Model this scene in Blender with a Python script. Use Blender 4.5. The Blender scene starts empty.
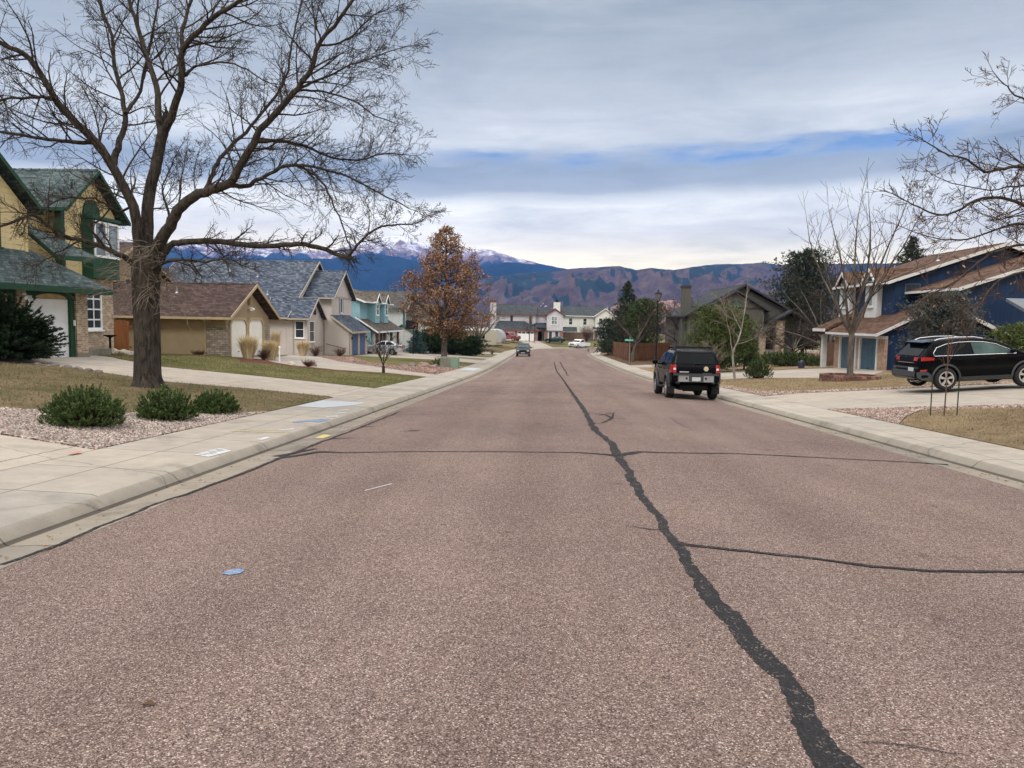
import bpy, bmesh, math, random
from mathutils import Vector, Matrix, noise
R = random.Random(7)
C = bpy.context.scene.collection
rad = math.radians
PI = math.pi
# ------------------------------------------------------------------ camera frame
psi, pit, rol = .0416, math.atan(64/770), .018
CZ = 1.6
f0 = Vector((-math.sin(psi), math.cos(psi), 0))
cF = f0*math.cos(pit) + Vector((0, 0, -math.sin(pit)))
r0 = Vector((math.cos(psi), math.sin(psi), 0))
u0 = r0.cross(cF)
cR = r0*math.cos(rol) + u0*math.sin(rol)
cU = u0*math.cos(rol) - r0*math.sin(rol)
def ray(px, py): return cF + cR*((px-512)/770) + cU*((384-py)/770)
def at(px, py, d): return Vector((0, 0, CZ)) + ray(px, py)*d
def sm(t):
    t = max(0., min(1., t)); return t*t*(3-2*t)
def lerp(a, b, t): return a+(b-a)*t
# ------------------------------------------------------------------ terrain
def P(Y):
    if Y < 40: return -.09-.039*Y
    if Y < 75:
        t = Y-40; return -1.65-.039*t+(.019/70)*t*t
    b = -1.65-.039*35+(.019/70)*1225
    if Y < 105: return b-.02*(Y-75)
    b -= .6
    if Y < 180: return b-.012*(Y-105)
    return b-.9-.004*(min(Y, 400)-180)
CL = [(-4., -16.+i*2) for i in range(58)] + [(-4, 100), (-4, 112), (-3.9, 120), (-3.2, 130), (-1, 141), (3, 151), (10, 159), (25, 165), (60, 170), (110, 174)]
CRT = [(6.26, -16.+i*2) for i in range(58)] + [(6.26, 100), (6.26, 108), (6.3, 113), (6.6, 119), (7.4, 125), (9, 130.5), (12.5, 135), (25, 140), (60, 146), (110, 150)]
def segd(p, a, b):
    ax, ay = a; bx, by = b; dx, dy = bx-ax, by-ay
    t = max(0, min(1, ((p[0]-ax)*dx+(p[1]-ay)*dy)/(dx*dx+dy*dy)))
    return math.hypot(p[0]-ax-t*dx, p[1]-ay-t*dy)
def polyd(p, L): return min(segd(p, L[i], L[i+1]) for i in range(len(L)-1))
def inpoly(p, poly):
    c = False; n = len(poly)
    for i in range(n):
        x1, y1 = poly[i]; x2, y2 = poly[(i+1) % n]
        if (y1 > p[1]) != (y2 > p[1]) and p[0] < (x2-x1)*(p[1]-y1)/(y2-y1)+x1: c = not c
    return c
BEND = CL[57:]+CRT[57:][::-1]
def dout(x, y):
    """distance beyond the asphalt edge (negative on the road) and the side"""
    if y < 98:
        a, b = -4-x, x-6.26
        return (a, -1) if a > b else (b, 1)
    dl, dr = polyd((x, y), CL[56:]), polyd((x, y), CRT[56:])
    if inpoly((x, y), BEND): return (-min(dl, dr), -1 if dl < dr else 1)
    return (dl, -1) if dl < dr else (dr, 1)
def zroad(x, y):
    k = 1-sm((y-100)/15)
    return P(y)+.09*max(0, 1-((x-1.13)/5.13)**2)*k
WL, WR = 2.28, 1.84
def G(x, y, inner=False):
    d, s = dout(x, y)
    w = d-(WL if s < 0 else WR)
    if w < -.03 and not inner: return P(y)-.14
    w = max(w, 0)
    if y > 118 and s < 0: sl = .09
    elif s < 0: sl = lerp(.085, .045, sm((y-32)/40))
    else: sl = lerp(.072, .04, sm((y-45)/35))
    far = 1-sm((abs(x)-60)/200)
    return P(y)+.155+(min(w, 11)*sl+min(max(w-11, 0), 30)*.012)*far
def gz(x, y): return G(x, y, True)
# ------------------------------------------------------------------ mesh builder
class MB:
    def __init__(s): s.v = []; s.f = []; s.m = []; s.cur = 0
    def vs(s, pts):
        i = len(s.v); s.v.extend([tuple(p) for p in pts]); return i
    def face(s, ids): s.f.append(tuple(ids)); s.m.append(s.cur)
    def poly(s, pts):
        i = s.vs(pts); s.face(range(i, i+len(pts)))
    def hexa(s, a, b):
        """a, b: two quads (bottom and top)"""
        i = s.vs(list(a)+list(b))
        for f in ((3, 2, 1, 0), (4, 5, 6, 7), (0, 1, 5, 4), (1, 2, 6, 5), (2, 3, 7, 6), (3, 0, 4, 7)): s.face([i+k for k in f])
    def box(s, x0, x1, y0, y1, z0, z1):
        if x0 > x1: x0, x1 = x1, x0
        if y0 > y1: y0, y1 = y1, y0
        s.hexa([(x0, y0, z0), (x1, y0, z0), (x1, y1, z0), (x0, y1, z0)], [(x0, y0, z1), (x1, y0, z1), (x1, y1, z1), (x0, y1, z1)])
    def slab(s, q, t):
        """q: quad (any tilt), thickened downwards by t"""
        s.hexa([(p[0], p[1], p[2]-t) for p in q], q)
    def prism(s, pl, ax, lo, hi):
        def mk(u, v, w): return (w, u, v) if ax == 'x' else ((u, w, v) if ax == 'y' else (u, v, w))
        n = len(pl); i = s.vs([mk(u, v, lo) for u, v in pl]+[mk(u, v, hi) for u, v in pl])
        s.face(range(i+n-1, i-1, -1)); s.face(range(i+n, i+2*n))
        for k in range(n): s.face((i+k, i+(k+1) % n, i+n+(k+1) % n, i+n+k))
    def tube(s, pts, rs, n=5, cap=True):
        pts = [Vector(p) for p in pts]
        if not isinstance(rs, (list, tuple)): rs = [rs]*len(pts)
        T = (pts[1]-pts[0]).normalized()
        u = T.orthogonal().normalized(); base = len(s.v)
        for k, p in enumerate(pts):
            if 0 < k < len(pts)-1: T2 = (pts[k+1]-pts[k-1])
            elif k == 0: T2 = pts[1]-pts[0]
            else: T2 = pts[-1]-pts[-2]
            if T2.length > 1e-9: T = T2.normalized()
            u = (u-T*u.dot(T))
            u = u.normalized() if u.length > 1e-6 else T.orthogonal().normalized()
            w = T.cross(u)
            for j in range(n):
                a = 2*PI*j/n; q = p+(u*math.cos(a)+w*math.sin(a))*rs[k]
                s.v.append((q.x, q.y, q.z))
            if k:
                b0 = base+(k-1)*n; b1 = base+k*n
                for j in range(n): s.face((b0+j, b0+(j+1) % n, b1+(j+1) % n, b1+j))
        if cap:
            s.face(range(base+n-1, base-1, -1)); s.face(range(len(s.v)-n, len(s.v)))
    def bar(s, a, b, w, h=None, up=(0, 0, 1)):
        """rectangular bar from a to b"""
        a, b = Vector(a), Vector(b); h = h or w; T = (b-a).normalized(); U = Vector(up)
        X = T.cross(U)
        if X.length < 1e-4: X = T.orthogonal()
        X = X.normalized()*w/2; U = X.cross(T).normalized()*h/2
        s.hexa([a-X-U, a+X-U, a+X+U, a-X+U], [b-X-U, b+X-U, b+X+U, b-X+U])
    def lathe(s, prof, n=16, c=(0, 0, 0), ax='z', arc=None):
        base = len(s.v); m = len(prof)
        for k in range(n):
            a = 2*PI*k/n
            for r, h in prof:
                x, y = r*math.cos(a), r*math.sin(a)
                s.v.append((c[0]+x, c[1]+y, c[2]+h) if ax == 'z' else ((c[0]+x, c[1]+h, c[2]+y) if ax == 'y' else (c[0]+h, c[1]+x, c[2]+y)))
        for k in range(n):
            for j in range(m-1):
                a = base+k*m+j; b = base+((k+1) % n)*m+j
                s.face((a, b, b+1, a+1))
    def blob(s, c, r, seed=0, sub=2, sq=(1, 1, 1), amp=.25, fr=1.3):
        bm = bmesh.new(); bmesh.ops.create_icosphere(bm, subdivisions=sub, radius=1)
        i = len(s.v)
        for v in bm.verts:
            k = 1+amp*noise.noise(v.co*fr+Vector((seed*7.3, seed*3.1, seed)))
            q = v.co*k
            s.v.append((c[0]+q.x*r*sq[0], c[1]+q.y*r*sq[1], c[2]+q.z*r*sq[2]))
        for f in bm.faces: s.face([i+v.index for v in f.verts])
        bm.free()
    def build(s, name, mats, parent=None, smooth=None, loc=None):
        me = bpy.data.meshes.new(name)
        off = Vector((0, 0, 0))
        if parent is not None:
            q = parent
            while q.parent: q = q.parent
            off = Vector(q.location) if q.get('_w') else off
        elif loc is not None: off = Vector(loc)
        if off.length: s.v = [(a-off.x, b-off.y, c-off.z) for a, b, c in s.v]
        me.from_pydata(s.v, [], s.f)
        if not isinstance(mats, (list, tuple)): mats = [mats]
        for m in mats: me.materials.append(m)
        if len(mats) > 1: me.polygons.foreach_set('material_index', s.m)
        if smooth is not None:
            bm = bmesh.new(); bm.from_mesh(me); bmesh.ops.recalc_face_normals(bm, faces=bm.faces)
            for f in bm.faces: f.smooth = True
            for e in bm.edges:
                if len(e.link_faces) == 2 and e.calc_face_angle(9) > smooth: e.smooth = False
            bm.to_mesh(me); bm.free()
        me.update()
        o = bpy.data.objects.new(name, me); C.objects.link(o)
        if parent is not None: o.parent = parent
        elif loc is not None: o.location = loc
        return o
def tag(o, label=None, cat=None, group=None, kind=None):
    if label: o['label'] = label
    if cat: o['category'] = cat
    if group: o['group'] = group
    if kind: o['kind'] = kind
    return o
def thing(name, label, cat, loc=(0, 0, 0), group=None, world=True):
    o = bpy.data.objects.new(name, None); C.objects.link(o); o.location = loc; o.empty_display_size = .3
    if world: o['_w'] = 1
    return tag(o, label, cat, group)
def dup(root, loc, rz=0, label=None, sc=None):
    r = root.copy(); C.objects.link(r); r.location = loc; r.rotation_euler = (0, 0, rz)
    if sc: r.scale = (sc, sc, sc)
    if label: r['label'] = label
    for ch in list(root.children):
        c = ch.copy(); C.objects.link(c); c.parent = r
        for g in ch.children:
            d = g.copy(); C.objects.link(d); d.parent = c
    return r
def struct(mb, name, m, smooth=None): return tag(mb.build(name, m, smooth=smooth), kind='structure')
def drape(poly, off, step=.6, mb=None, zf=gz, skirt=0):
    """polygon in plan, cut into a grid and laid on the terrain"""
    bm = bmesh.new(); vs = [bm.verts.new((x, y, 0)) for x, y in poly]; bm.faces.new(vs)
    x0, x1 = min(p[0] for p in poly), max(p[0] for p in poly); y0, y1 = min(p[1] for p in poly), max(p[1] for p in poly)
    for i in range(1, int((x1-x0)/step)+1):
        bmesh.ops.bisect_plane(bm, geom=bm.verts[:]+bm.edges[:]+bm.faces[:], plane_co=(x0+i*step, 0, 0), plane_no=(1, 0, 0))
    for i in range(1, int((y1-y0)/step)+1):
        bmesh.ops.bisect_plane(bm, geom=bm.verts[:]+bm.edges[:]+bm.faces[:], plane_co=(0, y0+i*step, 0), plane_no=(0, 1, 0))
    mb = mb or MB(); bm.verts.index_update(); i = len(mb.v)
    for v in bm.verts: mb.v.append((v.co.x, v.co.y, zf(v.co.x, v.co.y)+off))
    for f in bm.faces:
        ids = [i+v.index for v in f.verts]
        if f.normal.z < 0: ids.reverse()
        mb.face(ids)
    if skirt:
        for e in bm.edges:
            if len(e.link_faces) == 1:
                a, c = (i+v.index for v in e.verts); k = len(mb.v)
                mb.v += [(mb.v[q][0], mb.v[q][1], mb.v[q][2]-skirt) for q in (a, c)]; mb.face((a, c, k+1, k))
    bm.free(); return mb
# ------------------------------------------------------------------ materials
class N:
    def __init__(s, name):
        s.m = bpy.data.materials.new(name); s.m.use_nodes = True; s.t = s.m.node_tree
        s.b = s.t.nodes['Principled BSDF']; s.L = s.t.links.new
        s.co = s.n('ShaderNodeTexCoord').outputs['Object']
    def n(s, t, **k):
        o = s.t.nodes.new(t)
        for a, v in k.items(): setattr(o, a, v)
        return o
    def put(s, sock, v):
        if isinstance(v, bpy.types.NodeSocket): s.L(v, sock)
        elif isinstance(v, (tuple, list)) and len(v) == 3 and sock.type == 'RGBA': sock.default_value = (*v, 1)
        else: sock.default_value = v
    def noise(s, sc, det=4, rough=.55, vec=None, out=0, dist=0):
        o = s.n('ShaderNodeTexNoise'); s.L(vec or s.co, o.inputs['Vector'])
        o.inputs['Scale'].default_value = sc; o.inputs['Detail'].default_value = det; o.inputs['Roughness'].default_value = rough; o.inputs['Distortion'].default_value = dist
        return o.outputs[out]
    def ramp(s, fac, stops, interp='LINEAR'):
        o = s.n('ShaderNodeValToRGB'); s.L(fac, o.inputs[0]); e = o.color_ramp; e.interpolation = interp
        while len(e.elements) < len(stops): e.elements.new(.5)
        for k, (p, c) in enumerate(stops):
            e.elements[k].position = p; e.elements[k].color = (*c, 1) if len(c) == 3 else c
        return o.outputs[0]
    def mix(s, fac, a, b, mode='MIX'):
        o = s.n('ShaderNodeMix', data_type='RGBA', blend_type=mode)
        s.put(o.inputs[0], fac); s.put(o.inputs[6], a); s.put(o.inputs[7], b); return o.outputs[2]
    def math(s, op, a, b=0, c=None):
        o = s.n('ShaderNodeMath', operation=op); s.put(o.inputs[0], a); s.put(o.inputs[1], b)
        if c is not None: s.put(o.inputs[2], c)
        return o.outputs[0]
    def map(s, scale=(1, 1, 1), rot=(0, 0, 0), vec=None, loc=(0, 0, 0)):
        o = s.n('ShaderNodeMapping'); s.L(vec or s.co, o.inputs[0]); o.inputs['Scale'].default_value = scale; o.inputs['Rotation'].default_value = rot; o.inputs['Location'].default_value = loc
        return o.outputs[0]
    def sep(s, vec=None):
        o = s.n('ShaderNodeSeparateXYZ'); s.L(vec or s.co, o.inputs[0]); return o.outputs
    def comb(s, x, y, z=0):
        o = s.n('ShaderNodeCombineXYZ'); s.put(o.inputs[0], x); s.put(o.inputs[1], y); s.put(o.inputs[2], z); return o.outputs[0]
    def bump(s, h, st=.3, d=.02):
        o = s.n('ShaderNodeBump'); s.put(o.inputs['Height'], h); o.inputs['Strength'].default_value = st; o.inputs['Distance'].default_value = d
        s.L(o.outputs[0], s.b.inputs['Normal'])
    def island(s): return s.n('ShaderNodeNewGeometry').outputs['Random Per Island']
    def done(s, col, rough=.8, spec=.3, metal=0, coat=0):
        s.put(s.b.inputs['Base Color'], col); s.put(s.b.inputs['Roughness'], rough); s.b.inputs['Specular IOR Level'].default_value = spec
        s.b.inputs['Metallic'].default_value = metal; s.b.inputs['Coat Weight'].default_value = coat
        return s.m
def sc3(c, k): return tuple(min(1, x*k) for x in c)
def plain(name, c, rough=.7, var=.18, scale=3., spec=.3, metal=0, coat=0, bump=0, bscale=30.):
    n = N(name)
    f = n.noise(scale, 5, .6)
    col = n.ramp(f, [(.3, sc3(c, 1-var)), (.7, sc3(c, 1+var))])
    if bump: n.bump(n.noise(bscale, 4), bump, .02)
    return n.done(col, rough, spec, metal, coat)
def siding(name, c, pitch=.2, vert=False, var=.1):
    n = N(name); x, y, z = n.sep()
    u = n.math('ADD', x, y) if vert else z
    f = n.math('FRACT', n.math('MULTIPLY', u, 1/pitch))
    line = n.math('LESS_THAN', f, .1)
    streak = n.noise(1.2, 5, .6, n.map((3, 3, .6)))
    col = n.ramp(streak, [(.3, sc3(c, 1-var)), (.7, sc3(c, 1+var))])
    col = n.mix(n.math('MULTIPLY', line, .35), col, sc3(c, .35))
    n.bump(n.math('MINIMUM', f, .9), .8, .025)
    return n.done(col, .6, .3)
def brickm(name, a, b, mortar, w=.22, h=.075, ms=.012, k2=1.0):
    n = N(name); x, y, z = n.sep()
    vec = n.comb(n.math('ADD', x, y), z)
    o = n.n('ShaderNodeTexBrick'); n.L(vec, o.inputs['Vector'])
    o.inputs['Color1'].default_value = (*a, 1); o.inputs['Color2'].default_value = (*b, 1); o.inputs['Mortar'].default_value = (*mortar, 1)
    o.inputs['Scale'].default_value = 1; o.inputs['Brick Width'].default_value = w; o.inputs['Row Height'].default_value = h; o.inputs['Mortar Size'].default_value = ms; o.inputs['Bias'].default_value = 0
    nz = n.noise(5, 5, .65)
    col = n.mix(.75, o.outputs[0], n.ramp(nz, [(.3, (.5, .48, .46)), (.7, (1.25, 1.2, 1.15))]), 'MULTIPLY')
    n.bump(n.math('SUBTRACT', 1, o.outputs[1]), .5, .012)
    return n.done(col, .85, .2)
def shingle(name, a, b, c, row=.15, w=.26):
    n = N(name); x, y, z = n.sep()
    vec = n.comb(n.math('ADD', x, y), n.math('MULTIPLY', z, 1.7))
    o = n.n('ShaderNodeTexBrick'); n.L(vec, o.inputs['Vector']); o.offset = .37; o.squash = .8; o.squash_frequency = 3
    o.inputs['Color1'].default_value = (0, 0, 0, 1); o.inputs['Color2'].default_value = (1, 1, 1, 1); o.inputs['Mortar'].default_value = (0, 0, 0, 1)
    o.inputs['Scale'].default_value = 1; o.inputs['Brick Width'].default_value = w; o.inputs['Row Height'].default_value = row; o.inputs['Mortar Size'].default_value = .012; o.inputs['Bias'].default_value = 0
    col = n.ramp(o.outputs[0], [(0, a), (.45, b), (1, c)])
    nz = n.noise(.8, 5, .6)
    col = n.mix(.6, col, n.ramp(nz, [(.3, (.7, .7, .7)), (.7, (1.25, 1.25, 1.25))]), 'MULTIPLY')
    col = n.mix(.5, col, n.ramp(n.noise(60, 3, .7), [(.3, (.55, .55, .55)), (.7, (1.4, 1.4, 1.4))]), 'MULTIPLY')
    fr = n.math('FRACT', n.math('MULTIPLY', z, 1.7/row))
    n.bump(n.math('SUBTRACT', 1, fr), .6, .02)
    return n.done(col, .9, .15)
def leafm(name, stops, rough=.6, trans=.0, patch=.9):
    n = N(name)
    col = n.ramp(n.island(), stops)
    f = n.noise(patch, 4, .6)
    col = n.mix(.7, col, n.ramp(f, [(.3, (.62, .62, .62)), (.7, (1.3, 1.3, 1.3))]), 'MULTIPLY')
    return n.done(col, rough, .2)
def barkm(name, a, b, sc=14., bump=.9):
    n = N(name); v = n.map((1, 1, .22))
    f = n.noise(sc, 6, .65, v, dist=.6)
    col = n.ramp(f, [(.34, a), (.66, b)])
    col = n.mix(.5, col, n.ramp(n.noise(1.3, 3), [(.3, (.7, .7, .7)), (.7, (1.25, 1.22, 1.15))]), 'MULTIPLY')
    n.bump(f, bump, .04)
    return n.done(col, .95, .1)
def glassm(name, c, rough=.06, spec=.5):
    n = N(name); f = n.noise(1.2, 3)
    return n.done(n.ramp(f, [(.3, sc3(c, .6)), (.7, sc3(c, 1.5))]), rough, spec)
# ================================================================== setting materials
def road_mat():
    n = N('road asphalt')
    v = n.n('ShaderNodeTexVoronoi'); n.L(n.co, v.inputs['Vector']); v.inputs['Scale'].default_value = 150
    r, g, b = n.n('ShaderNodeSeparateColor').outputs[:3] if False else (None, None, None)
    s = n.n('ShaderNodeSeparateColor'); n.L(v.outputs['Color'], s.inputs[0])
    st = n.ramp(s.outputs[0], [(0, (.052, .039, .034)), (.22, (.116, .085, .072)), (.5, (.171, .124, .105)), (.8, (.236, .174, .149)), (.93, (.335, .265, .232)), (1, (.49, .42, .38))])
    d = n.ramp(v.outputs['Distance'], [(.0, (1, 1, 1)), (.55, (1, 1, 1)), (.9, (.35, .32, .32))])
    col = n.mix(.58, st, d, 'MULTIPLY')
    big = n.ramp(n.noise(.35, 5, .65), [(.3, (.86, .85, .86)), (.7, (1.12, 1.1, 1.08))])
    col = n.mix(1, col, big, 'MULTIPLY')
    fine = n.ramp(n.noise(26, 4, .7), [(.3, (.8, .8, .8)), (.7, (1.2, 1.2, 1.2))])
    col = n.mix(.8, col, fine, 'MULTIPLY')
    lane = n.ramp(n.noise(.8, 4, .6, n.map((1, .06, 1))), [(.35, (.9, .89, .89)), (.65, (1.08, 1.08, 1.08))])
    col = n.mix(1, col, lane, 'MULTIPLY')
    tx, _, _ = n.sep()
    for cx in (-1.9, -.3, 2.5, 4.1):
        w_ = n.math('ABSOLUTE', n.math('SUBTRACT', n.math('ADD', tx, n.math('MULTIPLY', n.noise(.15, 2), .5)), cx+.25))
        col = n.mix(1, col, n.ramp(w_, [(0, (.93, .925, .92)), (.45, (1, 1, 1))]), 'MULTIPLY')
    oil = n.ramp(n.noise(.55, 6, .7, n.map(loc=(7, 3, 0))), [(.62, (1, 1, 1)), (.72, (.72, .70, .70))]); col = n.mix(1, col, oil, 'MULTIPLY')
    spot = n.ramp(n.noise(3.1, 2, .4, n.map(loc=(1, 9, 0))), [(.76, (1, 1, 1)), (.79, (.5, .48, .48))]); col = n.mix(.8, col, spot, 'MULTIPLY')
    stain = n.ramp(n.noise(1.1, 3, .5), [(.68, (1, 1, 1)), (.76, (.78, .77, .78))])
    col = n.mix(1, col, stain, 'MULTIPLY')
    n.bump(n.math('SUBTRACT', 1, v.outputs['Distance']), .55, .008)
    return n.done(col, 1, .06)
def tar_mat():
    n = N('tar sealant'); f = n.noise(60, 4, .7); v = n.n('ShaderNodeTexVoronoi'); n.L(n.co, v.inputs['Vector']); v.inputs['Scale'].default_value = 110
    s = n.n('ShaderNodeSeparateColor'); n.L(v.outputs['Color'], s.inputs[0])
    col = n.ramp(f, [(.3, (.012, .012, .013)), (.6, (.028, .027, .028)), (.8, (.06, .054, .05))])
    grit = n.math('MULTIPLY', n.math('GREATER_THAN', s.outputs[0], .84), n.ramp(n.noise(7, 4, .7), [(.45, (0, 0, 0)), (.6, (1, 1, 1))]))
    col = n.mix(grit, col, (.17, .13, .11))
    n.bump(n.math('ADD', f, n.math('MULTIPLY', v.outputs['Distance'], .5)), .6, .01); return n.done(col, .85, .12)
def concrete(name, c=(.325, .292, .246), joint=1.52, lines=(), slab=True, jx=None, dirt=.5):
    n = N(name); x, y, z = n.sep()
    a = n.ramp(n.noise(2.2, 6, .65), [(.3, sc3(c, .86)), (.7, sc3(c, 1.1))])
    col = n.mix(.7, a, n.ramp(n.noise(90, 3, .7), [(.3, (.86, .86, .86)), (.7, (1.12, 1.12, 1.12))]), 'MULTIPLY')
    if slab:
        w = n.n('ShaderNodeTexWhiteNoise', noise_dimensions='1D'); n.put(w.inputs['W'], n.math('FLOOR', n.math('MULTIPLY', y, 1/joint)))
        col = n.mix(1, col, n.ramp(w.outputs[0], [(0, (.87, .88, .9)), (1, (1.07, 1.05, 1.03))]), 'MULTIPLY')
    wob = n.math('MULTIPLY', n.noise(6, 3), .02)
    def line(u, per, wd):
        f = n.math('FRACT', n.math('ADD', n.math('MULTIPLY', u, 1/per), wob))
        return n.math('LESS_THAN', f, wd/per)
    if joint: col = n.mix(n.math('MULTIPLY', line(y, joint, .022), .72), col, sc3(c, .22))
    if jx: col = n.mix(n.math('MULTIPLY', line(x, jx, .03), .7), col, sc3(c, .25))
    for lx in lines:
        q = n.math('LESS_THAN', n.math('ABSOLUTE', n.math('SUBTRACT', n.math('ADD', x, n.math('MULTIPLY', wob, .8)), lx)), .013)
        col = n.mix(n.math('MULTIPLY', q, .6), col, sc3(c, .28))
    crack = n.n('ShaderNodeTexVoronoi', feature='DISTANCE_TO_EDGE'); crack.inputs['Scale'].default_value = .17
    n.L(n.mix(.25, n.co, n.noise(2.5, 4, .6, out=1), 'ADD'), crack.inputs['Vector'])
    cm = n.math('MULTIPLY', n.math('LESS_THAN', crack.outputs['Distance'], .0022), .4)
    col = n.mix(cm, col, sc3(c, .3))
    st = n.ramp(n.noise(.9, 5, .7), [(.55, (1, 1, 1)), (.72, (1-.30*dirt,)*3)])
    col = n.mix(1, col, st, 'MULTIPLY')
    sp = n.ramp(n.noise(22, 2, .5), [(.74, (1, 1, 1)), (.79, (.55, .52, .5))]); col = n.mix(.7*dirt, col, sp, 'MULTIPLY')
    n.bump(n.noise(120, 3), .25, .006)
    return n.done(col, 1, .06)
def grass_mat(name, dry, green, mixp=(.42, .62), sc=.55):
    n = N(name)
    m = n.ramp(n.noise(sc, 6, .68, dist=.4), [(mixp[0], (0, 0, 0)), (mixp[1], (1, 1, 1))])
    fine = n.noise(38, 5, .75)
    d = n.ramp(fine, [(.28, sc3(dry, .5)), (.5, dry), (.75, sc3(dry, 1.5))])
    g = n.ramp(fine, [(.28, sc3(green, .5)), (.5, green), (.75, sc3(green, 1.5))])
    col = n.mix(m, d, g)
    col = n.mix(.8, col, n.ramp(n.noise(3.2, 5, .7), [(.3, (.72, .7, .66)), (.7, (1.22, 1.2, 1.16))]), 'MULTIPLY')
    n.bump(n.noise(55, 4, .8), .8, .04)
    return n.done(col, 1, .05)
def stones_mat(name, stops, sc=22, disp=.03):
    n = N(name); v = n.n('ShaderNodeTexVoronoi'); n.L(n.co, v.inputs['Vector']); v.inputs['Scale'].default_value = sc
    s = n.n('ShaderNodeSeparateColor'); n.L(v.outputs['Color'], s.inputs[0])
    col = n.mix(.85, n.ramp(s.outputs[0], stops), n.ramp(v.outputs['Distance'], [(.25, (1.1, 1.1, 1.1)), (.75, (.25, .22, .2))]), 'MULTIPLY')
    n.bump(n.math('SUBTRACT', 1, v.outputs['Distance']), 1, disp)
    return n.done(col, .9, .2)
def mulch_mat(name, a, b, sc=24):
    n = N(name); f = n.noise(sc, 6, .8, dist=.8)
    col = n.ramp(f, [(.3, sc3(a, .4)), (.5, a), (.72, b)])
    col = n.mix(.7, col, n.ramp(n.noise(1.6, 4, .6), [(.3, (.7, .7, .7)), (.7, (1.25, 1.25, 1.25))]), 'MULTIPLY')
    n.bump(f, .9, .04); return n.done(col, 1, .05)
M_road = road_mat(); M_tar = tar_mat()
M_walkL = concrete('sidewalk concrete', dirt=1., lines=(-5.42,)); M_walkR = concrete('pale sidewalk concrete', (.345, .31, .26), dirt=1., lines=(7.12,))
M_gut = concrete('gutter concrete', (.235, .208, .17), 3.04, dirt=1.4); M_curb = concrete('stained and shaded curb concrete', (.10, .085, .07), 3.04, dirt=1, slab=False); M_kerb = concrete('curb concrete', (.255, .228, .188), 3.04, dirt=1.3, slab=False)
M_drive = concrete('driveway concrete', (.35, .31, .26), 3.6, jx=3.3, dirt=.9)
M_drive2 = concrete('older driveway concrete', (.32, .285, .24), 4.2, jx=3.4, dirt=1)
M_lawn1 = grass_mat('dormant lawn', (.19, .148, .088), (.085, .09, .035), (.42, .66))
M_lawn2 = grass_mat('green lawn', (.165, .135, .068), (.08, .095, .03), (.38, .62))
M_lawn3 = grass_mat('dry lawn', (.245, .185, .115), (.15, .11, .068), (.42, .68), .9)
M_field = grass_mat('dry ground cover', (.17, .13, .075), (.10, .085, .045), (.4, .6), .12)
M_gravel = stones_mat('pink river gravel', [(0, (.13, .09, .075)), (.3, (.34, .25, .21)), (.6, (.50, .40, .35)), (.85, (.62, .55, .50)), (1, (.30, .14, .10))], 20)
M_rock = stones_mat('red crushed rock', [(0, (.14, .08, .06)), (.4, (.30, .19, .15)), (.8, (.44, .31, .26)), (1, (.5, .42, .38))], 26)
M_mulch = mulch_mat('brown leaf mulch', (.10, .062, .04), (.24, .17, .11))
M_bark_mulch = mulch_mat('red bark mulch', (.10, .045, .03), (.20, .11, .08))
M_dirt = mulch_mat('bare soil', (.13, .10, .07), (.24, .19, .14), 12)
# ================================================================== ground sheet
def axis(lo, hi, step, ext, extra=()):
    a = [lo+i*step for i in range(int((hi-lo)/step)+1)]
    d = step; x = hi
    up = []
    while x < ext[1]: d *= 1.45; x = min(x+d, ext[1]); up.append(x)
    d = step; x = lo; dn = []
    while x > ext[0]: d *= 1.45; x = max(x-d, ext[0]); dn.append(x)
    return sorted(dn+a+up+list(extra))
def far_z(x, y):
    r = math.hypot(x, y-60)
    return -75*sm((r-260)/1500)+14*noise.noise(Vector((x*.0011, y*.0011, 0)))*sm((r-500)/900)
xs = axis(-40, 40, 1.6, (-11300, 11300), (-6.33, -6.25, 8.07, 8.13)); ys = axis(-20, 196, 2.0, (-1400, 11000))
g = MB()
for y in ys:
    for x in xs:
        z = G(x, y) if (abs(x) < 250 and -40 < y < 420) else P(max(-20, min(y, 400)))+.2
        g.v.append((x, y, z+far_z(x, y)))
nx = len(xs)
for j in range(len(ys)-1):
    for i in range(nx-1): g.face((j*nx+i, j*nx+i+1, (j+1)*nx+i+1, (j+1)*nx+i))
struct(g, 'ground', M_field, .8)
# ================================================================== road, gutter, kerb, pavement
road = MB(); K = 12
for a, b in zip(CL, CRT):
    for k in range(K+1):
        x, y = lerp(a[0], b[0], k/K), lerp(a[1], b[1], k/K); road.v.append((x, y, zroad(x, y)))
for i in range(len(CL)-1):
    for k in range(K): road.face((i*(K+1)+k, i*(K+1)+k+1, (i+1)*(K+1)+k+1, (i+1)*(K+1)+k))
struct(road, 'road', M_road, .8)
def offs(L, sgn):
    out = []
    for i, p in enumerate(L):
        a, b = L[max(0, i-1)], L[min(len(L)-1, i+1)]
        t = Vector((b[0]-a[0], b[1]-a[1])).normalized(); out.append((p, (-t.y*sgn, t.x*sgn)))
    return out
def strip(name, L, sgn, prof, m, lohi=None):
    s = MB(); O = offs(L, sgn); n = len(prof)
    for (p, nn) in O:
        for o, dz in prof: s.v.append((p[0]+nn[0]*o, p[1]+nn[1]*o, P(p[1])+dz))
    for i in range(len(O)-1):
        for k in range(n-1):
            q = (i*n+k, i*n+k+1, (i+1)*n+k+1, (i+1)*n+k); s.face(q if sgn < 0 else q[::-1])
    return struct(s, name, m, .5)
def dense(L):
    out = []
    for a, b in zip(L, L[1:]):
        k = max(1, int(math.dist(a, b)/3))
        out += [(lerp(a[0], b[0], i/k), lerp(a[1], b[1], i/k)) for i in range(k)]
    return out+[L[-1]]
DL, DR = dense(CL), dense(CRT)
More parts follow.
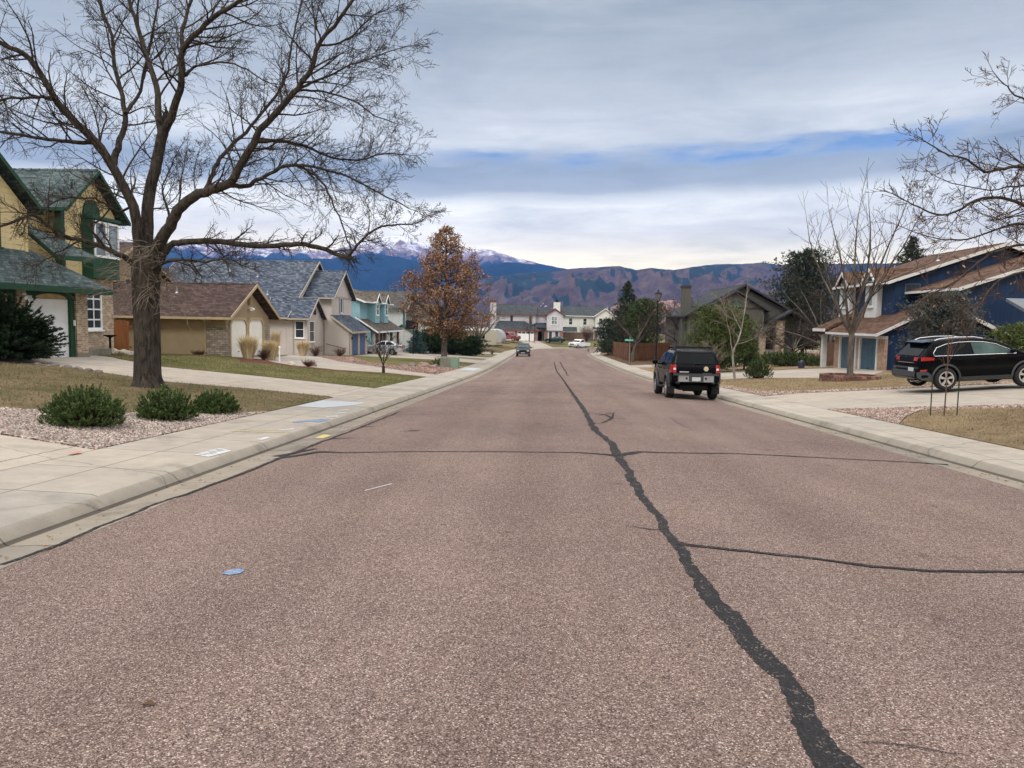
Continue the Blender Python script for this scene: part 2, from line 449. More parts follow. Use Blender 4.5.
for L, s, w, mw, in ((DL, 1, WL, M_walkL), (DR, -1, WR, M_walkR)):
    strip('gutter', L, s, [(-.03, .004), (.0, .006), (.36, -.012), (.40, -.012)], M_gut)
    strip('kerb_shade_dirt', L, s, [(.40, -.012), (.42, -.004), (.437, .014)], M_curb)  # dark line at the kerb foot: lip shade and flow-line dirt, both set in colour
    strip('kerb', L, s, [(.437, .014), (.50, .085), (.56, .108)], M_kerb)
    strip('sidewalk', L, s, [(.56, .108), (.62, .125), (.75, .132), (w, .172), (w+.03, .165), (w+.05, -.2)], mw)
# ================================================================== lawns, beds, driveways
def patch(name, poly, m, off=.02, step=.8): return struct(drape(poly, off, step, skirt=.1), name, m, .6)
patch('driveway', [(-6.29, 10.45), (-7.93, 10.8), (-18, 12.8), (-24, 12.8), (-24, -2), (-6.29, -2)], M_drive)
patch('gravel_bed', [(-6.29, 10.5), (-6.29, 17.3), (-7.0, 15.7), (-8, 14.5), (-8.9, 13.75), (-9.7, 13.35), (-13, 13.5), (-18, 14.2), (-18, 12.85), (-7.93, 10.86)], M_gravel, .03, .4)
LAWN1 = [(-6.29, 17.35), (-6.29, 22.65), (-8.5, 22.55), (-11, 21.75), (-14.6, 23), (-17.4, 22.3), (-22, 22), (-30, 21), (-30, 13), (-18, 14.25), (-13, 13.55), (-9.7, 13.4), (-8.9, 13.8), (-8, 14.55), (-7.0, 15.75)]
patch('lawn', LAWN1, M_lawn1, .035)
patch('driveway', [(-6.29, 22.7), (-8.5, 22.6), (-11, 21.8), (-14.6, 23.05), (-17.5, 22.35), (-17.5, 28.7), (-19.45, 30.8), (-19.45, 32), (-19, 31.6), (-16.5, 29.2), (-13.9, 27.6), (-10.6, 28.1), (-6.29, 28.3)], M_drive)
LAWN2 = [(-6.29, 28.35), (-10.6, 28.15), (-13.9, 27.65), (-16.5, 29.25), (-19, 31.65), (-19.4, 33.9), (-26, 38), (-26, 41), (-17, 41), (-16.2, 40.0), (-14.5, 36.1), (-12.8, 36.9), (-10.5, 36.6), (-8.3, 39.3), (-6.29, 39.9)]
patch('lawn', LAWN2, M_lawn2, .035)
patch('mulch_bed', [(-6.29, 39.92), (-8.3, 39.32), (-10.5, 36.62), (-12.8, 36.92), (-14.5, 36.12), (-16.2, 40.0), (-16.8, 41), (-15.4, 41.6), (-14.0, 39.4), (-12.8, 38.3), (-10.5, 38.3), (-8.3, 40.6), (-6.29, 40.7)], M_bark_mulch, .03)
patch('driveway', [(-6.29, 40.72), (-8.3, 40.62), (-10.5, 38.32), (-12.8, 38.32), (-14.0, 39.42), (-15.4, 41.62), (-16.85, 41.2), (-16.85, 47.5), (-20, 59), (-21.5, 63.9), (-20, 63.9), (-13.3, 50.2), (-10.8, 48), (-8.7, 45.6), (-6.29, 44.3)], M_drive2)
patch('rock_bed', [(-6.29, 44.35), (-8.7, 45.65), (-10.8, 48.05), (-13.3, 50.25), (-20, 63.9), (-16.4, 65.5), (-12.5, 54.5), (-10, 52.5), (-7.5, 57), (-6.29, 63)], M_rock, .03)
patch('lawn', [(-20, 63.95), (-20, 68.9), (-17.3, 69.2), (-16.5, 69.2), (-10.2, 72.5), (-6.29, 70), (-6.29, 63.1), (-7.5, 57.1), (-10, 52.6), (-12.5, 54.6), (-16.4, 65.6)], M_lawn2, .035)
patch('driveway', [(-6.29, 70.2), (-10.2, 72.6), (-16.5, 69.3), (-17.35, 69.3), (-17.35, 80.5), (-13.6, 83), (-10.2, 80.5), (-6.29, 79)], M_drive2)
patch('driveway', [(-6.29, 84.5), (-12, 83.8), (-17, 81.5), (-17.05, 91), (-12, 90), (-6.29, 89.5)], M_drive2)
patch('rock_bed', [(-12.5, 90.2), (-17, 91.2), (-17, 99), (-11, 99)], M_rock, .03, 1.2)
patch('driveway', [(-6.29, 104), (-14, 105), (-14, 112), (-6.29, 111)], M_drive2, .02, 1.2)
patch('driveway', [(-1.5, 142.5), (2.0, 151.2), (-1.8, 168.5), (-6.2, 168.5)], M_drive2, .02, 1.5)
patch('driveway', [(14.5, 163.6), (18.5, 165.5), (16, 184), (11.8, 184)], M_drive2, .02, 1.5)
patch('lawn', [(3.0, 154), (14, 163.8), (11.5, 182), (3, 178)], M_lawn2, .035, 1.5)
patch('driveway', [(8.11, 22.3), (9.5, 21.8), (12.7, 20.85), (28, 20.55), (28, 29.3), (12.6, 28.95), (9.6, 29.25), (8.11, 28.6)], M_drive2)
patch('gravel_bed', [(8.11, 17.8), (8.11, 22.25), (9.5, 21.75), (12.7, 20.8), (28, 20.5), (28, 19.75), (12.3, 20.1), (9.9, 20.6), (9.0, 19.4)], M_rock, .03, .4)
patch('lawn', [(8.11, 17.75), (9.05, 19.4), (9.95, 20.55), (12.3, 20.05), (28, 19.7), (28, 2), (8.11, 2)], M_lawn3, .035)
patch('gravel_bed', [(8.11, 28.7), (9.6, 29.3), (12.6, 29.0), (28, 29.35), (28, 30.0), (12.6, 29.8), (9.6, 30.4), (8.7, 31.5), (8.5, 36), (8.11, 36.5)], M_rock, .03, .5)
patch('lawn', [(8.11, 36.6), (8.52, 36), (8.75, 31.5), (9.65, 30.45), (12.6, 29.85), (28, 30.05), (28, 38), (19, 43.6), (16.5, 39.4), (13.9, 39.2), (11.5, 42.2), (8.11, 43.4)], M_lawn3, .035)
patch('driveway', [(8.11, 43.5), (11.5, 42.3), (13.9, 39.3), (16.5, 39.5), (19, 43.7), (19.05, 51), (14.5, 51.5), (12, 52.8), (8.11, 50.5)], M_drive)
patch('lawn', [(8.11, 50.6), (12, 52.9), (14.5, 51.7), (19, 51.2), (28, 54), (28, 62), (14, 66), (8.11, 67.5)], M_lawn3, .035, 1.2)
patch('driveway', [(8.11, 67.6), (14, 66.1), (19, 64), (21, 75.1), (15.5, 75.1), (8.11, 73)], M_drive2, .02, 1.2)
patch('mulch_bed', [(8.11, 73.2), (15, 75.2), (22, 84), (9.8, 84), (9.8, 108), (11, 122), (9.2, 116), (8.3, 110)], M_mulch, .03, 1.2)
# ================================================================== sealed cracks on the carriageway
def road_hit(px, py):
    v = ray(px, py); t = 2.
    while True:
        q = v*t; z = CZ+q.z
        if z < zroad(q.x, q.y): return q.x, q.y
        t += .02
def ribbon(mb, pts, ws, jit, seed, zo=.005):
    rr = random.Random(seed); L = []
    for i in range(len(pts)-1):
        a, b = pts[i], pts[i+1]; k = max(1, int(math.dist(a, b)/(.025 if a[1] < 9 else .06)))
        for j in range(k):
            t = j/k; L.append((lerp(a[0], b[0], t), lerp(a[1], b[1], t), lerp(ws[i], ws[i+1], t)))
    L.append((*pts[-1], ws[-1])); base = len(mb.v)
    for i, (x, y, w) in enumerate(L):
        a, b = L[max(0, i-1)], L[min(len(L)-1, i+1)]
        t = Vector((b[0]-a[0], b[1]-a[1])); t = t.normalized() if t.length else Vector((0, 1))
        wob = jit*noise.noise(Vector((x*1.7+seed, y*1.7, seed)))*2
        for s in (-1, 0, 1):
            e = 0 if s == 0 else s*w/2*(1.0+.4*noise.noise(Vector((x*5+s*9, y*5, seed)))+.28*noise.noise(Vector((x*21+s*9, y*21, seed)))+rr.uniform(-.1, .1))
            X, Y = x-t.y*(e+wob), y+t.x*(e+wob); mb.v.append((X, Y, zroad(X, Y)+zo))
    for i in range(len(L)-1):
        for k in (0, 1):
            a = base+i*3+k; mb.face((a, a+3, a+4, a+1))
CRK = [
 ([(554, 362), (557, 372), (562, 378), (566, 384), (572, 393), (580, 404), (588, 417), (594, 428), (600, 435), (612, 443), (617, 455), (627, 470), (633, 482), (640, 493), (655, 513), (672, 540), (690, 567), (712, 595), (735, 627), (765, 662), (790, 690), (808, 712), (822, 738), (836, 770), (850, 810)],
  [.10, .10, .10, .10, .12, .13, .13, .15, .12, .13, .15, .10, .12, .10, .09, .095, .10, .12, .13, .125, .11, .10, .13, .19, .22], .025),
 ([(268, 460), (290, 457), (320, 452), (345, 453), (400, 452), (500, 452), (580, 453), (606, 455), (617, 456)], [.03, .14, .16, .07, .055, .055, .065, .14, .22], .01),
 ([(617, 456), (640, 452), (660, 453), (740, 454), (840, 459), (920, 463), (948, 465)], [.22, .14, .07, .06, .055, .06, .12], .012),
 ([(677, 544), (690, 546), (740, 551), (800, 557), (870, 567), (930, 572), (1040, 573)], [.10, .075, .055, .05, .055, .05, .05], .012),
 ([(395, 415), (500, 414), (560, 414), (620, 416), (685, 420)], [.03, .03, .035, .03, .02], .03),
 ([(410, 402), (500, 402), (575, 403)], [.04, .035, .03], .04), ([(440, 391), (500, 392), (580, 391)], [.05, .03, .04], .05),
 ([(455, 387), (500, 386), (560, 386), (600, 385)], [.05, .05, .05, .03], .06), ([(470, 381), (520, 380), (575, 380)], [.05, .05, .05], .06),
 ([(562, 384), (600, 384), (620, 386)], [.06, .05, .05], .05),
 ([(585, 412), (605, 415), (612, 418), (603, 423), (594, 424)], [.03, .05, .10, .06, .02], .02),
 ([(612, 418), (614, 413), (600, 415)], [.05, .05, .03], .02),
 ([(672, 419), (680, 425), (692, 430)], [.015, .02, .015], .02), ([(681, 431), (690, 431)], [.04, .03], .01),
 ([(408, 431), (418, 431)], [.09, .05], .02), ([(402, 432), (422, 430)], [.02, .05], .03), ([(330, 439), (354, 438)], [.12, .04], .02),
 ([(362, 427), (374, 427)], [.14, .04], .02), ([(275, 457), (316, 449)], [.16, .10], .03),
 ([(630, 527), (650, 530), (663, 531)], [.012, .022, .012], .01), ([(560, 362), (566, 372), (568, 376)], [.1, .1, .06], .04),
 ([(862, 745), (900, 748), (960, 757)], [.006, .008, .005], .02), ([(530, 392), (560, 393)], [.1, .05], .03),
 ([(0, 566), (60, 545), (150, 507), (222, 482), (300, 451), (400, 412)], [.05, .05, .05, .06, .05, .06], .02)]
for k, (pp, ws, j) in enumerate(CRK):
    mb = MB(); ribbon(mb, [road_hit(*p) for p in pp], ws, j, k+1, .004+.001*(k % 4)); struct(mb, 'crack_sealant', M_tar)
# ================================================================== spray paint marks
def paint_m(name, c, thr=.45):
    n = N(name); f = n.noise(30, 4, .7)
    return n.done(n.ramp(f, [(thr-.12, (.325, .292, .246)), (thr+.16, c)]), .8, .2)
M_pw, M_pb, M_py, M_por = paint_m('white paint', (.52, .53, .55)), paint_m('blue paint', (.05, .16, .36), .46), paint_m('yellow paint', (.50, .40, .09), .42), paint_m('orange paint', (.6, .12, .06), .42)
M_pad, M_ink = paint_m('pale blue paint', (.36, .39, .42), .36), plain('dark lettering paint', (.16, .18, .2))
def wz(x, y):
    d, s = dout(x, y)
    if d < -.02: return zroad(x, y)
    pr = [(0, .006), (.36, -.012), (.43, .01), (.50, .085), (.55, .108), (.62, .125), (.75, .132), (WL if s < 0 else WR, .172), (9, .172)]
    for (a, za), (b, zb) in zip(pr, pr[1:]):
        if d <= b: return P(y)+lerp(za, zb, (d-a)/(b-a) if b > a else 0)
def mark(poly, m, off=.006): struct(drape(poly, off, .12, zf=wz), 'paint_mark', m)
mark([(-4.86, 10.45), (-4.62, 10.35), (-4.58, 11.05), (-4.84, 11.2)], M_pw)
for i in range(7):
    y = 10.5+.09*i; x = -4.82+.03*(i % 3); mark([(x, y), (x+.1+.03*(i % 2), y+.01), (x+.1, y+.035), (x, y+.03)], M_ink, .009)
mark([(-6.2, 19.0), (-5.5, 18.9), (-5.0, 20.2), (-4.95, 21.2), (-6.2, 21.3)], M_pad)
mark([(-5.55, 13.35), (-5.5, 13.3), (-4.6, 13.55), (-4.62, 13.62)], M_py); mark([(-4.2, 13.9), (-4.02, 13.8), (-4.0, 14.3), (-4.2, 14.5)], M_py)
mark([(-4.72, 12.4), (-4.62, 12.35), (-4.6, 12.75), (-4.7, 12.8)], M_pw)
for k, (x, y) in enumerate([(-4.75, 14.0), (-4.7, 16.9), (-4.75, 17.8), (-4.9, 18.6)]):
    mark([(x-.12, y-.2), (x-.05, y-.24), (x+.12, y+.1), (x+.05, y+.2)], M_pw)
mark([(-5.1, 15.3), (-5.0, 15.2), (-4.62, 16.0), (-4.75, 16.1), (-5.05, 15.6)], M_pb); mark([(-4.8, 15.6), (-4.62, 15.5), (-4.58, 16.3), (-4.7, 16.3)], M_pb)
mark([(-2.27, 5.27), (-2.2, 5.24), (-2.14, 5.28), (-2.13, 5.36), (-2.2, 5.4), (-2.26, 5.36)], M_pb)
mark([(-2.02, 8.55), (-2.0, 8.54), (-1.78, 9.0), (-1.8, 9.02)], M_pw)
mark([(-6.32, 9.9), (-6.27, 9.85), (-6.22, 10.05), (-6.3, 10.12)], M_por, .03)
mark([(-6.1, 55), (-5.0, 54), (-4.8, 58.5), (-6.0, 59.5)], M_pad)
# ================================================================== mountains
def ridge_at(px, tr):
    for (a, ya), (b, yb) in zip(tr, tr[1:]):
        if a <= px <= b:
            t = (px-a)/(b-a); return lerp(ya, yb, t)
    return tr[0][1] if px < tr[0][0] else tr[-1][1]
def fbm(v, o=5):
    return noise.fractal(v, 1., 2., o)
def range_mesh(name, m, tr, near, far, foot, amp, seed, step=3, rows=46, crest=0.):
    mb = MB(); cols = list(range(-260, 1300, step)); n = rows+10
    for px in cols:
        d0 = ray(px, 320); h = math.hypot(d0.x, d0.y); dx, dy = d0.x/h, d0.y/h
        rt = ray(px, ridge_at(px, tr)-.32*noise.noise(Vector((px*.21, seed, 0)))*3*crest); el = rt.z/math.hypot(rt.x, rt.y)
        for k in range(n):
            t = k/rows
            D = lerp(near, far, t); x, y = dx*D, dy*D
            zr = CZ+el*far
            if t <= 1:
                q = Vector((x, y, 0))/1000
                rg = 1-abs(fbm(Vector((q.x*1.1, q.y*.75, seed)), 6))*1.25
                rg2 = fbm(q*3.1+Vector((0, 0, seed)), 5)
                env = t**1.12
                z = lerp(foot, zr, env)+amp*((rg-.62)*.9+rg2*.30+.16*fbm(q*9.+Vector((seed, 0, 0)), 4))*math.sin(PI*min(1, t))**.8
                lim = CZ+el*D-(zr-CZ)*.02*(1-t)      # never above the crest line seen from the street
                if z > lim: z = lim
            else: z = zr-(t-1)*rows*amp*.12
            mb.v.append((x, y, z))
    for i in range(len(cols)-1):
        for k in range(n-1):
            a = i*n+k; mb.face((a, a+n, a+n+1, a+1))
    return struct(mb, name, m, 3.2)
def mtn_mat(name, kind):
    n = N(name); x, y, z = n.sep(); f = n.noise(.0016, 8, .62); f2 = n.noise(.012, 8, .78)
    geo = n.n('ShaderNodeNewGeometry'); nz = n.sep(geo.outputs['Normal'])
    if kind == 'foot':
        scrub = n.ramp(f2, [(.32, (.042, .030, .026)), (.5, (.088, .060, .050)), (.68, (.15, .102, .082))])
        forest = n.ramp(f2, [(.3, (.012, .022, .02)), (.7, (.04, .055, .04))])
        mk = n.math('ADD', n.math('MULTIPLY', n.noise(.0011, 7, .6), 1.), n.math('MULTIPLY', nz[0], .35))
        zz = n.math('MULTIPLY', n.math('SUBTRACT', z, 150), .0006)
        mk = n.math('ADD', mk, zz); mk = n.math('ADD', mk, n.math('MULTIPLY', n.math('SUBTRACT', f2, .5), .42))
        col = n.mix(n.ramp(mk, [(.56, (0, 0, 0)), (.585, (1, 1, 1))]), scrub, forest)
        town = n.math('MULTIPLY', n.ramp(n.noise(.0009, 4), [(.45, (0, 0, 0)), (.55, (1, 1, 1))]), n.math('LESS_THAN', z, 40))
        col = n.mix(n.math('MULTIPLY', town, .35), col, (.42, .34, .27))
    elif kind == 'forest':
        col = n.ramp(f2, [(.3, (.005, .014, .02)), (.6, (.016, .03, .036)), (.8, (.05, .06, .06))])
    else:
        rock = n.ramp(f2, [(.3, (.15, .10, .10)), (.7, (.40, .28, .26))])
        forest = (.02, .035, .04)
        zz = n.math('ADD', n.math('MULTIPLY', z, .00075), n.math('MULTIPLY', n.noise(.003, 6, .65), .5))
        sn = n.math('ADD', n.noise(.006, 7, .75), n.math('MULTIPLY', n.math('SUBTRACT', z, 920), .0006))
        sn = n.math('ADD', sn, n.math('MULTIPLY', nz[2], .12))
        snow = n.ramp(sn, [(.53, (0, 0, 0)), (.67, (1, 1, 1))])
        up = n.mix(snow, rock, (.95, .95, .97))
        col = n.mix(n.ramp(zz, [(.78, (0, 0, 0)), (.82, (1, 1, 1))]), forest, up)
    n.bump(f2, .6, 30)
    return n.done(col, 1, 0)
MT = [(-300, 252), (60, 246), (112, 240), (160, 243), (200, 242), (240, 246), (300, 250), (330, 251), (345, 247), (360, 242), (378, 238), (395, 235.5), (410, 238), (424, 243), (440, 246), (458, 248), (472, 249.5), (486, 249), (500, 253), (520, 259), (545, 265), (570, 270), (640, 276), (800, 276), (1300, 276)]
MF = [(-300, 262), (100, 258), (260, 258), (330, 259), (352, 256), (372, 254), (392, 256), (420, 262), (450, 262), (480, 266), (505, 262), (540, 265), (565, 269), (600, 275), (700, 276), (760, 272), (800, 268), (850, 266), (1000, 262), (1300, 264)]
MH = [(-300, 300), (200, 296), (380, 293), (440, 288), (490, 278), (520, 273), (552, 271), (575, 268), (600, 267), (618, 266), (634, 270), (650, 268), (672, 270), (690, 267), (715, 264), (740, 264), (760, 262.5), (778, 265), (795, 262), (812, 262), (830, 264), (1000, 262), (1300, 268)]
range_mesh('mountain_peak', mtn_mat('snowy granite', 'peak'), MT, 7800, 10500, 200, 330, 3.3, crest=1)
range_mesh('mountain_range', mtn_mat('spruce slopes', 'forest'), MF, 5400, 7400, 60, 260, 8.1, crest=.6)
foot = range_mesh('foothills', mtn_mat('scrub oak hills', 'foot'), MH, 2600, 5200, -60, 290, 5.7, step=2, rows=92, crest=.5)
# pale sandstone fins in front of the foothills
fin = MB(); rr = random.Random(5)
for k in range(34):
    px = rr.gauss(664, 17); d = rr.uniform(2300, 2500); c = at(px, 312+rr.uniform(-2, 4), d); h = 42*math.exp(-((px-655)/26)**2)+14
    fin.blob((c.x, c.y, c.z-18), h*.85, k, 3, (1.5+rr.random(), 1, .9), .55, 2.6)
struct(fin, 'sandstone_hill', plain('pale red sandstone', (.25, .155, .12), .95, .4, .03), 1.)
def foot_z(px, t):
    i = int((px+260)/2); k = int(t*92); q = foot.data.vertices[i*102+k].co
    return q.z, math.hypot(q.x, q.y)
tw = MB(); rr = random.Random(11)
for k in range(520):
    px = rr.choice((rr.gauss(535, 22), rr.gauss(600, 22), rr.gauss(790, 18))); d = rr.uniform(1900, 2560)
    v = ray(px, 320); h_ = math.hypot(v.x, v.y); v = v/h_; z, d = foot_z(px, rr.random()**1.5*.22); x, y = v.x*d, v.y*d; s = rr.uniform(4, 8); z += 5
    tw.box(x-s, x+s, y-s*.7, y+s*.7, z-16, z); tw.prism([(x-s-1, z), (x+s+1, z), (x, z+s*.5)], 'y', y-s*.8, y+s*.8)
tag(tw.build('distant_town', plain('far stucco', (.5, .45, .4), .9, .5, .004)), 'scattered pale houses of the far town at the foot of the hills', 'town', kind='stuff')
# ================================================================== haze, sky, sun, camera
hz = MB(); hz.box(-11500, 11500, -1500, 11200, -125, 1330)
hm = bpy.data.materials.new('air'); hm.use_nodes = True; t = hm.node_tree; t.nodes.remove(t.nodes['Principled BSDF'])
pv = t.nodes.new('ShaderNodeVolumePrincipled'); pv.inputs['Color'].default_value = (.10, .27, .76, 1); pv.inputs['Density'].default_value = HAZE if 'HAZE' in globals() else 8e-5; pv.inputs['Anisotropy'].default_value = .2
t.links.new(pv.outputs[0], t.nodes['Material Output'].inputs['Volume'])
tag(hz.build('haze', hm), 'thin blue haze in the air towards the mountains', 'haze', kind='stuff')
SUN_EL, SUN_AZ = rad(42), rad(205)       # azimuth clockwise from the road direction (+Y)
W = bpy.data.worlds.new('World'); bpy.context.scene.world = W; W.use_nodes = True; t = W.node_tree; LK = t.links.new
def wn(ty, **k):
    o = t.nodes.new(ty)
    for a, v in k.items(): setattr(o, a, v)
    return o
def wm(op, a, b=0, c=None):
    o = wn('ShaderNodeMath', operation=op)
    for i, v in enumerate((a, b) if c is None else (a, b, c)):
        if isinstance(v, bpy.types.NodeSocket): LK(v, o.inputs[i])
        else: o.inputs[i].default_value = v
    return o.outputs[0]
def wr(f, stops):
    o = wn('ShaderNodeValToRGB'); LK(f, o.inputs[0]); e = o.color_ramp
    while len(e.elements) < len(stops): e.elements.new(.5)
    for k, (p_, c) in enumerate(stops): e.elements[k].position = p_; e.elements[k].color = (*c, 1) if isinstance(c, tuple) else (c, c, c, 1)
    return o.outputs[0]
def wx(f, a, b, mode='MIX'):
    o = wn('ShaderNodeMix', data_type='RGBA', blend_type=mode)
    for i, v in ((0, f), (6, a), (7, b)):
        if isinstance(v, bpy.types.NodeSocket): LK(v, o.inputs[i])
        else: o.inputs[i].default_value = v if i == 0 else (*v, 1)
    return o.outputs[2]
tc = wn('ShaderNodeTexCoord').outputs['Generated']
sx = wn('ShaderNodeSeparateXYZ'); LK(tc, sx.inputs[0]); X_, Y_, Z_ = sx.outputs
sky = wn('ShaderNodeTexSky', sky_type='NISHITA'); sky.sun_disc = False; sky.sun_elevation = SUN_EL; sky.sun_rotation = SUN_AZ; sky.altitude = 2000
def wnoise(vec, sc, det=6, ro=.58, dist=0):
    o = wn('ShaderNodeTexNoise'); LK(vec, o.inputs['Vector'])
    for a, v in (('Scale', sc), ('Detail', det), ('Roughness', ro), ('Distortion', dist)): o.inputs[a].default_value = v
    return o.outputs[0]
zc = wm('MAXIMUM', Z_, .035)
u_, v_ = wm('DIVIDE', X_, wm('ADD', zc, .10)), wm('DIVIDE', Y_, wm('ADD', zc, .10))
cv = wn('ShaderNodeCombineXYZ'); LK(u_, cv.inputs[0]); LK(v_, cv.inputs[1]); cv = cv.outputs[0]     # flat cloud deck seen in perspective
n1, n2, n3 = wnoise(cv, .42, 7, .55, .5), wnoise(cv, 1.3, 7, .6, .4), wnoise(cv, .16, 4, .5)
el = Z_                                                           # sine of elevation
wv = wm('ADD', el, wm('ADD', wm('MULTIPLY', wm('SUBTRACT', n1, .5), .07), wm('MULTIPLY', wm('SUBTRACT', n2, .5), .035)))
sv = wn('ShaderNodeCombineXYZ'); LK(wm('MULTIPLY', X_, 2.6), sv.inputs[0]); LK(wm('MULTIPLY', Y_, 2.6), sv.inputs[1]); LK(wm('MULTIPLY', Z_, 24), sv.inputs[2])
n4 = wnoise(sv.outputs[0], 1.6, 8, .62, .3)                             # long thin streaks
wv = wm('ADD', wv, wm('MULTIPLY', wm('SUBTRACT', n4, .5), .03))
slope = wm('SUBTRACT', wv, wm('MULTIPLY', X_, .018))              # the break in the deck rises to the right
DECK = [(0, (3.2, 2.6, 1.4)), (.05, (2.9, 2.4, 1.4)), (.075, (2.15, 1.9, 1.33)), (.095, (1.65, 1.52, 1.22)), (.115, (1.42, 1.37, 1.2)), (.145, (1.42, 1.42, 1.31)), (.165, (.68, .73, .74)), (.188, (.54, .61, .65)), (.212, (.90, .93, .91)), (.25, (.86, .89, .88)), (.29, (.65, .69, .70)), (.34, (.51, .555, .575)), (.38, (.54, .585, .605)), (.55, (1.5, 1.47, 1.42)), (.75, (2.9, 2.8, 2.7)), (1, (3.1, 3.0, 2.9))]
# lit and shaded layers of the deck by height above the horizon
deck = wr(slope, DECK)
tex = wr(wm('ADD', wm('MULTIPLY', n2, .6), wm('MULTIPLY', n1, .4)), [(.3, (.62, .66, .71)), (.5, (1, 1, 1)), (.68, (1.3, 1.28, 1.25))])
deck = wx(1., deck, tex, 'MULTIPLY')
deck = wx(1., deck, wr(n4, [(.28, (.87, .88, .90)), (.5, (1, 1, 1)), (.72, (1.13, 1.12, 1.10))]), 'MULTIPLY')
low = wm('MULTIPLY', wr(slope, [(.06, 0), (.085, 1), (.15, 1), (.168, 0)]), wr(wm('ADD', X_, .5), [(.15, 1), (.95, .1)]))
deck = wx(low, deck, wx(1., deck, (1.32, 1.27, 1.18), 'MULTIPLY'))        # the deck thins towards the left horizon
gap = wm('ADD', slope, wm('MULTIPLY', wm('SUBTRACT', n3, .5), .05))
hole = wr(gap, [(.186, 0), (.198, 1), (.206, 1), (.216, 0)])
hole = wm('MULTIPLY', wm('MULTIPLY', hole, wr(n2, [(.40, 0.15), (.54, 1)])), wr(wm('ADD', X_, .5), [(.34, .1), (.44, 1)]))
blue = wx(1., wx(1., sky.outputs[0], (.1, .1, .1), 'MULTIPLY'), (1.15, 1.2, 1.3), 'MULTIPLY')
col = wx(hole, deck, blue)
bg = t.nodes['Background']; LK(wx(1., col, (10., 10., 10.), 'MULTIPLY'), bg.inputs[0]); bg.inputs[1].default_value = .1
sl = bpy.data.lights.new('sun', 'SUN'); sl.energy = 1.5; sl.angle = rad(18); sl.color = (1, .95, .88)
so = bpy.data.objects.new('sun', sl); C.objects.link(so)
sd = Vector((math.sin(SUN_AZ)*math.cos(SUN_EL), math.cos(SUN_AZ)*math.cos(SUN_EL), math.sin(SUN_EL)))
so.rotation_euler = sd.to_track_quat('Z', 'Y').to_euler(); so.location = (0, 0, 60)
cam = bpy.data.cameras.new('camera'); co = bpy.data.objects.new('camera', cam); C.objects.link(co)
cam.lens = 770/1024*36; cam.sensor_width = 36; cam.clip_end = 60000; cam.clip_start = .1
mx = Matrix((cR, cU, -cF)).transposed().to_4x4(); mx.translation = (0, 0, CZ); co.matrix_world = mx
sc = bpy.context.scene; sc.camera = co
sc.view_settings.view_transform = 'Standard'; sc.view_settings.look = 'None'; sc.view_settings.exposure = 0; sc.view_settings.gamma = 1; sc.view_settings.use_curve_mapping = False
sc.cycles.max_bounces = 5; sc.cycles.volume_bounces = 0; sc.cycles.use_denoising = True
# ================================================================== house kit (world metres; axis x = across the street, y = along it)
M_white = plain('white trim paint', (.80, .80, .79), .5, .06, 2)
M_glass = glassm('window glass', (.035, .045, .055)); M_glass2 = glassm('pale reflecting glass', (.16, .2, .24), .1)
M_wwhite = plain('weathered white paint', (.56, .55, .53), .6, .1, 2); M_dark = plain('dark opening', (.02, .02, .022), .7)
M_black = plain('black metal', (.012, .012, .014), .5, .2, 6, .15)
M_galv = plain('galvanised steel', (.35, .36, .37), .4, .15, 6, .5, .7)
def P3(ax, p, u, z): return (p, u, z) if ax == 'x' else (u, p, z)
def abox(mb, ax, p0, p1, u0, u1, z0, z1):
    if ax == 'x': mb.box(p0, p1, u0, u1, z0, z1)
    else: mb.box(u0, u1, p0, p1, z0, z1)
def window(par, ax, p, u0, u1, z0, z1, s=1, fm=None, gm=None, nu=1, nz=2, fw=.07, sill=True, dep=.05, shut=None):
    """window standing on wall plane p, facing s along ax"""
    fm = fm or M_white; gm = gm or M_glass
    f = MB(); a, b = p-.02*s, p+dep*s
    abox(f, ax, a, b, u0, u0+fw, z0, z1); abox(f, ax, a, b, u1-fw, u1, z0, z1)
    abox(f, ax, a, b, u0+fw, u1-fw, z0, z0+fw); abox(f, ax, a, b, u0+fw, u1-fw, z1-fw, z1)
    for i in range(1, nu):
        c = lerp(u0, u1, i/nu); abox(f, ax, a, p+dep*.7*s, c-fw*.3, c+fw*.3, z0+fw, z1-fw)
    for i in range(1, nz):
        c = lerp(z0, z1, i/nz); abox(f, ax, a, p+dep*.8*s, u0+fw, u1-fw, c-fw*.3, c+fw*.3)
    o = f.build('window', fm, par)
    g = MB(); abox(g, ax, p-.015*s, p+.012*s, u0+fw*.8, u1-fw*.8, z0+fw*.8, z1-fw*.8); g.build('pane', gm, o)
    if sill:
        g = MB(); abox(g, ax, p-.02*s, p+(dep+.06)*s, u0-.05, u1+.05, z0-.07, z0-.002); g.build('sill', fm, o)
    if shut:
        for c0, c1 in ((u0-.34, u0-.03), (u1+.03, u1+.34)):
            g = MB(); abox(g, ax, p, p+.035*s, c0, c1, z0, z1)
            k = int((z1-z0)/.12)
            for i in range(k): abox(g, ax, p+.036*s, p+.05*s, c0+.04, c1-.04, z0+.04+i*.12, z0+.11+i*.12)
            g.build('shutter', shut, par)
    return o
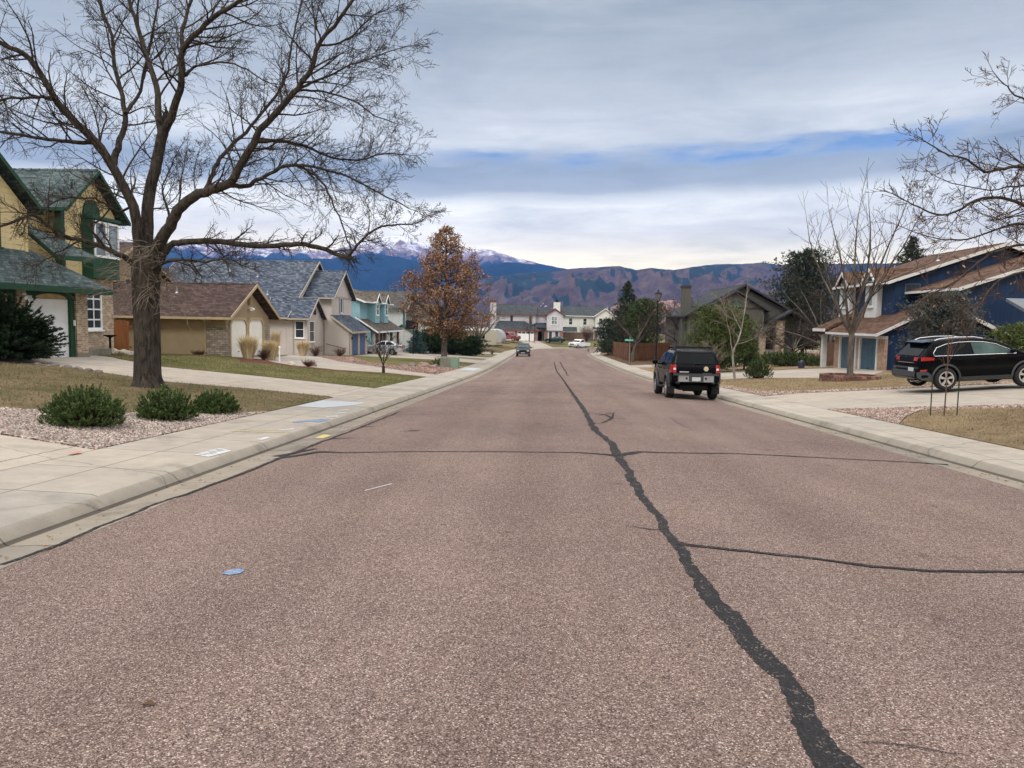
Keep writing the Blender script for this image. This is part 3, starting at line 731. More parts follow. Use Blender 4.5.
def gdoor(par, ax, p, u0, u1, z0, z1, s=1, m=None, rows=4, cols=3, lites=False, frame=None):
    d = MB(); abox(d, ax, p-.06*s, p-.03*s, u0, u1, z0, z1)
    for r in range(rows):
        za, zb = lerp(z0, z1, r/rows), lerp(z0, z1, (r+1)/rows)
        abox(d, ax, p-.031*s, p-.018*s, u0, u1, za+.012, zb-.012)
        if cols:
            for c in range(cols):
                ua, ub = lerp(u0, u1, c/cols), lerp(u0, u1, (c+1)/cols)
                if lites and r == rows-1: continue
                abox(d, ax, p-.019*s, p-.006*s, ua+.1, ub-.1, za+.1, zb-.1)
    o = d.build('garage_door', m, par)
    if lites:
        for c in range(cols):
            ua, ub = lerp(u0, u1, c/cols), lerp(u0, u1, (c+1)/cols); g = MB()
            abox(g, ax, p-.019*s, p-.010*s, ua+.12, ub-.12, lerp(z0, z1, (rows-1)/rows)+.1, z1-.12); g.build('lite', M_glass, o)
    h = MB(); uc = (u0+u1)/2; abox(h, ax, p-.02*s, p+.03*s, uc-.08, uc+.08, z0+.34, z0+.37); h.build('handle', M_black, o)
    return o
def gable_roof(par, ax, a0, a1, c0, c1, ze, zr, m, fm, th=.14, ov=0., fascia=.2, name='roof', cap=True):
    """ridge along ax from a0 to a1, eaves at c0 and c1 (height ze), ridge height zr"""
    r = MB(); cm = (c0+c1)/2
    def q(a, c, z): return (a, c, z) if ax == 'x' else (c, a, z)
    r.slab([q(a0, c0, ze), q(a1, c0, ze), q(a1, cm, zr), q(a0, cm, zr)], th)
    r.slab([q(a0, c1, ze), q(a1, c1, ze), q(a1, cm+.002, zr), q(a0, cm+.002, zr)], th)
    if cap:
        n = max(1, int(abs(a1-a0)/.35))
        for i in range(n):
            x0, x1 = lerp(a0, a1, i/n), lerp(a0, a1, (i+.9)/n)
            k = (zr-ze)/abs(c1-cm)*.14
            for s in (-1, 1): r.slab([q(x0, cm+s*.14, zr-k+.02), q(x1, cm+s*.14, zr-k+.035), q(x1, cm, zr+.035), q(x0, cm, zr+.02)], .02)
    o = r.build(name, m, par)
    f = MB()
    for a, s in ((a0, -1), (a1, 1)):                                    # rake boards
        if a0 > a1: s = -s
        for c in (c0, c1):
            z0 = -.02
            A, B = q(a, c, ze-th*.5), q(a, cm, zr-th*.5)
            A2, B2 = q(a+.04*s, c, ze-th*.5), q(a+.04*s, cm, zr-th*.5)
            def dz(v, d): return (v[0], v[1], v[2]+d)
            f.hexa([dz(A, -fascia*.6), dz(A2, -fascia*.6), dz(B2, -fascia*.6), dz(B, -fascia*.6)], [dz(A, th*.5-.01), dz(A2, th*.5-.01), dz(B2, th*.5-.01), dz(B, th*.5-.01)])
    for c, s in ((c0, -1 if c0 < c1 else 1), (c1, 1 if c0 < c1 else -1)):          # gutters
        aa, bb = q(a0, c+.01*s, ze-th-.02), q(a1, c+.12*s, ze-.03)
        f.box(aa[0], bb[0], aa[1], bb[1], aa[2], bb[2])
    f.build('fascia', fm, o)
    return o
def gable_wall(mb, ax, a0, a1, c0, c1, z0, ze, zr):
    """solid block with a gabled top, ridge along ax"""
    mb.prism([(c0, z0), (c1, z0), (c1, ze), ((c0+c1)/2, zr), (c0, ze)], ax, a0, a1)
def mono_roof(par, q, m, fm, th=.14, name='roof'):
    r = MB(); r.slab(q, th); o = r.build(name, m, par)
    f = MB()
    for i in range(4):
        a, b = Vector(q[i]), Vector(q[(i+1) % 4])
        c = sum((Vector(p) for p in q), Vector())/4
        e = (a+b)/2-c; e.z = 0; n = Vector((b.y-a.y, a.x-b.x, 0)).normalized()
        if n.dot(e) < 0: n = -n
        if i == 2: continue
        d = Vector((0, 0, -th-.05)); t = Vector((0, 0, -.015))
        f.hexa([a+d+n*.003, b+d+n*.003, b+d+n*.045, a+d+n*.045], [a+t+n*.003, b+t+n*.003, b+t+n*.045, a+t+n*.045])
    f.build('fascia', fm, o); return o
def downspout(par, x, y, z0, z1, m, s=(0, -1)):
    d = MB(); ox, oy = s[0]*.06, s[1]*.06
    d.tube([(x+ox*3.4, y+oy*3.4, z1), (x+ox*3, y+oy*3, z1-.12), (x+ox, y+oy, z1-.3), (x+ox, y+oy, z0+.15), (x+ox*2, y+oy*2, z0+.05), (x+ox*4, y+oy*4, z0)], .04, 6); d.build('downspout', m, par)
def wallmb(par, m, *boxes, name='wall'):
    w = MB()
    for b in boxes: w.box(*b)
    return w.build(name, m, par)
def vents(par, L):
    for x, y, z in L: v = MB(); v.tube([(x, y, z-.2), (x, y, z+.4)], .05, 8); v.lathe([(.13, -.05), (.06, .06), (0, .06)], 10, (x, y, z+.05)); v.build('roof_vent', M_galv, par, smooth=.7)
def parts(par, name, m, boxes):
    for b in boxes: wallmb(par, m, b, name=name)
# ------------------------------------------------------------------ yellow house with green trim
def house_yellow():
    t = thing('yellow_house', 'yellow lap-sided two-storey house with dark green trim and white garage doors at the far left', 'house', (-20, 28, -.1))
    Y_ = siding('yellow lap siding', (.66, .53, .28), .19); GR = plain('dark green trim', (.012, .055, .026), .5, .12, 2)
    BR = brickm('tan brick', (.60, .46, .33), (.30, .19, .12), (.50, .44, .36)); RF = shingle('green grey shingles', (.028, .043, .045), (.055, .076, .076), (.10, .122, .118))
    TAN = plain('tan panel', (.40, .29, .15), .6)
    w = MB(); w.box(-30, -17.75, 19, 28.7, -1.2, 2.5); w.box(-30, -19.5, 28.7, 34.0, -1.2, 3.05); w.build('wall', Y_, t)
    for y0, y1 in ((28.08, 28.78), (24.85, 25.3), (21.9, 22.3)):
        pl = wallmb(t, BR, (-17.9, -17.45, y0, y1, -1.2, 2.32), name='brick_pillar'); wallmb(pl, M_gut, (-17.92, -17.42, y0-.03, y1+.03, -1.2, .06), name='footing')
    b = MB(); b.prism([(-19.62, 30.6), (-19.46, 30.6), (-19.46, 34.05), (-30, 34.05), (-30, 33.9), (-19.62, 33.9)], 'z', -1.2, 3.04); b.build('brick_facing', BR, t)
    g = MB(); g.box(-17.76, -17.5, 22.3, 28.08, 2.06, 2.32)
    for y0, y1 in ((27.82, 28.08), (25.3, 25.5), (24.6, 24.85), (22.3, 22.45)): g.box(-17.75, -17.52, y0, y1, -.3, 2.06)
    g.box(-19.66, -19.4, 30.35, 30.6, 2.9, 5.8); g.box(-19.5, -19.38, 31.2, 31.5, -.1, 2.6); g.build('trim', GR, t)
    for yc in (26.65, 23.6):
        a = MB(); pts = [(yc-.85, 2.07)]+[(yc+.85*math.cos(PI-k*PI/10), 2.07+.17*math.sin(k*PI/10)) for k in range(11)]
        a.prism(pts, 'x', -17.5, -17.46); a.build('arch_panel', TAN, t)
    gdoor(t, 'x', -17.6, 25.5, 27.82, -.1, 2.06, 1, M_white, 5, 0); gdoor(t, 'x', -17.6, 22.45, 24.6, -.06, 2.06, 1, M_white, 5, 0)
    r = MB()                                                         # hipped garage roof
    r.slab([(-16.9, 18, 2.5), (-16.9, 29.5, 2.5), (-18.7, 27.1, 3.9), (-18.7, 18, 3.9)], .14)
    r.poly([(-16.9, 29.5, 2.5), (-19.6, 29.5, 2.5), (-18.7, 27.1, 3.9)])
    o = r.build('garage_roof', RF, t)
    f = MB(); f.box(-16.9, -16.78, 18, 29.62, 2.28, 2.47); f.box(-19.6, -16.9, 29.5, 29.62, 2.28, 2.47); f.build('fascia', GR, o)
    w = MB(); gable_wall(w, 'x', -26, -18.5, 21.0, 26.95, 2.4, 5.25, 7.45); w.box(-30, -20.3, 26.9, 31, 2.4, 5.75)
    gable_wall(w, 'x', -30, -19.5, 30.75, 34.4, 3.02, 5.9, 7.5); w.build('upper_wall', Y_, t)
    gable_roof(t, 'x', -27, -18.2, 20.45, 27.5, 5.25, 7.8, RF, GR)
    gable_roof(t, 'x', -27, -19.1, 30.2, 34.95, 5.75, 7.65, RF, GR)
    o = MB(); o.slab([(-20.0, 26.5, 5.75), (-20.0, 31.2, 5.75), (-24, 31.2, 7.6), (-24, 26.5, 7.6)], .14); o.build('rear_roof', RF, t)
    o = mono_roof(t, [(-18.1, 28.0, 3.72), (-18.1, 30.9, 3.78), (-19.5, 30.2, 4.55), (-19.5, 27.9, 4.95)], RF, GR, name='entry_roof')
    cb = MB(); cb.box(-18.52, -18.46, 26.83, 26.98, 3.7, 5.2); cb.build('corner_board', Y_, t)
    window(t, 'x', -18.5, 24.0, 25.6, 3.75, 5.5, 1, GR, M_glass, 2, 1, .16)
    bay = MB(); bay.prism([(-19.5, 31.85), (-19.1, 32.0), (-19.1, 34.0), (-19.5, 34.15)], 'z', 3.05, 5.55); bay.prism([(-19.55, 31.75), (-19.02, 31.93), (-19.02, 34.08), (-19.55, 34.2)], 'z', 5.55, 5.68)
    ba = bay.build('bay_window', GR, t)
    window(ba, 'x', -19.1, 32.08, 33.0, 3.95, 5.48, 1, M_white, M_glass2, 1, 1, .09, False); window(ba, 'x', -19.1, 33.06, 33.95, 3.95, 5.48, 1, M_white, M_glass2, 1, 1, .09, False)
    ar = MB(); ar.prism([(31.95, 5.68)]+[(32.55+.6*math.cos(PI-k*PI/12), 5.68+.72*math.sin(k*PI/12)) for k in range(13)], 'x', -19.5, -19.42); ar.build('arched_vent', GR, t)
    window(t, 'x', -19.46, 31.9, 33.1, .85, 2.62, 1, M_white, M_glass, 2, 4, .1)
    l = MB(); l.box(-17.45, -17.36, 25.0, 25.2, 2.02, 2.2); l.tube([(-17.36, 25.05, 2.1), (-17.22, 24.98, 2.04)], [.05, .07], 8); l.tube([(-17.36, 25.15, 2.1), (-17.22, 25.25, 2.06)], [.05, .07], 8); l.build('flood_light', M_white, t)
    l = MB(); l.box(-17.5, -17.44, 27.93, 28.0, 1.1, 1.3); l.build('keypad', M_white, t)
    l = MB(); l.tube([(-17.4, 24.2, 1.65), (-17.4, 24.2, 1.95)], [.07, .12], 8); l.build('wall_lantern', plain('frosted lamp glass', (.5, .5, .48), .3), t)
    st = MB(); st.box(-19.5, -18.6, 30.7, 32.3, -.6, .08); st.build('doorstep', M_gut, t)
house_yellow()
# ------------------------------------------------------------------ tan stucco house
def house_tan():
    t = thing('tan_house', 'tan stucco house with brown shingle roof and two cream garage doors', 'house', (-20, 44, -.75))
    ST = plain('tan stucco', (.33, .25, .155), .9, .1, 1.5, .1, bump=.3, bscale=45); TR = plain('light tan trim', (.40, .31, .19), .6, .06)
    RF = shingle('brown shingles', (.032, .019, .017), (.058, .036, .031), (.09, .06, .05)); SN = brickm('stacked stone', (.42, .36, .29), (.24, .195, .155), (.17, .145, .12), .3, .11, .014)
    CR = plain('cream door paint', (.80, .77, .68), .5, .05)
    w = MB(); gable_wall(w, 'x', -25, -16.85, 40.9, 47.35, -1.6, 1.5, 3.1); gable_wall(w, 'x', -37, -25, 40.95, 52.2, -1.6, 3.1, 5.6); w.build('wall', ST, t)
    gable_roof(t, 'x', -25.6, -16.35, 40.35, 48.0, 1.5, 3.42, RF, TR); gable_roof(t, 'x', -38, -24.6, 40.4, 52.8, 2.9, 5.9, RF, TR)
    s = MB(); s.prism([(-17.9, 40.84), (-16.78, 40.84), (-16.78, 41.34), (-16.86, 41.34), (-16.86, 40.9), (-17.9, 40.9)], 'z', -1.6, .98); s.build('stone_facing', SN, t); parts(t, 'stone_facing', SN, [(-16.86, -16.78, 46.26, 47.38, -1.6, .98)])
    for y0, y1 in ((41.42, 43.62), (43.98, 46.18)):
        f = MB(); f.prism([(y0-.16, -.8), (y0, -.8), (y0, 1.05), (y0+.28, 1.32), (y1-.28, 1.32), (y1, 1.05), (y1, -.8), (y1+.16, -.8), (y1+.16, 1.12), (y1-.2, 1.48), (y0+.2, 1.48), (y0-.16, 1.12)], 'x', -16.86, -16.74); f.build('door_surround', TR, t)
    for y0, y1 in ((41.42, 43.62), (43.98, 46.18)): gdoor(t, 'x', -16.8, y0, y1, -.78, 1.33, 1, CR, 4, 0)
    for y0, y1 in ((41.42, 43.62), (43.98, 46.18)):
        for a, b in ((y0, y0+.2), (y1, y1-.2)): c = MB(); c.prism([(a, 1.13), (b, 1.325), (a, 1.325)], 'x', -16.84, -16.79); c.build('door_corner', ST, t)
    v = MB(); v.box(-16.85, -16.79, 44.0, 44.3, 2.2, 2.75); v.build('gable_vent', plain('dark tan vent', (.14, .10, .055), .7), t)
    l = MB(); l.box(-16.85, -16.74, 44.05, 44.2, 1.98, 2.08)
    for a in (-.18, .2): l.tube([(-16.74, 44.12, 2.03), (-16.6, 44.12+a, 1.93)], [.05, .09], 8)
    l.build('flood_light', M_white, t)
    downspout(t, -17.95, 40.9, -.6, 1.36, TR)
    window(t, 'y', 40.95, -27.6, -26.4, 1.55, 2.5, -1, TR, M_glass, 2, 1)
    window(t, 'x', -25, 45.6, 46.9, 2.6, 3.7, 1, TR, M_glass, 2, 1)
    vents(t, ((-20.5, 43, 2.75), (-22.6, 42.4, 2.45))); t.location.x -= .35
house_tan()
# ------------------------------------------------------------------ pale grey house with blue shingles
def house_grey():
    t = thing('pale_grey_house', 'pale grey house with mottled blue-grey shingle roofs and blue garage doors', 'house', (-21, 69, -1.9))
    ST = plain('pale grey stucco', (.54, .48, .44), .85, .06, 1.2, .15, bump=.15, bscale=40); TR = plain('putty trim', (.42, .36, .30), .6, .05)
    RF = shingle('blue grey shingles', (.028, .037, .056), (.058, .072, .098), (.13, .146, .165), .19, .3); BL = plain('blue door paint', (.07, .11, .22), .5, .1)
    w = MB(); gable_wall(w, 'x', -34, -21.5, 64.5, 81.8, -3, 1.75, 6.6); w.box(-21.49, -19.7, 64.5, 69.4, -3, 1.45); gable_wall(w, 'x', -21.49, -19.7, 64.5, 68.6, 1.452, 1.5, 3.0)
    gable_wall(w, 'x', -25, -19.0, 69.45, 76.6, -3, 3.4, 5.65); w.prism([(-19.6, -3), (-17.3, -3), (-17.3, .3), (-19.0, 1.55), (-19.6, 1.55)], 'y', 69.3, 75.6) ; w.build('wall', ST, t)
    gable_roof(t, 'x', -35, -21.2, 63.9, 82.5, 1.5, 6.85, RF, TR); gable_roof(t, 'x', -23.5, -19.35, 64.0, 69.1, 1.45, 3.2, RF, TR)
    gable_roof(t, 'x', -26, -18.6, 68.95, 77.1, 3.35, 5.95, RF, TR)
    mono_roof(t, [(-16.95, 68.95, .3), (-16.95, 75.95, .3), (-19.0, 75.95, 1.78), (-19.0, 68.95, 1.78)], RF, TR, name='garage_roof')
    window(t, 'y', 64.5, -20.75, -19.95, -.25, 1.2, -1, M_white, M_glass, 1, 2); window(t, 'x', -19.7, 65.0, 66.4, -.6, 1.2, 1, M_white, M_glass, 1, 2)
    v = MB(); v.prism([(66.2, 1.75), (66.95, 1.75), (66.95, 2.1), (66.58, 2.45), (66.2, 2.1)], 'x', -19.72, -19.66); v.build('gable_vent', M_dark, t)
    window(t, 'x', -19.0, 72.3, 73.1, 1.95, 3.4, 1, M_white, M_glass, 1, 1, shut=plain('grey shutter', (.22, .24, .26), .6))
    b = MB(); b.box(-18.98, -18.93, 69.4, 76.6, 3.38, 3.5); b.build('band', TR, t)
    for y0, y1 in ((69.7, 71.9), (72.6, 74.8)): gdoor(t, 'x', -17.225, y0, y1, -1.95, .12, 1, BL, 4, 2)
    parts(t, 'door_jamb', TR, [(-17.34, -17.17, y0, y1, -3, .1) for y0, y1 in ((69.3, 69.66), (71.94, 72.56), (74.84, 75.6))])
    for y in (69.48, 75.1): l = MB(); l.tube([(-17.15, y, -.45), (-17.15, y, -.2)], [.06, .11], 8); l.build('wall_lantern', M_black, t)
    h = MB(); h.tube([(-19.4, 69.1, -.85), (-17.7, 69.1, -1.25)], .025, 6)
    for x, z in ((-19.4, -.85), (-17.7, -1.25)): h.tube([(x, 69.1, z), (x, 69.3, z)], .02, 5)
    h.build('handrail', M_black, t)
    downspout(t, -20.9, 64.5, -1.7, 1.36, TR); vents(t, ((-26, 70, 5.1), (-24, 67, 3.4), (-29, 71, 5.6))); t.location.x -= .4
house_grey()
# ------------------------------------------------------------------ teal house
def house_teal():
    t = thing('teal_house', 'teal house with white trim, grey-brown roofs and two small dormers', 'house', (-20, 86, -2.2))
    TE = plain('teal siding', (.25, .44, .485), .6, .1, 1.5); WT = M_white; RF = shingle('grey brown shingles', (.06, .05, .04), (.10, .083, .065), (.15, .125, .10)); BN = plain('brown post', (.16, .075, .04), .7)
    w = MB(); w.prism([(-32, -3.2), (-18.6, -3.2), (-18.6, 3.3), (-23.2, 5.0), (-32, 2.4)], 'y', 81, 95); w.prism([(-19, -3.2), (-17.4, -3.2), (-17.4, .25), (-18.5, .95), (-19, .95)], 'y', 81.02, 84.5); w.build('wall', TE, t)
    gable_roof(t, 'y', 80.6, 95.4, -17.95, -28.5, 3.3, 5.25, RF, WT)
    mono_roof(t, [(-16.6, 80.6, .15), (-16.6, 95.2, .15), (-19.0, 95.2, 1.7), (-19.0, 80.6, 1.7)], RF, WT, name='porch_roof')
    for y in (84.6, 89.4):
        d = MB(); gable_wall(d, 'x', -20.5, -17.75, y, y+2.2, 1.0, 3.5, 4.1); do = d.build('dormer', TE, t)
        gable_roof(do, 'x', -21, -17.55, y-.2, y+2.4, 3.35, 4.3, RF, WT, name='dormer_roof')
        window(do, 'x', -17.75, y+.5, y+1.7, 1.85, 3.3, 1, WT, M_glass, 1, 2, .1)
    parts(t, 'porch_post', BN, [(-17.0, -16.75, y, y+.25, -3, .1) for y in (81.3, 85.2, 89, 93)])
    f = MB(); f.box(-18.62, -18.5, 86.5, 94, -3, .3); f.build('porch_wall', WT, t)
    window(t, 'x', -18.5, 88.2, 89.6, -1.5, .0, 1, WT, M_glass, 2, 1); d = MB(); d.box(-18.5, -18.44, 90.6, 91.6, -2.4, -.2); d.build('door', BN, t)
    gdoor(t, 'x', -17.33, 81.5, 84.2, -2.3, -.15, 1, WT, 4, 3); t.location.x -= 1.0
house_teal()
def house_white_green():
    t = thing('white_house', 'white house with teal corner trim and brown roof behind the dead-leaved oak', 'house', (-22, 108, -2.4))
    WS = siding('white lap siding', (.60, .60, .57), .22); RF = shingle('dark brown roofing', (.045, .04, .036), (.075, .066, .058), (.11, .10, .09)); TE = plain('dark teal trim', (.02, .12, .12), .5)
    w = MB(); gable_wall(w, 'x', -33, -18.9, 103, 112, -3.5, 3.0, 5.0); w.box(-18.9, -15.2, 105, 111, -3.5, 2.2); w.prism([(-20.6, -3.5), (-17.2, -3.5), (-17.2, -.3), (-18.9, .5), (-20.6, -.3)], 'y', 101.2, 103.1); w.build('wall', WS, t)
    gable_roof(t, 'x', -34, -18.5, 102.4, 112.6, 2.95, 5.3, RF, TE); gable_roof(t, 'y', 100.9, 103.2, -21, -16.8, -.4, .75, RF, TE)
    gable_roof(t, 'x', -18.85, -14.6, 104.4, 111.6, 2.1, 3.7, RF, TE, name='side_roof')
    c = MB()
    c.box(-19.07, -18.85, 102.9, 103.1, -3, 3)
    c.box(-18.7, -14.9, 104.85, 104.98, .95, 1.15); c.build('corner_board', TE, t)
    window(t, 'y', 105, -18.3, -17.5, 1.0, 2.1, -1, M_white, M_glass, 1, 2); window(t, 'y', 105, -16.4, -15.7, -1.6, .2, -1, M_white, M_glass, 1, 2)
house_white_green()
# ------------------------------------------------------------------ the two houses across the end of the street
def house_lilac():
    t = thing('lilac_house', 'lilac-grey two-storey house with dark red trim facing down the street', 'house', (-4, 172, -3))
    WL_ = siding('pale lilac siding', (.56, .54, .58), .2); RD = plain('dark red trim', (.20, .05, .05), .6); RF = shingle('slate shingles', (.028, .034, .038), (.048, .056, .062), (.075, .083, .09)); BK = brickm('red brick', (.30, .13, .09), (.20, .08, .06), (.3, .26, .22))
    w = MB(); gable_wall(w, 'x', -11.5, -2.2, 172, 180, -4, 3.0, 4.9); w.box(-11, -1.6, 169, 172, -4, -.5);
    gable_wall(w, 'y', 170.8, 178, .3, 3.9, -.6, 2.9, 4.0); w.box(.5, 3.7, 171.2, 178, -4, -.55); w.box(-2.4, .6, 173, 178, -4, 3.1); w.build('wall', WL_, t)
    gable_roof(t, 'x', -12, -2.0, 171.5, 180.5, 2.9, 5.15, RF, RD); gable_roof(t, 'y', 170.4, 178, -.2, 4.4, 2.75, 4.35, RF, RD); gable_roof(t, 'x', -2.0, 2, 172.6, 178, 2.9, 4.3, RF, RD)
    r = MB(); r.slab([(-11.4, 168.6, -.45), (-1.2, 168.6, -.45), (-4.6, 172, 1.4), (-10.2, 172, 1.4)], .15); r.slab([(-3.3, 170, .1), (.3, 170, .1), (.3, 173, 1.1), (-3.3, 173, 1.1)], .12); o = r.build('garage_roof', RF, t)
    f = MB(); f.box(-11.5, -1.1, 168.5, 168.6, -.75, -.48); f.build('fascia', RD, o)
    gdoor(t, 'y', 168.95, -6.0, -2.4, -3.0, -.85, -1, M_white, 4, 4, True)
    parts(t, 'brick_pillar', BK, [(-6.6, -6.1, 168.85, 169, -4, -.7), (-2.3, -1.6, 168.85, 169, -4, -.7), (-.2, .5, 170.9, 171.2, -4, -.6), (3.3, 4.0, 170.9, 171.3, -4, -.6)])
    window(t, 'y', 170.8, 1.3, 2.7, .7, 2.6, -1, M_white, M_glass2, 2, 2, .1); window(t, 'y', 171.2, .8, 1.6, -2.6, -.7, -1, M_white, M_glass, 1, 1); window(t, 'y', 171.2, 2.2, 3.0, -2.6, -.7, -1, M_white, M_glass, 1, 1)
    window(t, 'y', 172, -7.8, -7.2, 1.3, 2.6, -1, RD, M_glass, 1, 1); window(t, 'y', 172, -3.6, -3.0, .9, 2.5, -1, RD, M_glass, 1, 1)
    d = MB(); d.box(-1.6, -.7, 172.9, 173, -3, -.9); d.build('door', M_dark, t)
    c = MB(); c.box(-12.2, -10.9, 170.4, 171.4, -4, 5.4); ch = c.build('chimney', WL_, t); c = MB(); c.box(-12.35, -10.75, 170.3, 171.5, 5.4, 5.75); c.build('chimney_cap', RD, ch)
house_lilac()
def house_cream():
    t = thing('cream_house', 'cream house with tall chimney and slate green roof at the bend', 'house', (9, 188, -3))
    WS = siding('cream siding', (.70, .69, .62), .2); RF = shingle('slate roofing', (.028, .035, .038), (.05, .06, .066), (.075, .085, .09)); BK = brickm('brown brick', (.38, .22, .15), (.28, .15, .1), (.3, .26, .22))
    w = MB(); w.prism([(185, -4), (195, -4), (195, 3), (190, 5.0), (185, 3)], 'x', 3.8, 14.5); gable_wall(w, 'y', 183, 190, 11.8, 16.4, -4, 2.9, 4.4); w.box(3.2, 8, 182.2, 185, -4, -.9); w.build('wall', WS, t)
    gable_roof(t, 'x', 3.0, 15, 184.5, 195.5, 2.9, 5.2, RF, M_white); gable_roof(t, 'y', 182.6, 190, 11.3, 16.9, 2.75, 4.7, RF, M_white)
    mono_roof(t, [(2.9, 181.8, -.9), (7.6, 181.8, -.9), (7.6, 185, .2), (2.9, 185, .2)], RF, M_white, name='side_roof')
    mono_roof(t, [(11.2, 181.6, -.25), (17, 181.6, -.25), (17, 183.4, .35), (11.2, 183.4, .35)], RF, M_white, name='porch_roof')
    gdoor(t, 'y', 182.95, 12.4, 15.6, -2.9, -.55, -1, M_white, 4, 4)
    parts(t, 'brick_pillar', BK, [(11.6, 12.3, 182.7, 183, -4, -.5), (15.7, 16.5, 182.7, 183, -4, -.5)])
    for x in (5.6, 9.0): window(t, 'y', 185, x, x+.9, .7, 2.3, -1, M_white, M_glass, 1, 2)
    for x in (12.6, 14.6): window(t, 'y', 183, x, x+.9, 1.0, 2.4, -1, M_white, M_glass, 1, 2)
    c = MB(); c.box(1.9, 3.5, 185.5, 187, -4, 6.0); ch = c.build('chimney', WS, t); c = MB(); c.tube([(2.7, 186.2, 6.0), (2.7, 186.2, 6.6)], .3, 8); c.build('chimney_pot', M_black, ch)
house_cream()
# ------------------------------------------------------------------ grey house on the right
def house_slate():
    t = thing('dark_grey_house', 'dark grey gabled house with arched window and tall chimney', 'house', (19, 77, -1.4))
    WG = siding('grey green siding', (.095, .09, .076), .2); RF = shingle('charcoal shingles', (.02, .023, .025), (.036, .04, .043), (.062, .066, .068)); TR = plain('black brown trim', (.035, .03, .035), .6); BK = brickm('buff brick', (.42, .31, .22), (.32, .23, .16), (.40, .35, .29))
    w = MB(); gable_wall(w, 'y', 76, 90, 13.9, 24.2, -2.6, 2.6, 5.15); gable_wall(w, 'y', 75, 77, 15.5, 20.9, -2.6, 3.1, 4.55); w.build('wall', WG, t)
    gable_roof(t, 'y', 75.4, 90.5, 13.4, 25, 2.35, 5.45, RF, TR); gable_roof(t, 'y', 74.6, 78, 15.0, 21.4, 2.95, 4.85, RF, TR)
    b = MB(); b.box(15.5, 20.9, 74.93, 75, 3.05, 3.2); b.build('band', TR, t)
    a = MB(); a.prism([(18.2+.62*math.cos(k*PI/12), 3.22+.62*math.sin(k*PI/12)) for k in range(13)], 'y', 74.9, 75.0); ar = a.build('arched_window', TR, t)
    a = MB(); a.prism([(18.2+.5*math.cos(k*PI/12), 3.25+.5*math.sin(k*PI/12)) for k in range(13)], 'y', 74.88, 74.91); a.build('pane', glassm('green tinted glass', (.05, .12, .10)), ar)
    gdoor(t, 'y', 74.97, 16.2, 20.3, -1.35, .75, -1, plain('dark garage paint', (.05, .045, .06), .6), 4, 4)
    mono_roof(t, [(15.2, 74.0, .95), (21.3, 74.0, .95), (21.3, 75.2, 1.55), (15.2, 75.2, 1.55)], RF, TR, name='garage_roof')
    parts(t, 'pillar', BK, [(20.35, 20.95, 74.2, 74.8, -2.6, .95), (21.9, 22.7, 74.3, 75.1, -2.6, 2.0)])
    gable_roof(t, 'y', 73.9, 76, 21.3, 25.2, 1.9, 3.0, RF, TR, name='porch_roof')
    s = MB()
    for i in range(4): s.box(21.0, 22.0, 73.3+i*.35, 76, -2.6, -1.3+i*.17)
    s.build('steps', M_gut, t); d = MB(); d.box(21.0, 21.9, 75.9, 76, -.65, 1.5); d.build('door', M_dark, t)
    window(t, 'y', 76, 22.9, 24.0, -.4, 1.1, -1, TR, M_glass, 3, 1)
    k = MB(); k.box(13.5, 14.25, 77, 78.2, -2.6, 5.1); ch = k.build('chimney', WG, t); k = MB(); k.box(13.42, 14.33, 76.9, 78.3, 5.1, 5.3); k.build('chimney_cap', TR, ch)
house_slate()
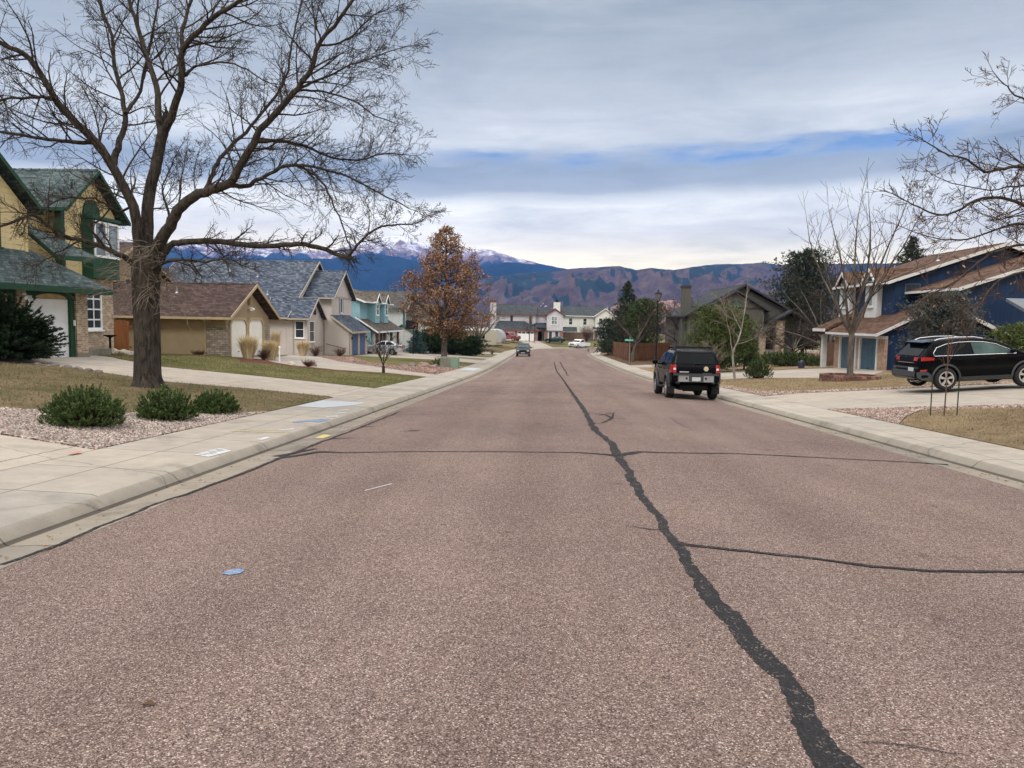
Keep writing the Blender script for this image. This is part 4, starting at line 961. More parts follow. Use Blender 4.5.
# ------------------------------------------------------------------ blue house on the right
def house_blue():
    t = thing('blue_house', 'navy blue board-sided house with brown roof, white trim and two white dormers', 'house', (22, 46, -1.1))
    BL = siding('navy board siding', (.006, .023, .066), .42, True, .2); RF = shingle('russet shingles', (.052, .027, .018), (.098, .055, .036), (.15, .09, .062)); BK = brickm('orange tan brick', (.44, .27, .17), (.33, .18, .11), (.42, .36, .30)); DB = plain('slate blue door', (.05, .095, .135), .5, .1)
    w = MB(); w.prism([(19.0, -2.2), (31, -2.2), (31, 3.2), (22.6, 3.15), (19.0, 1.40)], 'y', 43.75, 51.2)
    w.prism([(20.4, 1.4), (32.4, 1.4), (32.4, 4.2), (26.4, 6.25), (20.4, 4.1)], 'y', 46.4, 54.6)
    w.prism([(21.6, -2.2), (33, -2.2), (33, 4.2), (27.5, 5.6), (21.6, 3.6)], 'y', 41, 46.38); w.prism([(20.9, -2.2), (31, -2.2), (31, .4), (24.3, .4), (20.9, 2.0)], 'y', 39.0, 41.05); w.build('wall', BL, t)
    r = MB(); r.slab([(18.2, 43.35, 1.2), (18.2, 52.7, 1.2), (22.7, 52.7, 3.45), (22.7, 43.35, 3.45)], .16); o = r.build('garage_roof', RF, t)
    f = MB(); f.box(18.12, 18.2, 43.35, 50.8, 1.06, 1.19)
    f.hexa([(18.2, 43.3, 1.02), (22.7, 43.3, 3.27), (22.7, 43.35, 3.27), (18.2, 43.35, 1.02)], [(18.2, 43.3, 1.19), (22.7, 43.3, 3.44), (22.7, 43.35, 3.44), (18.2, 43.35, 1.19)]); f.build('fascia', M_wwhite, o)
    r = MB(); r.slab([(18.15, 50.9, 1.42), (18.15, 53.0, 1.42), (22.0, 53.0, 3.3), (22.0, 50.9, 3.3)], .16); o = r.build('porch_roof', RF, t)
    f = MB(); f.box(18.05, 18.15, 50.9, 53.0, 1.22, 1.41); f.build('fascia', M_wwhite, o)
    gable_roof(t, 'y', 46.0, 55.2, 19.85, 33, 4.25, 6.55, RF, M_wwhite); gable_roof(t, 'y', 40.6, 46.3, 21.1, 34, 3.68, 5.87, RF, M_wwhite)
    r = MB(); r.slab([(20.45, 38.6, 2.4), (20.45, 41.0, 2.4), (24.4, 41.0, .5), (24.4, 38.6, .5)], .16); o = r.build('wing_roof', RF, t)
    f = MB(); f.hexa([(20.45, 38.52, 2.2), (24.4, 38.52, .3), (24.4, 38.6, .3), (20.45, 38.6, 2.2)], [(20.45, 38.52, 2.39), (24.4, 38.52, .49), (24.4, 38.6, .49), (20.45, 38.6, 2.39)]); f.build('fascia', M_wwhite, o)
    for y in (47.95, 52.2):
        d = MB(); gable_wall(d, 'x', 20.1, 22.6, y, y+1.75, 1.9, 4.4, 5.05); do = d.build('dormer', M_wwhite, t)
        gable_roof(do, 'x', 19.85, 23, y-.25, y+2.0, 4.3, 5.2, RF, M_wwhite, name='dormer_roof')
        window(do, 'x', 20.1, y+.5, y+1.25, 2.8, 4.15, -1, M_wwhite, M_glass2, 1, 2, .09)
        tr = MB(); tr.prism([(y+.4, 4.42), (y+1.35, 4.42), (y+.875, 4.95)], 'x', 20.05, 20.12); tr.build('gable_panel', BL, do)
    gdoor(t, 'x', 18.935, 44.8, 47.0, -1.2, .88, -1, DB, 4, 4); vents(t, ((23.6, 48, 5.6), (22.6, 51.5, 5.2))); gdoor(t, 'x', 18.935, 47.8, 50.1, -1.2, .88, -1, DB, 4, 4)
    parts(t, 'brick_pillar', BK, [(18.9, 19.05, y0, y1, -2.2, .9) for y0, y1 in ((43.7, 44.6), (47.2, 47.6), (50.3, 51.2))])
    parts(t, 'door_jamb', M_wwhite, [(18.86, 19.03, y0, y1, -2.2, .9) for y0, y1 in ((44.6, 44.8), (47.0, 47.2), (47.6, 47.8), (50.1, 50.3))]); wallmb(t, M_wwhite, (18.84, 19.04, 43.7, 51.2, .902, 1.08), name='door_header')
    for y in (52.2,):
        p = MB(); p.box(18.5, 18.8, y, y+.3, -2.2, 1.3); p.build('porch_post', M_wwhite, t)
    d = MB(); d.box(20.32, 20.4, 52.2, 53.1, -1.0, 1.2); d.build('door', plain('dark wood door', (.10, .05, .03), .6), t)
    wd = window(t, 'y', 46.4, 21.0, 21.9, 3.4, 4.15, -1, plain('blue frame', (.05, .075, .11), .6), M_glass, 1, 1)
    bx = MB(); bx.box(22.65, 25.15, 36.9, 39.0, -1.6, .55); bx.build('bay_wall', BL, t)
    bw = MB(); bw.box(22.60, 22.80, 36.85, 37.05, .55, 2.35); bw.box(24.85, 25.05, 36.85, 37.05, .55, 2.35); bw.box(22.60, 25.15, 36.85, 37.0, .5, .65)
    for z in (1.1, 1.7): bw.box(22.80, 24.85, 36.9, 36.95, z, z+.05)
    for x in (23.45, 24.15): bw.box(x, x+.05, 36.9, 36.95, .65, 2.3)
    bo = bw.build('bay_window', M_wwhite, t); g = MB(); g.box(22.80, 24.85, 36.96, 37.0, .65, 2.3); g.build('pane', M_glass, bo)
    r = MB(); r.slab([(22.30, 36.5, 2.35), (25.45, 36.5, 2.35), (25.45, 39, 3.1), (22.55, 39, 3.1)], .15); r.build('bay_roof', plain('grey metal roof', (.13, .14, .155), .5), t)
house_blue()
# ================================================================== vehicles (local: x forwards, origin on the ground under the rear axle)
M_tyre = plain('tyre rubber', (.018, .018, .018), .85, .2, 20); M_alu = plain('alloy rim', (.5, .5, .51), .28, .08, 5, .5, .85); M_plastic = plain('grey black plastic', (.045, .047, .05), .6, .12, 8)
M_blackpaint = plain('black car paint', (.003, .003, .004), .16, .2, 2, .06, 0, .02); M_chrome = plain('chrome', (.62, .62, .63), .12, .05, 5, .5, 1); M_tint = glassm('tinted car glass', (.004, .006, .007), .06, .1)
M_cglass = glassm('green car glass', (.04, .07, .065), .06, .3); M_red = plain('red lamp lens', (.30, .008, .008), .2, .1, 20, .4, 0, .2); M_lens = plain('clear lamp lens', (.6, .6, .6), .12, .1, 20, .5); M_plate = plain('number plate', (.42, .44, .46), .5, .25, 30); M_silver = plain('silver paint', (.42, .43, .45), .3, .06, 3, .5, .5, .5)
M_under = plain('underbody', (.012, .012, .012), .9)
def arch(xc, zc, r, z0, n=9):
    a0 = math.asin(max(-1, min(1, (z0-zc)/r)))
    return [(xc+r*math.cos(a0+(PI-2*a0)*k/n), zc+r*math.sin(a0+(PI-2*a0)*k/n)) for k in range(n+1)]
def shell(par, name, outline, hw, m, zc=(), xc=(), inset=.03, s_in=.955, sharp=rad(32)):
    """extruded side outline with rounded shoulders, shaped in plan and section by hw(x, z)"""
    n = len(outline); bm = bmesh.new()
    ar = sum(outline[i][0]*outline[(i+1) % n][1]-outline[(i+1) % n][0]*outline[i][1] for i in range(n))
    sg = 1 if ar > 0 else -1
    def ins(d):
        out = []
        for i in range(n):
            a, b, c = Vector(outline[i-1]), Vector(outline[i]), Vector(outline[(i+1) % n])
            n1 = Vector((-(b-a).y, (b-a).x)).normalized(); n2 = Vector((-(c-b).y, (c-b).x)).normalized()
            q = (n1+n2); q = q.normalized()/max(.5, q.normalized().dot(n1)) if q.length > 1e-4 else n1
            out.append(b+q*d*sg)
        return out
    rows = []
    for s, d in ((-1, inset), (-(1+s_in)/2, inset*.3), (-s_in, 0), (-.5, 0), (.5, 0), (s_in, 0), ((1+s_in)/2, inset*.3), (1, inset)):
        rows.append([bm.verts.new((p.x, s, p.y)) for p in ins(d)])
    for a, b in zip(rows, rows[1:]):
        for i in range(n): bm.faces.new((a[i], a[(i+1) % n], b[(i+1) % n], b[i]))
    bm.faces.new(rows[0]); bm.faces.new(rows[-1][::-1])
    caps = [f for f in bm.faces if len(f.verts) > 4]
    bmesh.ops.triangulate(bm, faces=caps)
    for z in zc: bmesh.ops.bisect_plane(bm, geom=bm.verts[:]+bm.edges[:]+bm.faces[:], plane_co=(0, 0, z), plane_no=(0, 0, 1))
    for x in xc: bmesh.ops.bisect_plane(bm, geom=bm.verts[:]+bm.edges[:]+bm.faces[:], plane_co=(x, 0, 0), plane_no=(1, 0, 0))
    for v in bm.verts: v.co.y *= hw(v.co.x, v.co.z)
    bmesh.ops.recalc_face_normals(bm, faces=bm.faces)
    for f in bm.faces: f.smooth = True
    for e in bm.edges:
        if len(e.link_faces) == 2 and e.calc_face_angle(9) > sharp: e.smooth = False
    me = bpy.data.meshes.new(name); bm.to_mesh(me); bm.free(); me.materials.append(m)
    o = bpy.data.objects.new(name, me); C.objects.link(o); o.parent = par; return o
def sidepatch(par, name, poly, hw, m, side, off=.006, th=.004):
    b = MB(); n = len(poly)
    A = [(x, side*(hw(x, z)+off), z) for x, z in poly]; B = [(x, side*(hw(x, z)+off-th), z) for x, z in poly]
    i = b.vs(A+B); b.face(range(i, i+n) if side < 0 else range(i+n-1, i-1, -1))
    for k in range(n): b.face((i+k, i+(k+1) % n, i+n+(k+1) % n, i+n+k))
    return b.build(name, m, par)
def cross(par, name, p0, p1, hw, m, ya=.9, yb=None, off=.008, nn=None):
    """panel across the car on the outline segment p0-p1 (x, z), covering ya of the width at p0 and yb at p1"""
    yb = ya if yb is None else yb
    d = Vector((p1[0]-p0[0], p1[1]-p0[1])); nrm = Vector((-d.y, d.x)).normalized()*off
    if nn and nrm.dot(Vector(nn)) < 0: nrm = -nrm
    a, c = (p0[0]+nrm.x, p0[1]+nrm.y), (p1[0]+nrm.x, p1[1]+nrm.y); wa, wb = hw(*p0)*ya, hw(*p1)*yb
    b = MB(); k = 6
    for i in range(k+1):
        s = -1+2*i/k; b.v += [(a[0], s*wa, a[1]), (c[0], s*wb, c[1])]
    for i in range(k): b.face((2*i, 2*i+1, 2*i+3, 2*i+2))
    return b.build(name, m, par, smooth=.5)
def wheel(par, x, y, r, w, spokes=5, rimm=None, rr=.66, double=False):
    s = -1 if y < 0 else 1
    b = MB(); pr = [(r*rr, -w/2), (r*.86, -w/2), (r*.97, -w*.38), (r, -w*.2), (r, w*.2), (r*.97, w*.38), (r*.86, w/2), (r*rr, w/2), (r*rr, -w/2)]
    b.lathe(pr, 28, (x, y, r), 'y')
    for k in range(28):
        a = 2*PI*k/28; b.bar((x+math.cos(a)*r*.995, y-w*.36, r+math.sin(a)*r*.995), (x+math.cos(a)*r*.995, y+w*.36, r+math.sin(a)*r*.995), .03, .012, (math.cos(a), 0, math.sin(a)))
    o = b.build('wheel', M_tyre, par, smooth=.6)
    b = MB(); yo = y+s*w*.42
    b.lathe([(r*rr*.86, s*w*.5), (r*rr*1.0, s*w*.5), (r*rr, -s*w*.2), (r*rr*.9, -s*w*.2), (r*rr*.86, s*w*.5)], 28, (x, y, r), 'y')
    b.lathe([(0, s*.03), (r*.13, s*.03), (r*.15, -s*.03), (0, -s*.03)], 14, (x, yo, r), 'y')
    for k in range(spokes):
        for dd in ((-.13, .13) if double else (0,)):
            a = 2*PI*k/spokes+PI/2; b.bar((x+math.cos(a)*r*.1, yo, r+math.sin(a)*r*.1), (x+math.cos(a+dd)*r*rr*.93, yo+s*.005, r+math.sin(a+dd)*r*rr*.93), .05*(.8 if double else 1.3), .035, (0, 1, 0))
    b.build('rim', rimm or M_alu, o, smooth=.6)
    b = MB(); b.lathe([(0, s*w*.05), (r*rr*.9, s*w*.05), (r*rr*.9, -s*w*.1), (0, -s*w*.1)], 20, (x, y, r), 'y'); b.build('brake', M_under, o)
    return o
def strip_tube(par, name, pts, rr_, m, n=5, closed=False):
    b = MB(); b.tube(pts+([pts[0]] if closed else []), rr_, n); return b.build(name, m, par, smooth=.8)
def place(t, x, y, heading, z=None, pitch=0):
    t.rotation_euler = (0, -pitch, heading); t.location = (x, y, gz(x, y) if z is None else z)
# ------------------------------------------------------------------ black crossover on the driveway (seen from its right rear)
def crossover():
    t = thing('crossover', 'black crossover with chrome window line and silver roof rails parked on the right driveway', 'car', world=False)
    WB, r = 2.70, .375
    ol = [(-.80, .36), (-.93, .46), (-.955, .62), (-.93, .74), (-.86, .80), (-.845, .98), (-.80, 1.13), (-.60, 1.34), (-.40, 1.555), (-.47, 1.60), (-.42, 1.63), (-.1, 1.66), (.45, 1.685), (1.0, 1.68), (1.45, 1.645), (1.80, 1.58), (2.2, 1.40), (2.62, 1.165), (2.75, 1.125), (3.1, 1.08), (3.4, 1.0), (3.6, .88), (3.67, .72), (3.67, .5), (3.6, .36)]
    ol += [(3.16, .30)]+arch(WB, r, .455, .30)+[(2.2, .28), (.5, .28)]+arch(0, r, .455, .29)+[(-.5, .32)]
    def hw(x, z):
        w = .91 if z > .32 else .87
        if z < .5: w -= (.5-z)*.12
        if .62 < z <= 1.1: w -= .012*math.sin((z-.62)/.48*PI)
        if z > 1.1: w -= (z-1.1)*.40
        if x < -.35: w *= 1-.13*min(1, ((-.35-x)/.6))**1.7
        if x > 2.9: w *= 1-.22*min(1, ((x-2.9)/.8))**1.8
        return w
    shell(t, 'body', ol, hw, M_blackpaint, (.5, .62, .74, .86, .98, 1.1, 1.3, 1.5), (-.75, -.6, -.45, -.2, .5, 1.4, 2.1, 2.9, 3.1, 3.3, 3.5))
    low = [(-.955, .60), (-.93, .46), (-.80, .36), (-.5, .32)]
    for s in (-1, 1):
        sidepatch(t, 'window', [(-.36, 1.17), (-.36, 1.26), (-.22, 1.40), (.1, 1.50), (.5, 1.545), (.86, 1.55), (.90, 1.15)], hw, M_tint, s)
        sidepatch(t, 'window', [(.96, 1.15), (.92, 1.55), (1.35, 1.525), (1.72, 1.45), (2.3, 1.19), (2.3, 1.15)], hw, M_cglass, s)
        pl = [(-.38, 1.15), (-.40, 1.25), (-.26, 1.42), (.08, 1.525), (.5, 1.57), (.95, 1.572), (1.36, 1.545), (1.75, 1.465), (2.36, 1.18), (2.36, 1.13)]
        strip_tube(t, 'chrome_trim', [(x, s*(hw(x, z)+.006), z) for x, z in pl], .011, M_chrome, 5, True)
        for x, nm in ((.5, 0), (1.55, 1)):
            b = MB(); yy = s*(hw(x, .99)+.02); b.tube([(x-.11, yy-s*.025, .99), (x-.08, yy+s*.01, .995), (x+.08, yy+s*.01, 1.0), (x+.11, yy-s*.025, 1.0)], .016, 6); b.build('door_handle', M_blackpaint, t, smooth=.8)
        for xc in (0, WB):
            pts = arch(xc, r, .475, .30, 14); b = MB(); b.tube([(x, s*(hw(x, z)+.002), z) for x, z in pts], .035, 6); b.build('wheel_arch', M_plastic, t, smooth=.8)
        sidepatch(t, 'sill_cladding', [(.46, .29), (.44, .43), (2.26, .43), (2.24, .29)], hw, M_plastic, s, .012)
        sidepatch(t, 'bumper_cladding', [(-.95, .62), (-.93, .46), (-.8, .37), (-.52, .33), (-.45, .50), (-.62, .64), (-.8, .66)], hw, M_plastic, s, .010)
        b = MB()
        p = [(-.22, 1.645), (-.05, 1.70), (.5, 1.73), (1.1, 1.715), (1.42, 1.65)]
        b.tube([(x, s*.60, z) for x, z in p], .022, 6); b.build('roof_rail', M_alu, t, smooth=.8)
        b = MB(); b.blob((2.18, s*1.0, 1.22), .11, 2, 2, (.7, 1.05, .75), .05); b.bar((2.2, s*.86, 1.15), (2.18, s*.97, 1.18), .07, .05); mo = b.build('wing_mirror', M_blackpaint, t, smooth=.8)
        b = MB()                                                        # tail lamp wraps the corner
        L = [(-.40, 1.02, 1.10), (-.55, 1.01, 1.12), (-.70, 1.005, 1.125), (-.80, 1.0, 1.12)]
        for x, z0, z1 in L: b.v += [(x, s*(hw(x, z0)+.012), z0), (x, s*(hw(x, z1)+.012), z1)]
        for y in (.62, .45): b.v += [(-.845, s*y, 1.0), (-.815, s*y, 1.12)]
        for k in range(5): b.face((2*k, 2*k+1, 2*k+3, 2*k+2))
        b.build('tail_lamp', M_red, t, smooth=1.2)
        sidepatch(t, 'reflector', [(-.84, .66), (-.84, .71), (-.62, .71), (-.66, .66)], hw, M_red, s, .02)
        wheel(t, 0, s*.81, r, .235, 5, None, .68, True); wheel(t, WB, s*.81, r, .235, 5, None, .68, True)
        sidepatch(t, 'head_lamp', [(3.05, .98), (3.1, 1.04), (3.45, .97), (3.5, .9)], hw, M_lens, s, .008)
    cross(t, 'rear_window', (-.79, 1.16), (-.43, 1.535), hw, M_tint, .80, .84, .006, (-1, .5))
    b = MB(); b.hexa([(-.60, -.60, 1.575), (-.25, -.60, 1.60), (-.25, .60, 1.60), (-.60, .60, 1.575)], [(-.60, -.60, 1.605), (-.25, -.60, 1.655), (-.25, .60, 1.655), (-.60, .60, 1.605)]); b.build('spoiler', M_blackpaint, t, smooth=.5)
    cross(t, 'rear_bumper', (-.962, .48), (-.945, .68), hw, M_plastic, .92, .92, .006, (-1, 0))
    b = MB(); b.box(-.975, -.94, -.62, -.34, .66, .78); p = b.build('licence_plate', M_plate, t)
    b = MB(); b.tube([(-.84, 0, 1.1), (-.70, .3, 1.24)], .012, 5); b.build('wiper', M_black, t)
    b = MB(); b.box(-.865, -.84, -.5, .5, .92, .945); b.build('tailgate_bar', M_chrome, t)
    b = MB(); b.tube([(-.98, -.5, .33), (-.7, -.5, .35)], .035, 8); b.build('exhaust', M_chrome, t)
    cross(t, 'windscreen', (1.86, 1.55), (2.6, 1.18), hw, M_cglass, .93, .93, .006, (.5, 1))
    b = MB(); b.box(.25, 2.5, -.66, .66, .25, .42); b.build('underbody', M_under, t)
    place(t, 13.3, 27.0, rad(4), -.47, rad(3.6)); return t
crossover()
# ------------------------------------------------------------------ black off-roader at the right kerb (seen from behind)
def offroader():
    t = thing('off_road_suv', 'black boxy off-road SUV with roof rack and silver rear bumper parked at the right kerb', 'car', world=False)
    WB, r = 2.70, .39
    ol = [(-.86, .62), (-.93, .70), (-.90, .95), (-.88, 1.18), (-.82, 1.30), (-.66, 1.72), (-.56, 1.79), (-.2, 1.82), (.9, 1.85), (1.1, 1.80), (1.6, 1.77), (1.95, 1.70), (2.55, 1.24), (3.3, 1.14), (3.5, 1.06), (3.54, .8), (3.52, .52), (3.4, .46), (3.2, .46)]
    ol += arch(WB, r, .49, .46)+[(2.1, .46), (.6, .46)]+arch(0, r, .49, .48)+[(-.6, .52)]
    def hw(x, z):
        w = .88
        if z < .6: w -= .02
        if z > 1.2: w -= (z-1.2)*.30
        if x < -.6: w *= 1-.07*((-.6-x)/.35)**2
        if x > 3.0: w *= 1-.10*((x-3.0)/.55)**2
        return w
    shell(t, 'body', ol, hw, M_blackpaint, (.6, .8, 1.0, 1.2, 1.5), (-.8, -.7, -.5, 0, 1.2, 2.4, 3.0, 3.3), .075, .88)
    for s in (-1, 1):
        sidepatch(t, 'window', [(-.62, 1.30), (-.5, 1.66), (.05, 1.70), (.12, 1.28)], hw, M_tint, s)
        sidepatch(t, 'window', [(.22, 1.28), (.18, 1.70), (.95, 1.70), (1.0, 1.27)], hw, M_tint, s)
        sidepatch(t, 'window', [(1.07, 1.27), (1.04, 1.69), (1.7, 1.63), (2.2, 1.27)], hw, M_tint, s)
        for xc in (0, WB):
            pts = arch(xc, r, .52, .46, 14); b = MB(); b.tube([(x, s*(hw(x, z)+.015), z) for x, z in pts], .055, 6); b.build('wheel_arch', M_plastic, t, smooth=.8)
            wheel(t, xc, s*.79, r, .27, 6, None, .6)
        b = MB(); z0, z1 = .98, 1.27                                       # tall tail lamp on the corner
        A = [(-.64, 0), (-.78, 0), (-.87, 0)]
        for x, _ in A: b.v += [(x, s*(hw(x, z0)+.018), z0), (x, s*(hw(x, z1)+.018), z1)]
        b.v += [(-.925, s*.70, z0), (-.895, s*.70, z1)]
        for k in range(3): b.face((2*k, 2*k+1, 2*k+3, 2*k+2))
        lo = b.build('tail_lamp', M_red, t, smooth=1.2)
        b = MB(); b.box(-.935, -.90, s*.72, s*.80, 1.08, 1.15); b.build('reversing_lamp', M_lens, lo)
        b = MB(); b.hexa([(-.98, s*.60, .60), (-.55, s*.96, .60), (-.55, s*.85, .60), (-.9, s*.55, .60)], [(-.99, s*.60, .92), (-.55, s*.96, .98), (-.55, s*.85, .98), (-.9, s*.55, .92)]); b.build('bumper_corner', M_plastic, t, smooth=.5)
        b = MB(); b.box(-.50, -.46, s*.68, s*.94, .22, .56); b.build('mud_flap', M_tyre, t)
        b = MB(); b.blob((2.05, s*1.04, 1.33), .13, 3, 2, (.55, .9, .8), .05); b.bar((2.1, s*.84, 1.25), (2.06, s*1.0, 1.28), .06, .05); b.build('wing_mirror', M_blackpaint, t, smooth=.8)
        b = MB(); b.tube([(-.4, s*.66, 1.80), (-.35, s*.66, 1.89), (.9, s*.66, 1.93), (1.0, s*.66, 1.86)], .03, 6); b.build('roof_rail', M_black, t, smooth=.8)
        b = MB(); b.tube([(.55, s*.93, .42), (2.15, s*.93, .42)], .045, 6); b.build('side_step', M_black, t, smooth=.8)
        for x in (.75, 1.75): b = MB(); b.tube([(x-.1, s*(hw(x, 1.1)+.0), 1.1), (x-.07, s*(hw(x, 1.1)+.035), 1.1), (x+.07, s*(hw(x, 1.1)+.035), 1.1), (x+.1, s*hw(x, 1.1), 1.1)], .017, 6); b.build('door_handle', M_black, t, smooth=.8)
    b = MB()
    for x in (-.3, .15, .6, .95): b.bar((x, -.66, 1.905), (x, .66, 1.905), .05, .03)
    b.box(.9, 1.0, -.62, .62, 1.87, 1.93); b.box(-.38, -.34, -.62, .62, 1.86, 1.93); b.build('roof_rack', M_black, t)
    cross(t, 'rear_window', (-.835, 1.30), (-.69, 1.68), hw, M_tint, .86, .86, .008, (-1, .3))
    b = MB(); b.box(-1.0, -.9, -.62, .62, .66, .90); b.build('rear_bumper', plain('dull silver bumper', (.27, .275, .285), .4, .1, 5, .4, .3), t, smooth=.4)
    b = MB(); b.box(-1.02, -.88, -.8, .8, .885, .955); b.build('bumper_top', M_plastic, t)
    b = MB(); b.box(-1.006, -.95, -.26, .26, .67, .88); rc = b.build('plate_recess', M_plastic, t); b = MB(); b.box(-1.015, -.99, -.15, .15, .69, .83); b.build('licence_plate', M_plate, rc)
    for y in (-.34, .34): b = MB(); b.box(-1.012, -.99, y-.035, y+.035, .75, .82); b.build('bumper_lamp', M_black, rc)
    b = MB(); b.lathe([(0, -.012), (.085, -.012), (.095, .008), (0, .008)], 18, (-.905, -.36, 1.13), 'x'); b.build('emblem', M_chrome, t)
    b = MB(); b.box(-.912, -.88, .25, .58, .99, 1.03); b.build('badge', M_silver, t); b = MB(); b.box(-.915, -.88, -.56, -.24, .93, .985); b.build('badge', M_plastic, t)
    b = MB(); b.tube([(-.90, .1, 1.20), (-.86, .05, 1.30), (-.84, -.28, 1.32)], .014, 5); b.build('wiper', M_black, t)
    b = MB(); b.box(-.6, 3.2, -.5, .5, .34, .52); b.build('underbody', M_under, t); b = MB(); b.tube([(-.35, -.35, .42), (-.35, .35, .42)], .13, 10); b.build('rear_axle', M_under, t)
    cross(t, 'windscreen', (2.0, 1.67), (2.5, 1.28), hw, M_cglass, .9, .9, .008, (.5, 1))
    place(t, 5.42, 28.6, PI/2, None); t.location.z = P(28.6)+.02; t.rotation_euler = (0, rad(2.2), PI/2); return t
offroader()
# ------------------------------------------------------------------ small vehicles further down the street
def vehicle(name, label, ol, WB, r, W, paint, wins, lamps=(), extra=None, tumble=.32, belt=1.0, grille=None, cglass=None):
    t = thing(name, label, 'car' if 'pickup' not in name else 'truck', world=False)
    xf, xb = max(p[0] for p in ol), min(p[0] for p in ol)
    def hw(x, z):
        w = W/2-(max(0, z-belt))*tumble
        if x > xf-.6: w *= 1-.12*((x-xf+.6)/.6)**2
        if x < xb+.4: w *= 1-.08*((xb+.4-x)/.4)**2
        return w
    z0 = ol[-1][1]; oo = ol+arch(WB, r, r*1.2, z0+.02)+[(WB/2, z0-.04)]+arch(0, r, r*1.2, z0+.02)
    shell(t, 'body', oo, hw, paint, (belt,), (xf-.3, xf-.1, xb+.2))
    for s in (-1, 1):
        for w in wins: sidepatch(t, 'window', w, hw, M_tint, s)
        for x in (0, WB): wheel(t, x, s*(W/2-.11), r, .2, 5)
    for nm, p0, p1, ya, m, nn in lamps: cross(t, nm, p0, p1, hw, m, ya, ya, .01, nn)
    if extra: extra(t, hw)
    return t
def lamp_pair(t, nm, x, y0, y1, z0, z1, m, d=.03):
    for s in (-1, 1): b = MB(); b.box(x-d, x+d, s*y0, s*y1, z0, z1); b.build(nm, m, t)
M_bluegrey = plain('dark slate car paint', (.01, .016, .02), .2, .1, 2, .12, 0, .08); M_carwhite = plain('white car paint', (.66, .66, .65), .3, .05, 2, .5, 0, .6); M_dkgreen = plain('dark green car paint', (.006, .022, .018), .2, .1, 2, .3, 0, .2); M_carred = plain('red car paint', (.17, .012, .012), .35, .1, 2, .5, 0, .7)
SUVO = [(-.85, .45), (-.9, .8), (-.8, 1.1), (-.6, 1.65), (-.3, 1.72), (1.2, 1.74), (1.5, 1.68), (2.15, 1.15), (3.2, 1.02), (3.45, .9), (3.5, .55), (3.4, .35), (3.15, .33)]
def ex(t, hw):
    lamp_pair(t, 'head_lamp', 3.44, .5, .78, .72, .88, M_lens); b = MB(); b.box(3.42, 3.5, -.46, .46, .66, .88); b.build('grille', M_black, t)
    b = MB(); b.box(3.42, 3.56, -.8, .8, .42, .6); b.build('front_bumper', M_plastic, t); lamp_pair(t, 'wing_mirror', 1.95, .9, 1.08, 1.12, 1.27, M_black, .08)
    b = MB(); b.box(3.5, 3.575, -.25, .25, .5, .6); b.build('licence_plate', M_plate, t)
v = vehicle('suv', 'dark slate SUV facing the camera at the far left kerb', SUVO, 2.65, .36, 1.84, M_bluegrey, [[(-.5, 1.18), (-.4, 1.58), (.45, 1.62), (.5, 1.15)], [(.57, 1.15), (.53, 1.62), (1.35, 1.6), (1.9, 1.17)]], [('windscreen', (1.55, 1.62), (2.1, 1.2), .92, M_cglass, (.5, 1))], ex)
place(v, -2.85, 104.6, -PI/2, P(103)+.02)
SED = [(-1.0, .42), (-1.05, .75), (-.98, .98), (-.5, 1.02), (.05, 1.36), (.5, 1.44), (1.1, 1.42), (1.9, 1.0), (2.9, .88), (3.35, .7), (3.4, .45), (3.3, .26), (3.1, .25)]
def ex(t, hw):
    lamp_pair(t, 'tail_lamp', -1.0, .5, .8, .72, .9, M_red, .05); b = MB(); b.box(-1.08, -1.0, -.25, .25, .6, .72); b.build('licence_plate', M_plate, t)
    lamp_pair(t, 'head_lamp', 3.22, .45, .75, .6, .74, M_lens, .08)
    for s in (-1, 1): sidepatch(t, 'side_tail_lamp', [(-1.0, .74), (-.97, .92), (-.72, .95), (-.78, .78)], hw, M_red, s, .01)
v = vehicle('sedan', 'silver four-door sedan parked nose-in on the driveway of the teal house', SED, 2.65, .31, 1.76, M_silver, [[(-.25, 1.05), (.12, 1.31), (.62, 1.37), (.66, 1.02)], [(.72, 1.02), (.68, 1.37), (1.1, 1.35), (1.7, 1.01)]], [('rear_window', (-.42, 1.06), (.02, 1.32), .82, M_tint, (-1, 1)), ('windscreen', (1.15, 1.38), (1.82, 1.04), .86, M_tint, (1, 1))], ex, .42, .98)
place(v, -15.6, 78.9, rad(182))
PK = [(-1.25, .5), (-1.3, .95), (-1.25, 1.1), (.78, 1.12), (.84, 1.72), (1.05, 1.8), (1.75, 1.8), (2.0, 1.72), (2.55, 1.22), (3.8, 1.12), (3.95, 1.0), (3.98, .6), (3.9, .42), (3.75, .4)]
def ex(t, hw):
    lamp_pair(t, 'head_lamp', 3.93, .55, .85, .82, .98, M_lens); b = MB(); b.box(3.92, 4.0, -.5, .5, .72, .98); b.build('grille', M_black, t)
    b = MB(); b.box(3.9, 4.1, -.92, .92, .5, .66); b.build('front_bumper', M_chrome, t); lamp_pair(t, 'wing_mirror', 2.25, .95, 1.15, 1.22, 1.4, M_black, .09)
    b = MB(); b.box(-1.2, .7, -.75, .75, 1.115, 1.13); b.build('truck_bed', M_plastic, t)
v = vehicle('pickup_truck', 'white pickup truck standing at the bend in front of the cream house', PK, 3.2, .38, 1.95, M_carwhite, [[(.95, 1.28), (.97, 1.68), (1.7, 1.7), (2.3, 1.26)]], [('windscreen', (2.02, 1.68), (2.5, 1.28), .9, M_tint, (1, 1))], ex, .28, 1.15)
place(v, 7.9, 159, rad(232), P(157)+.03)
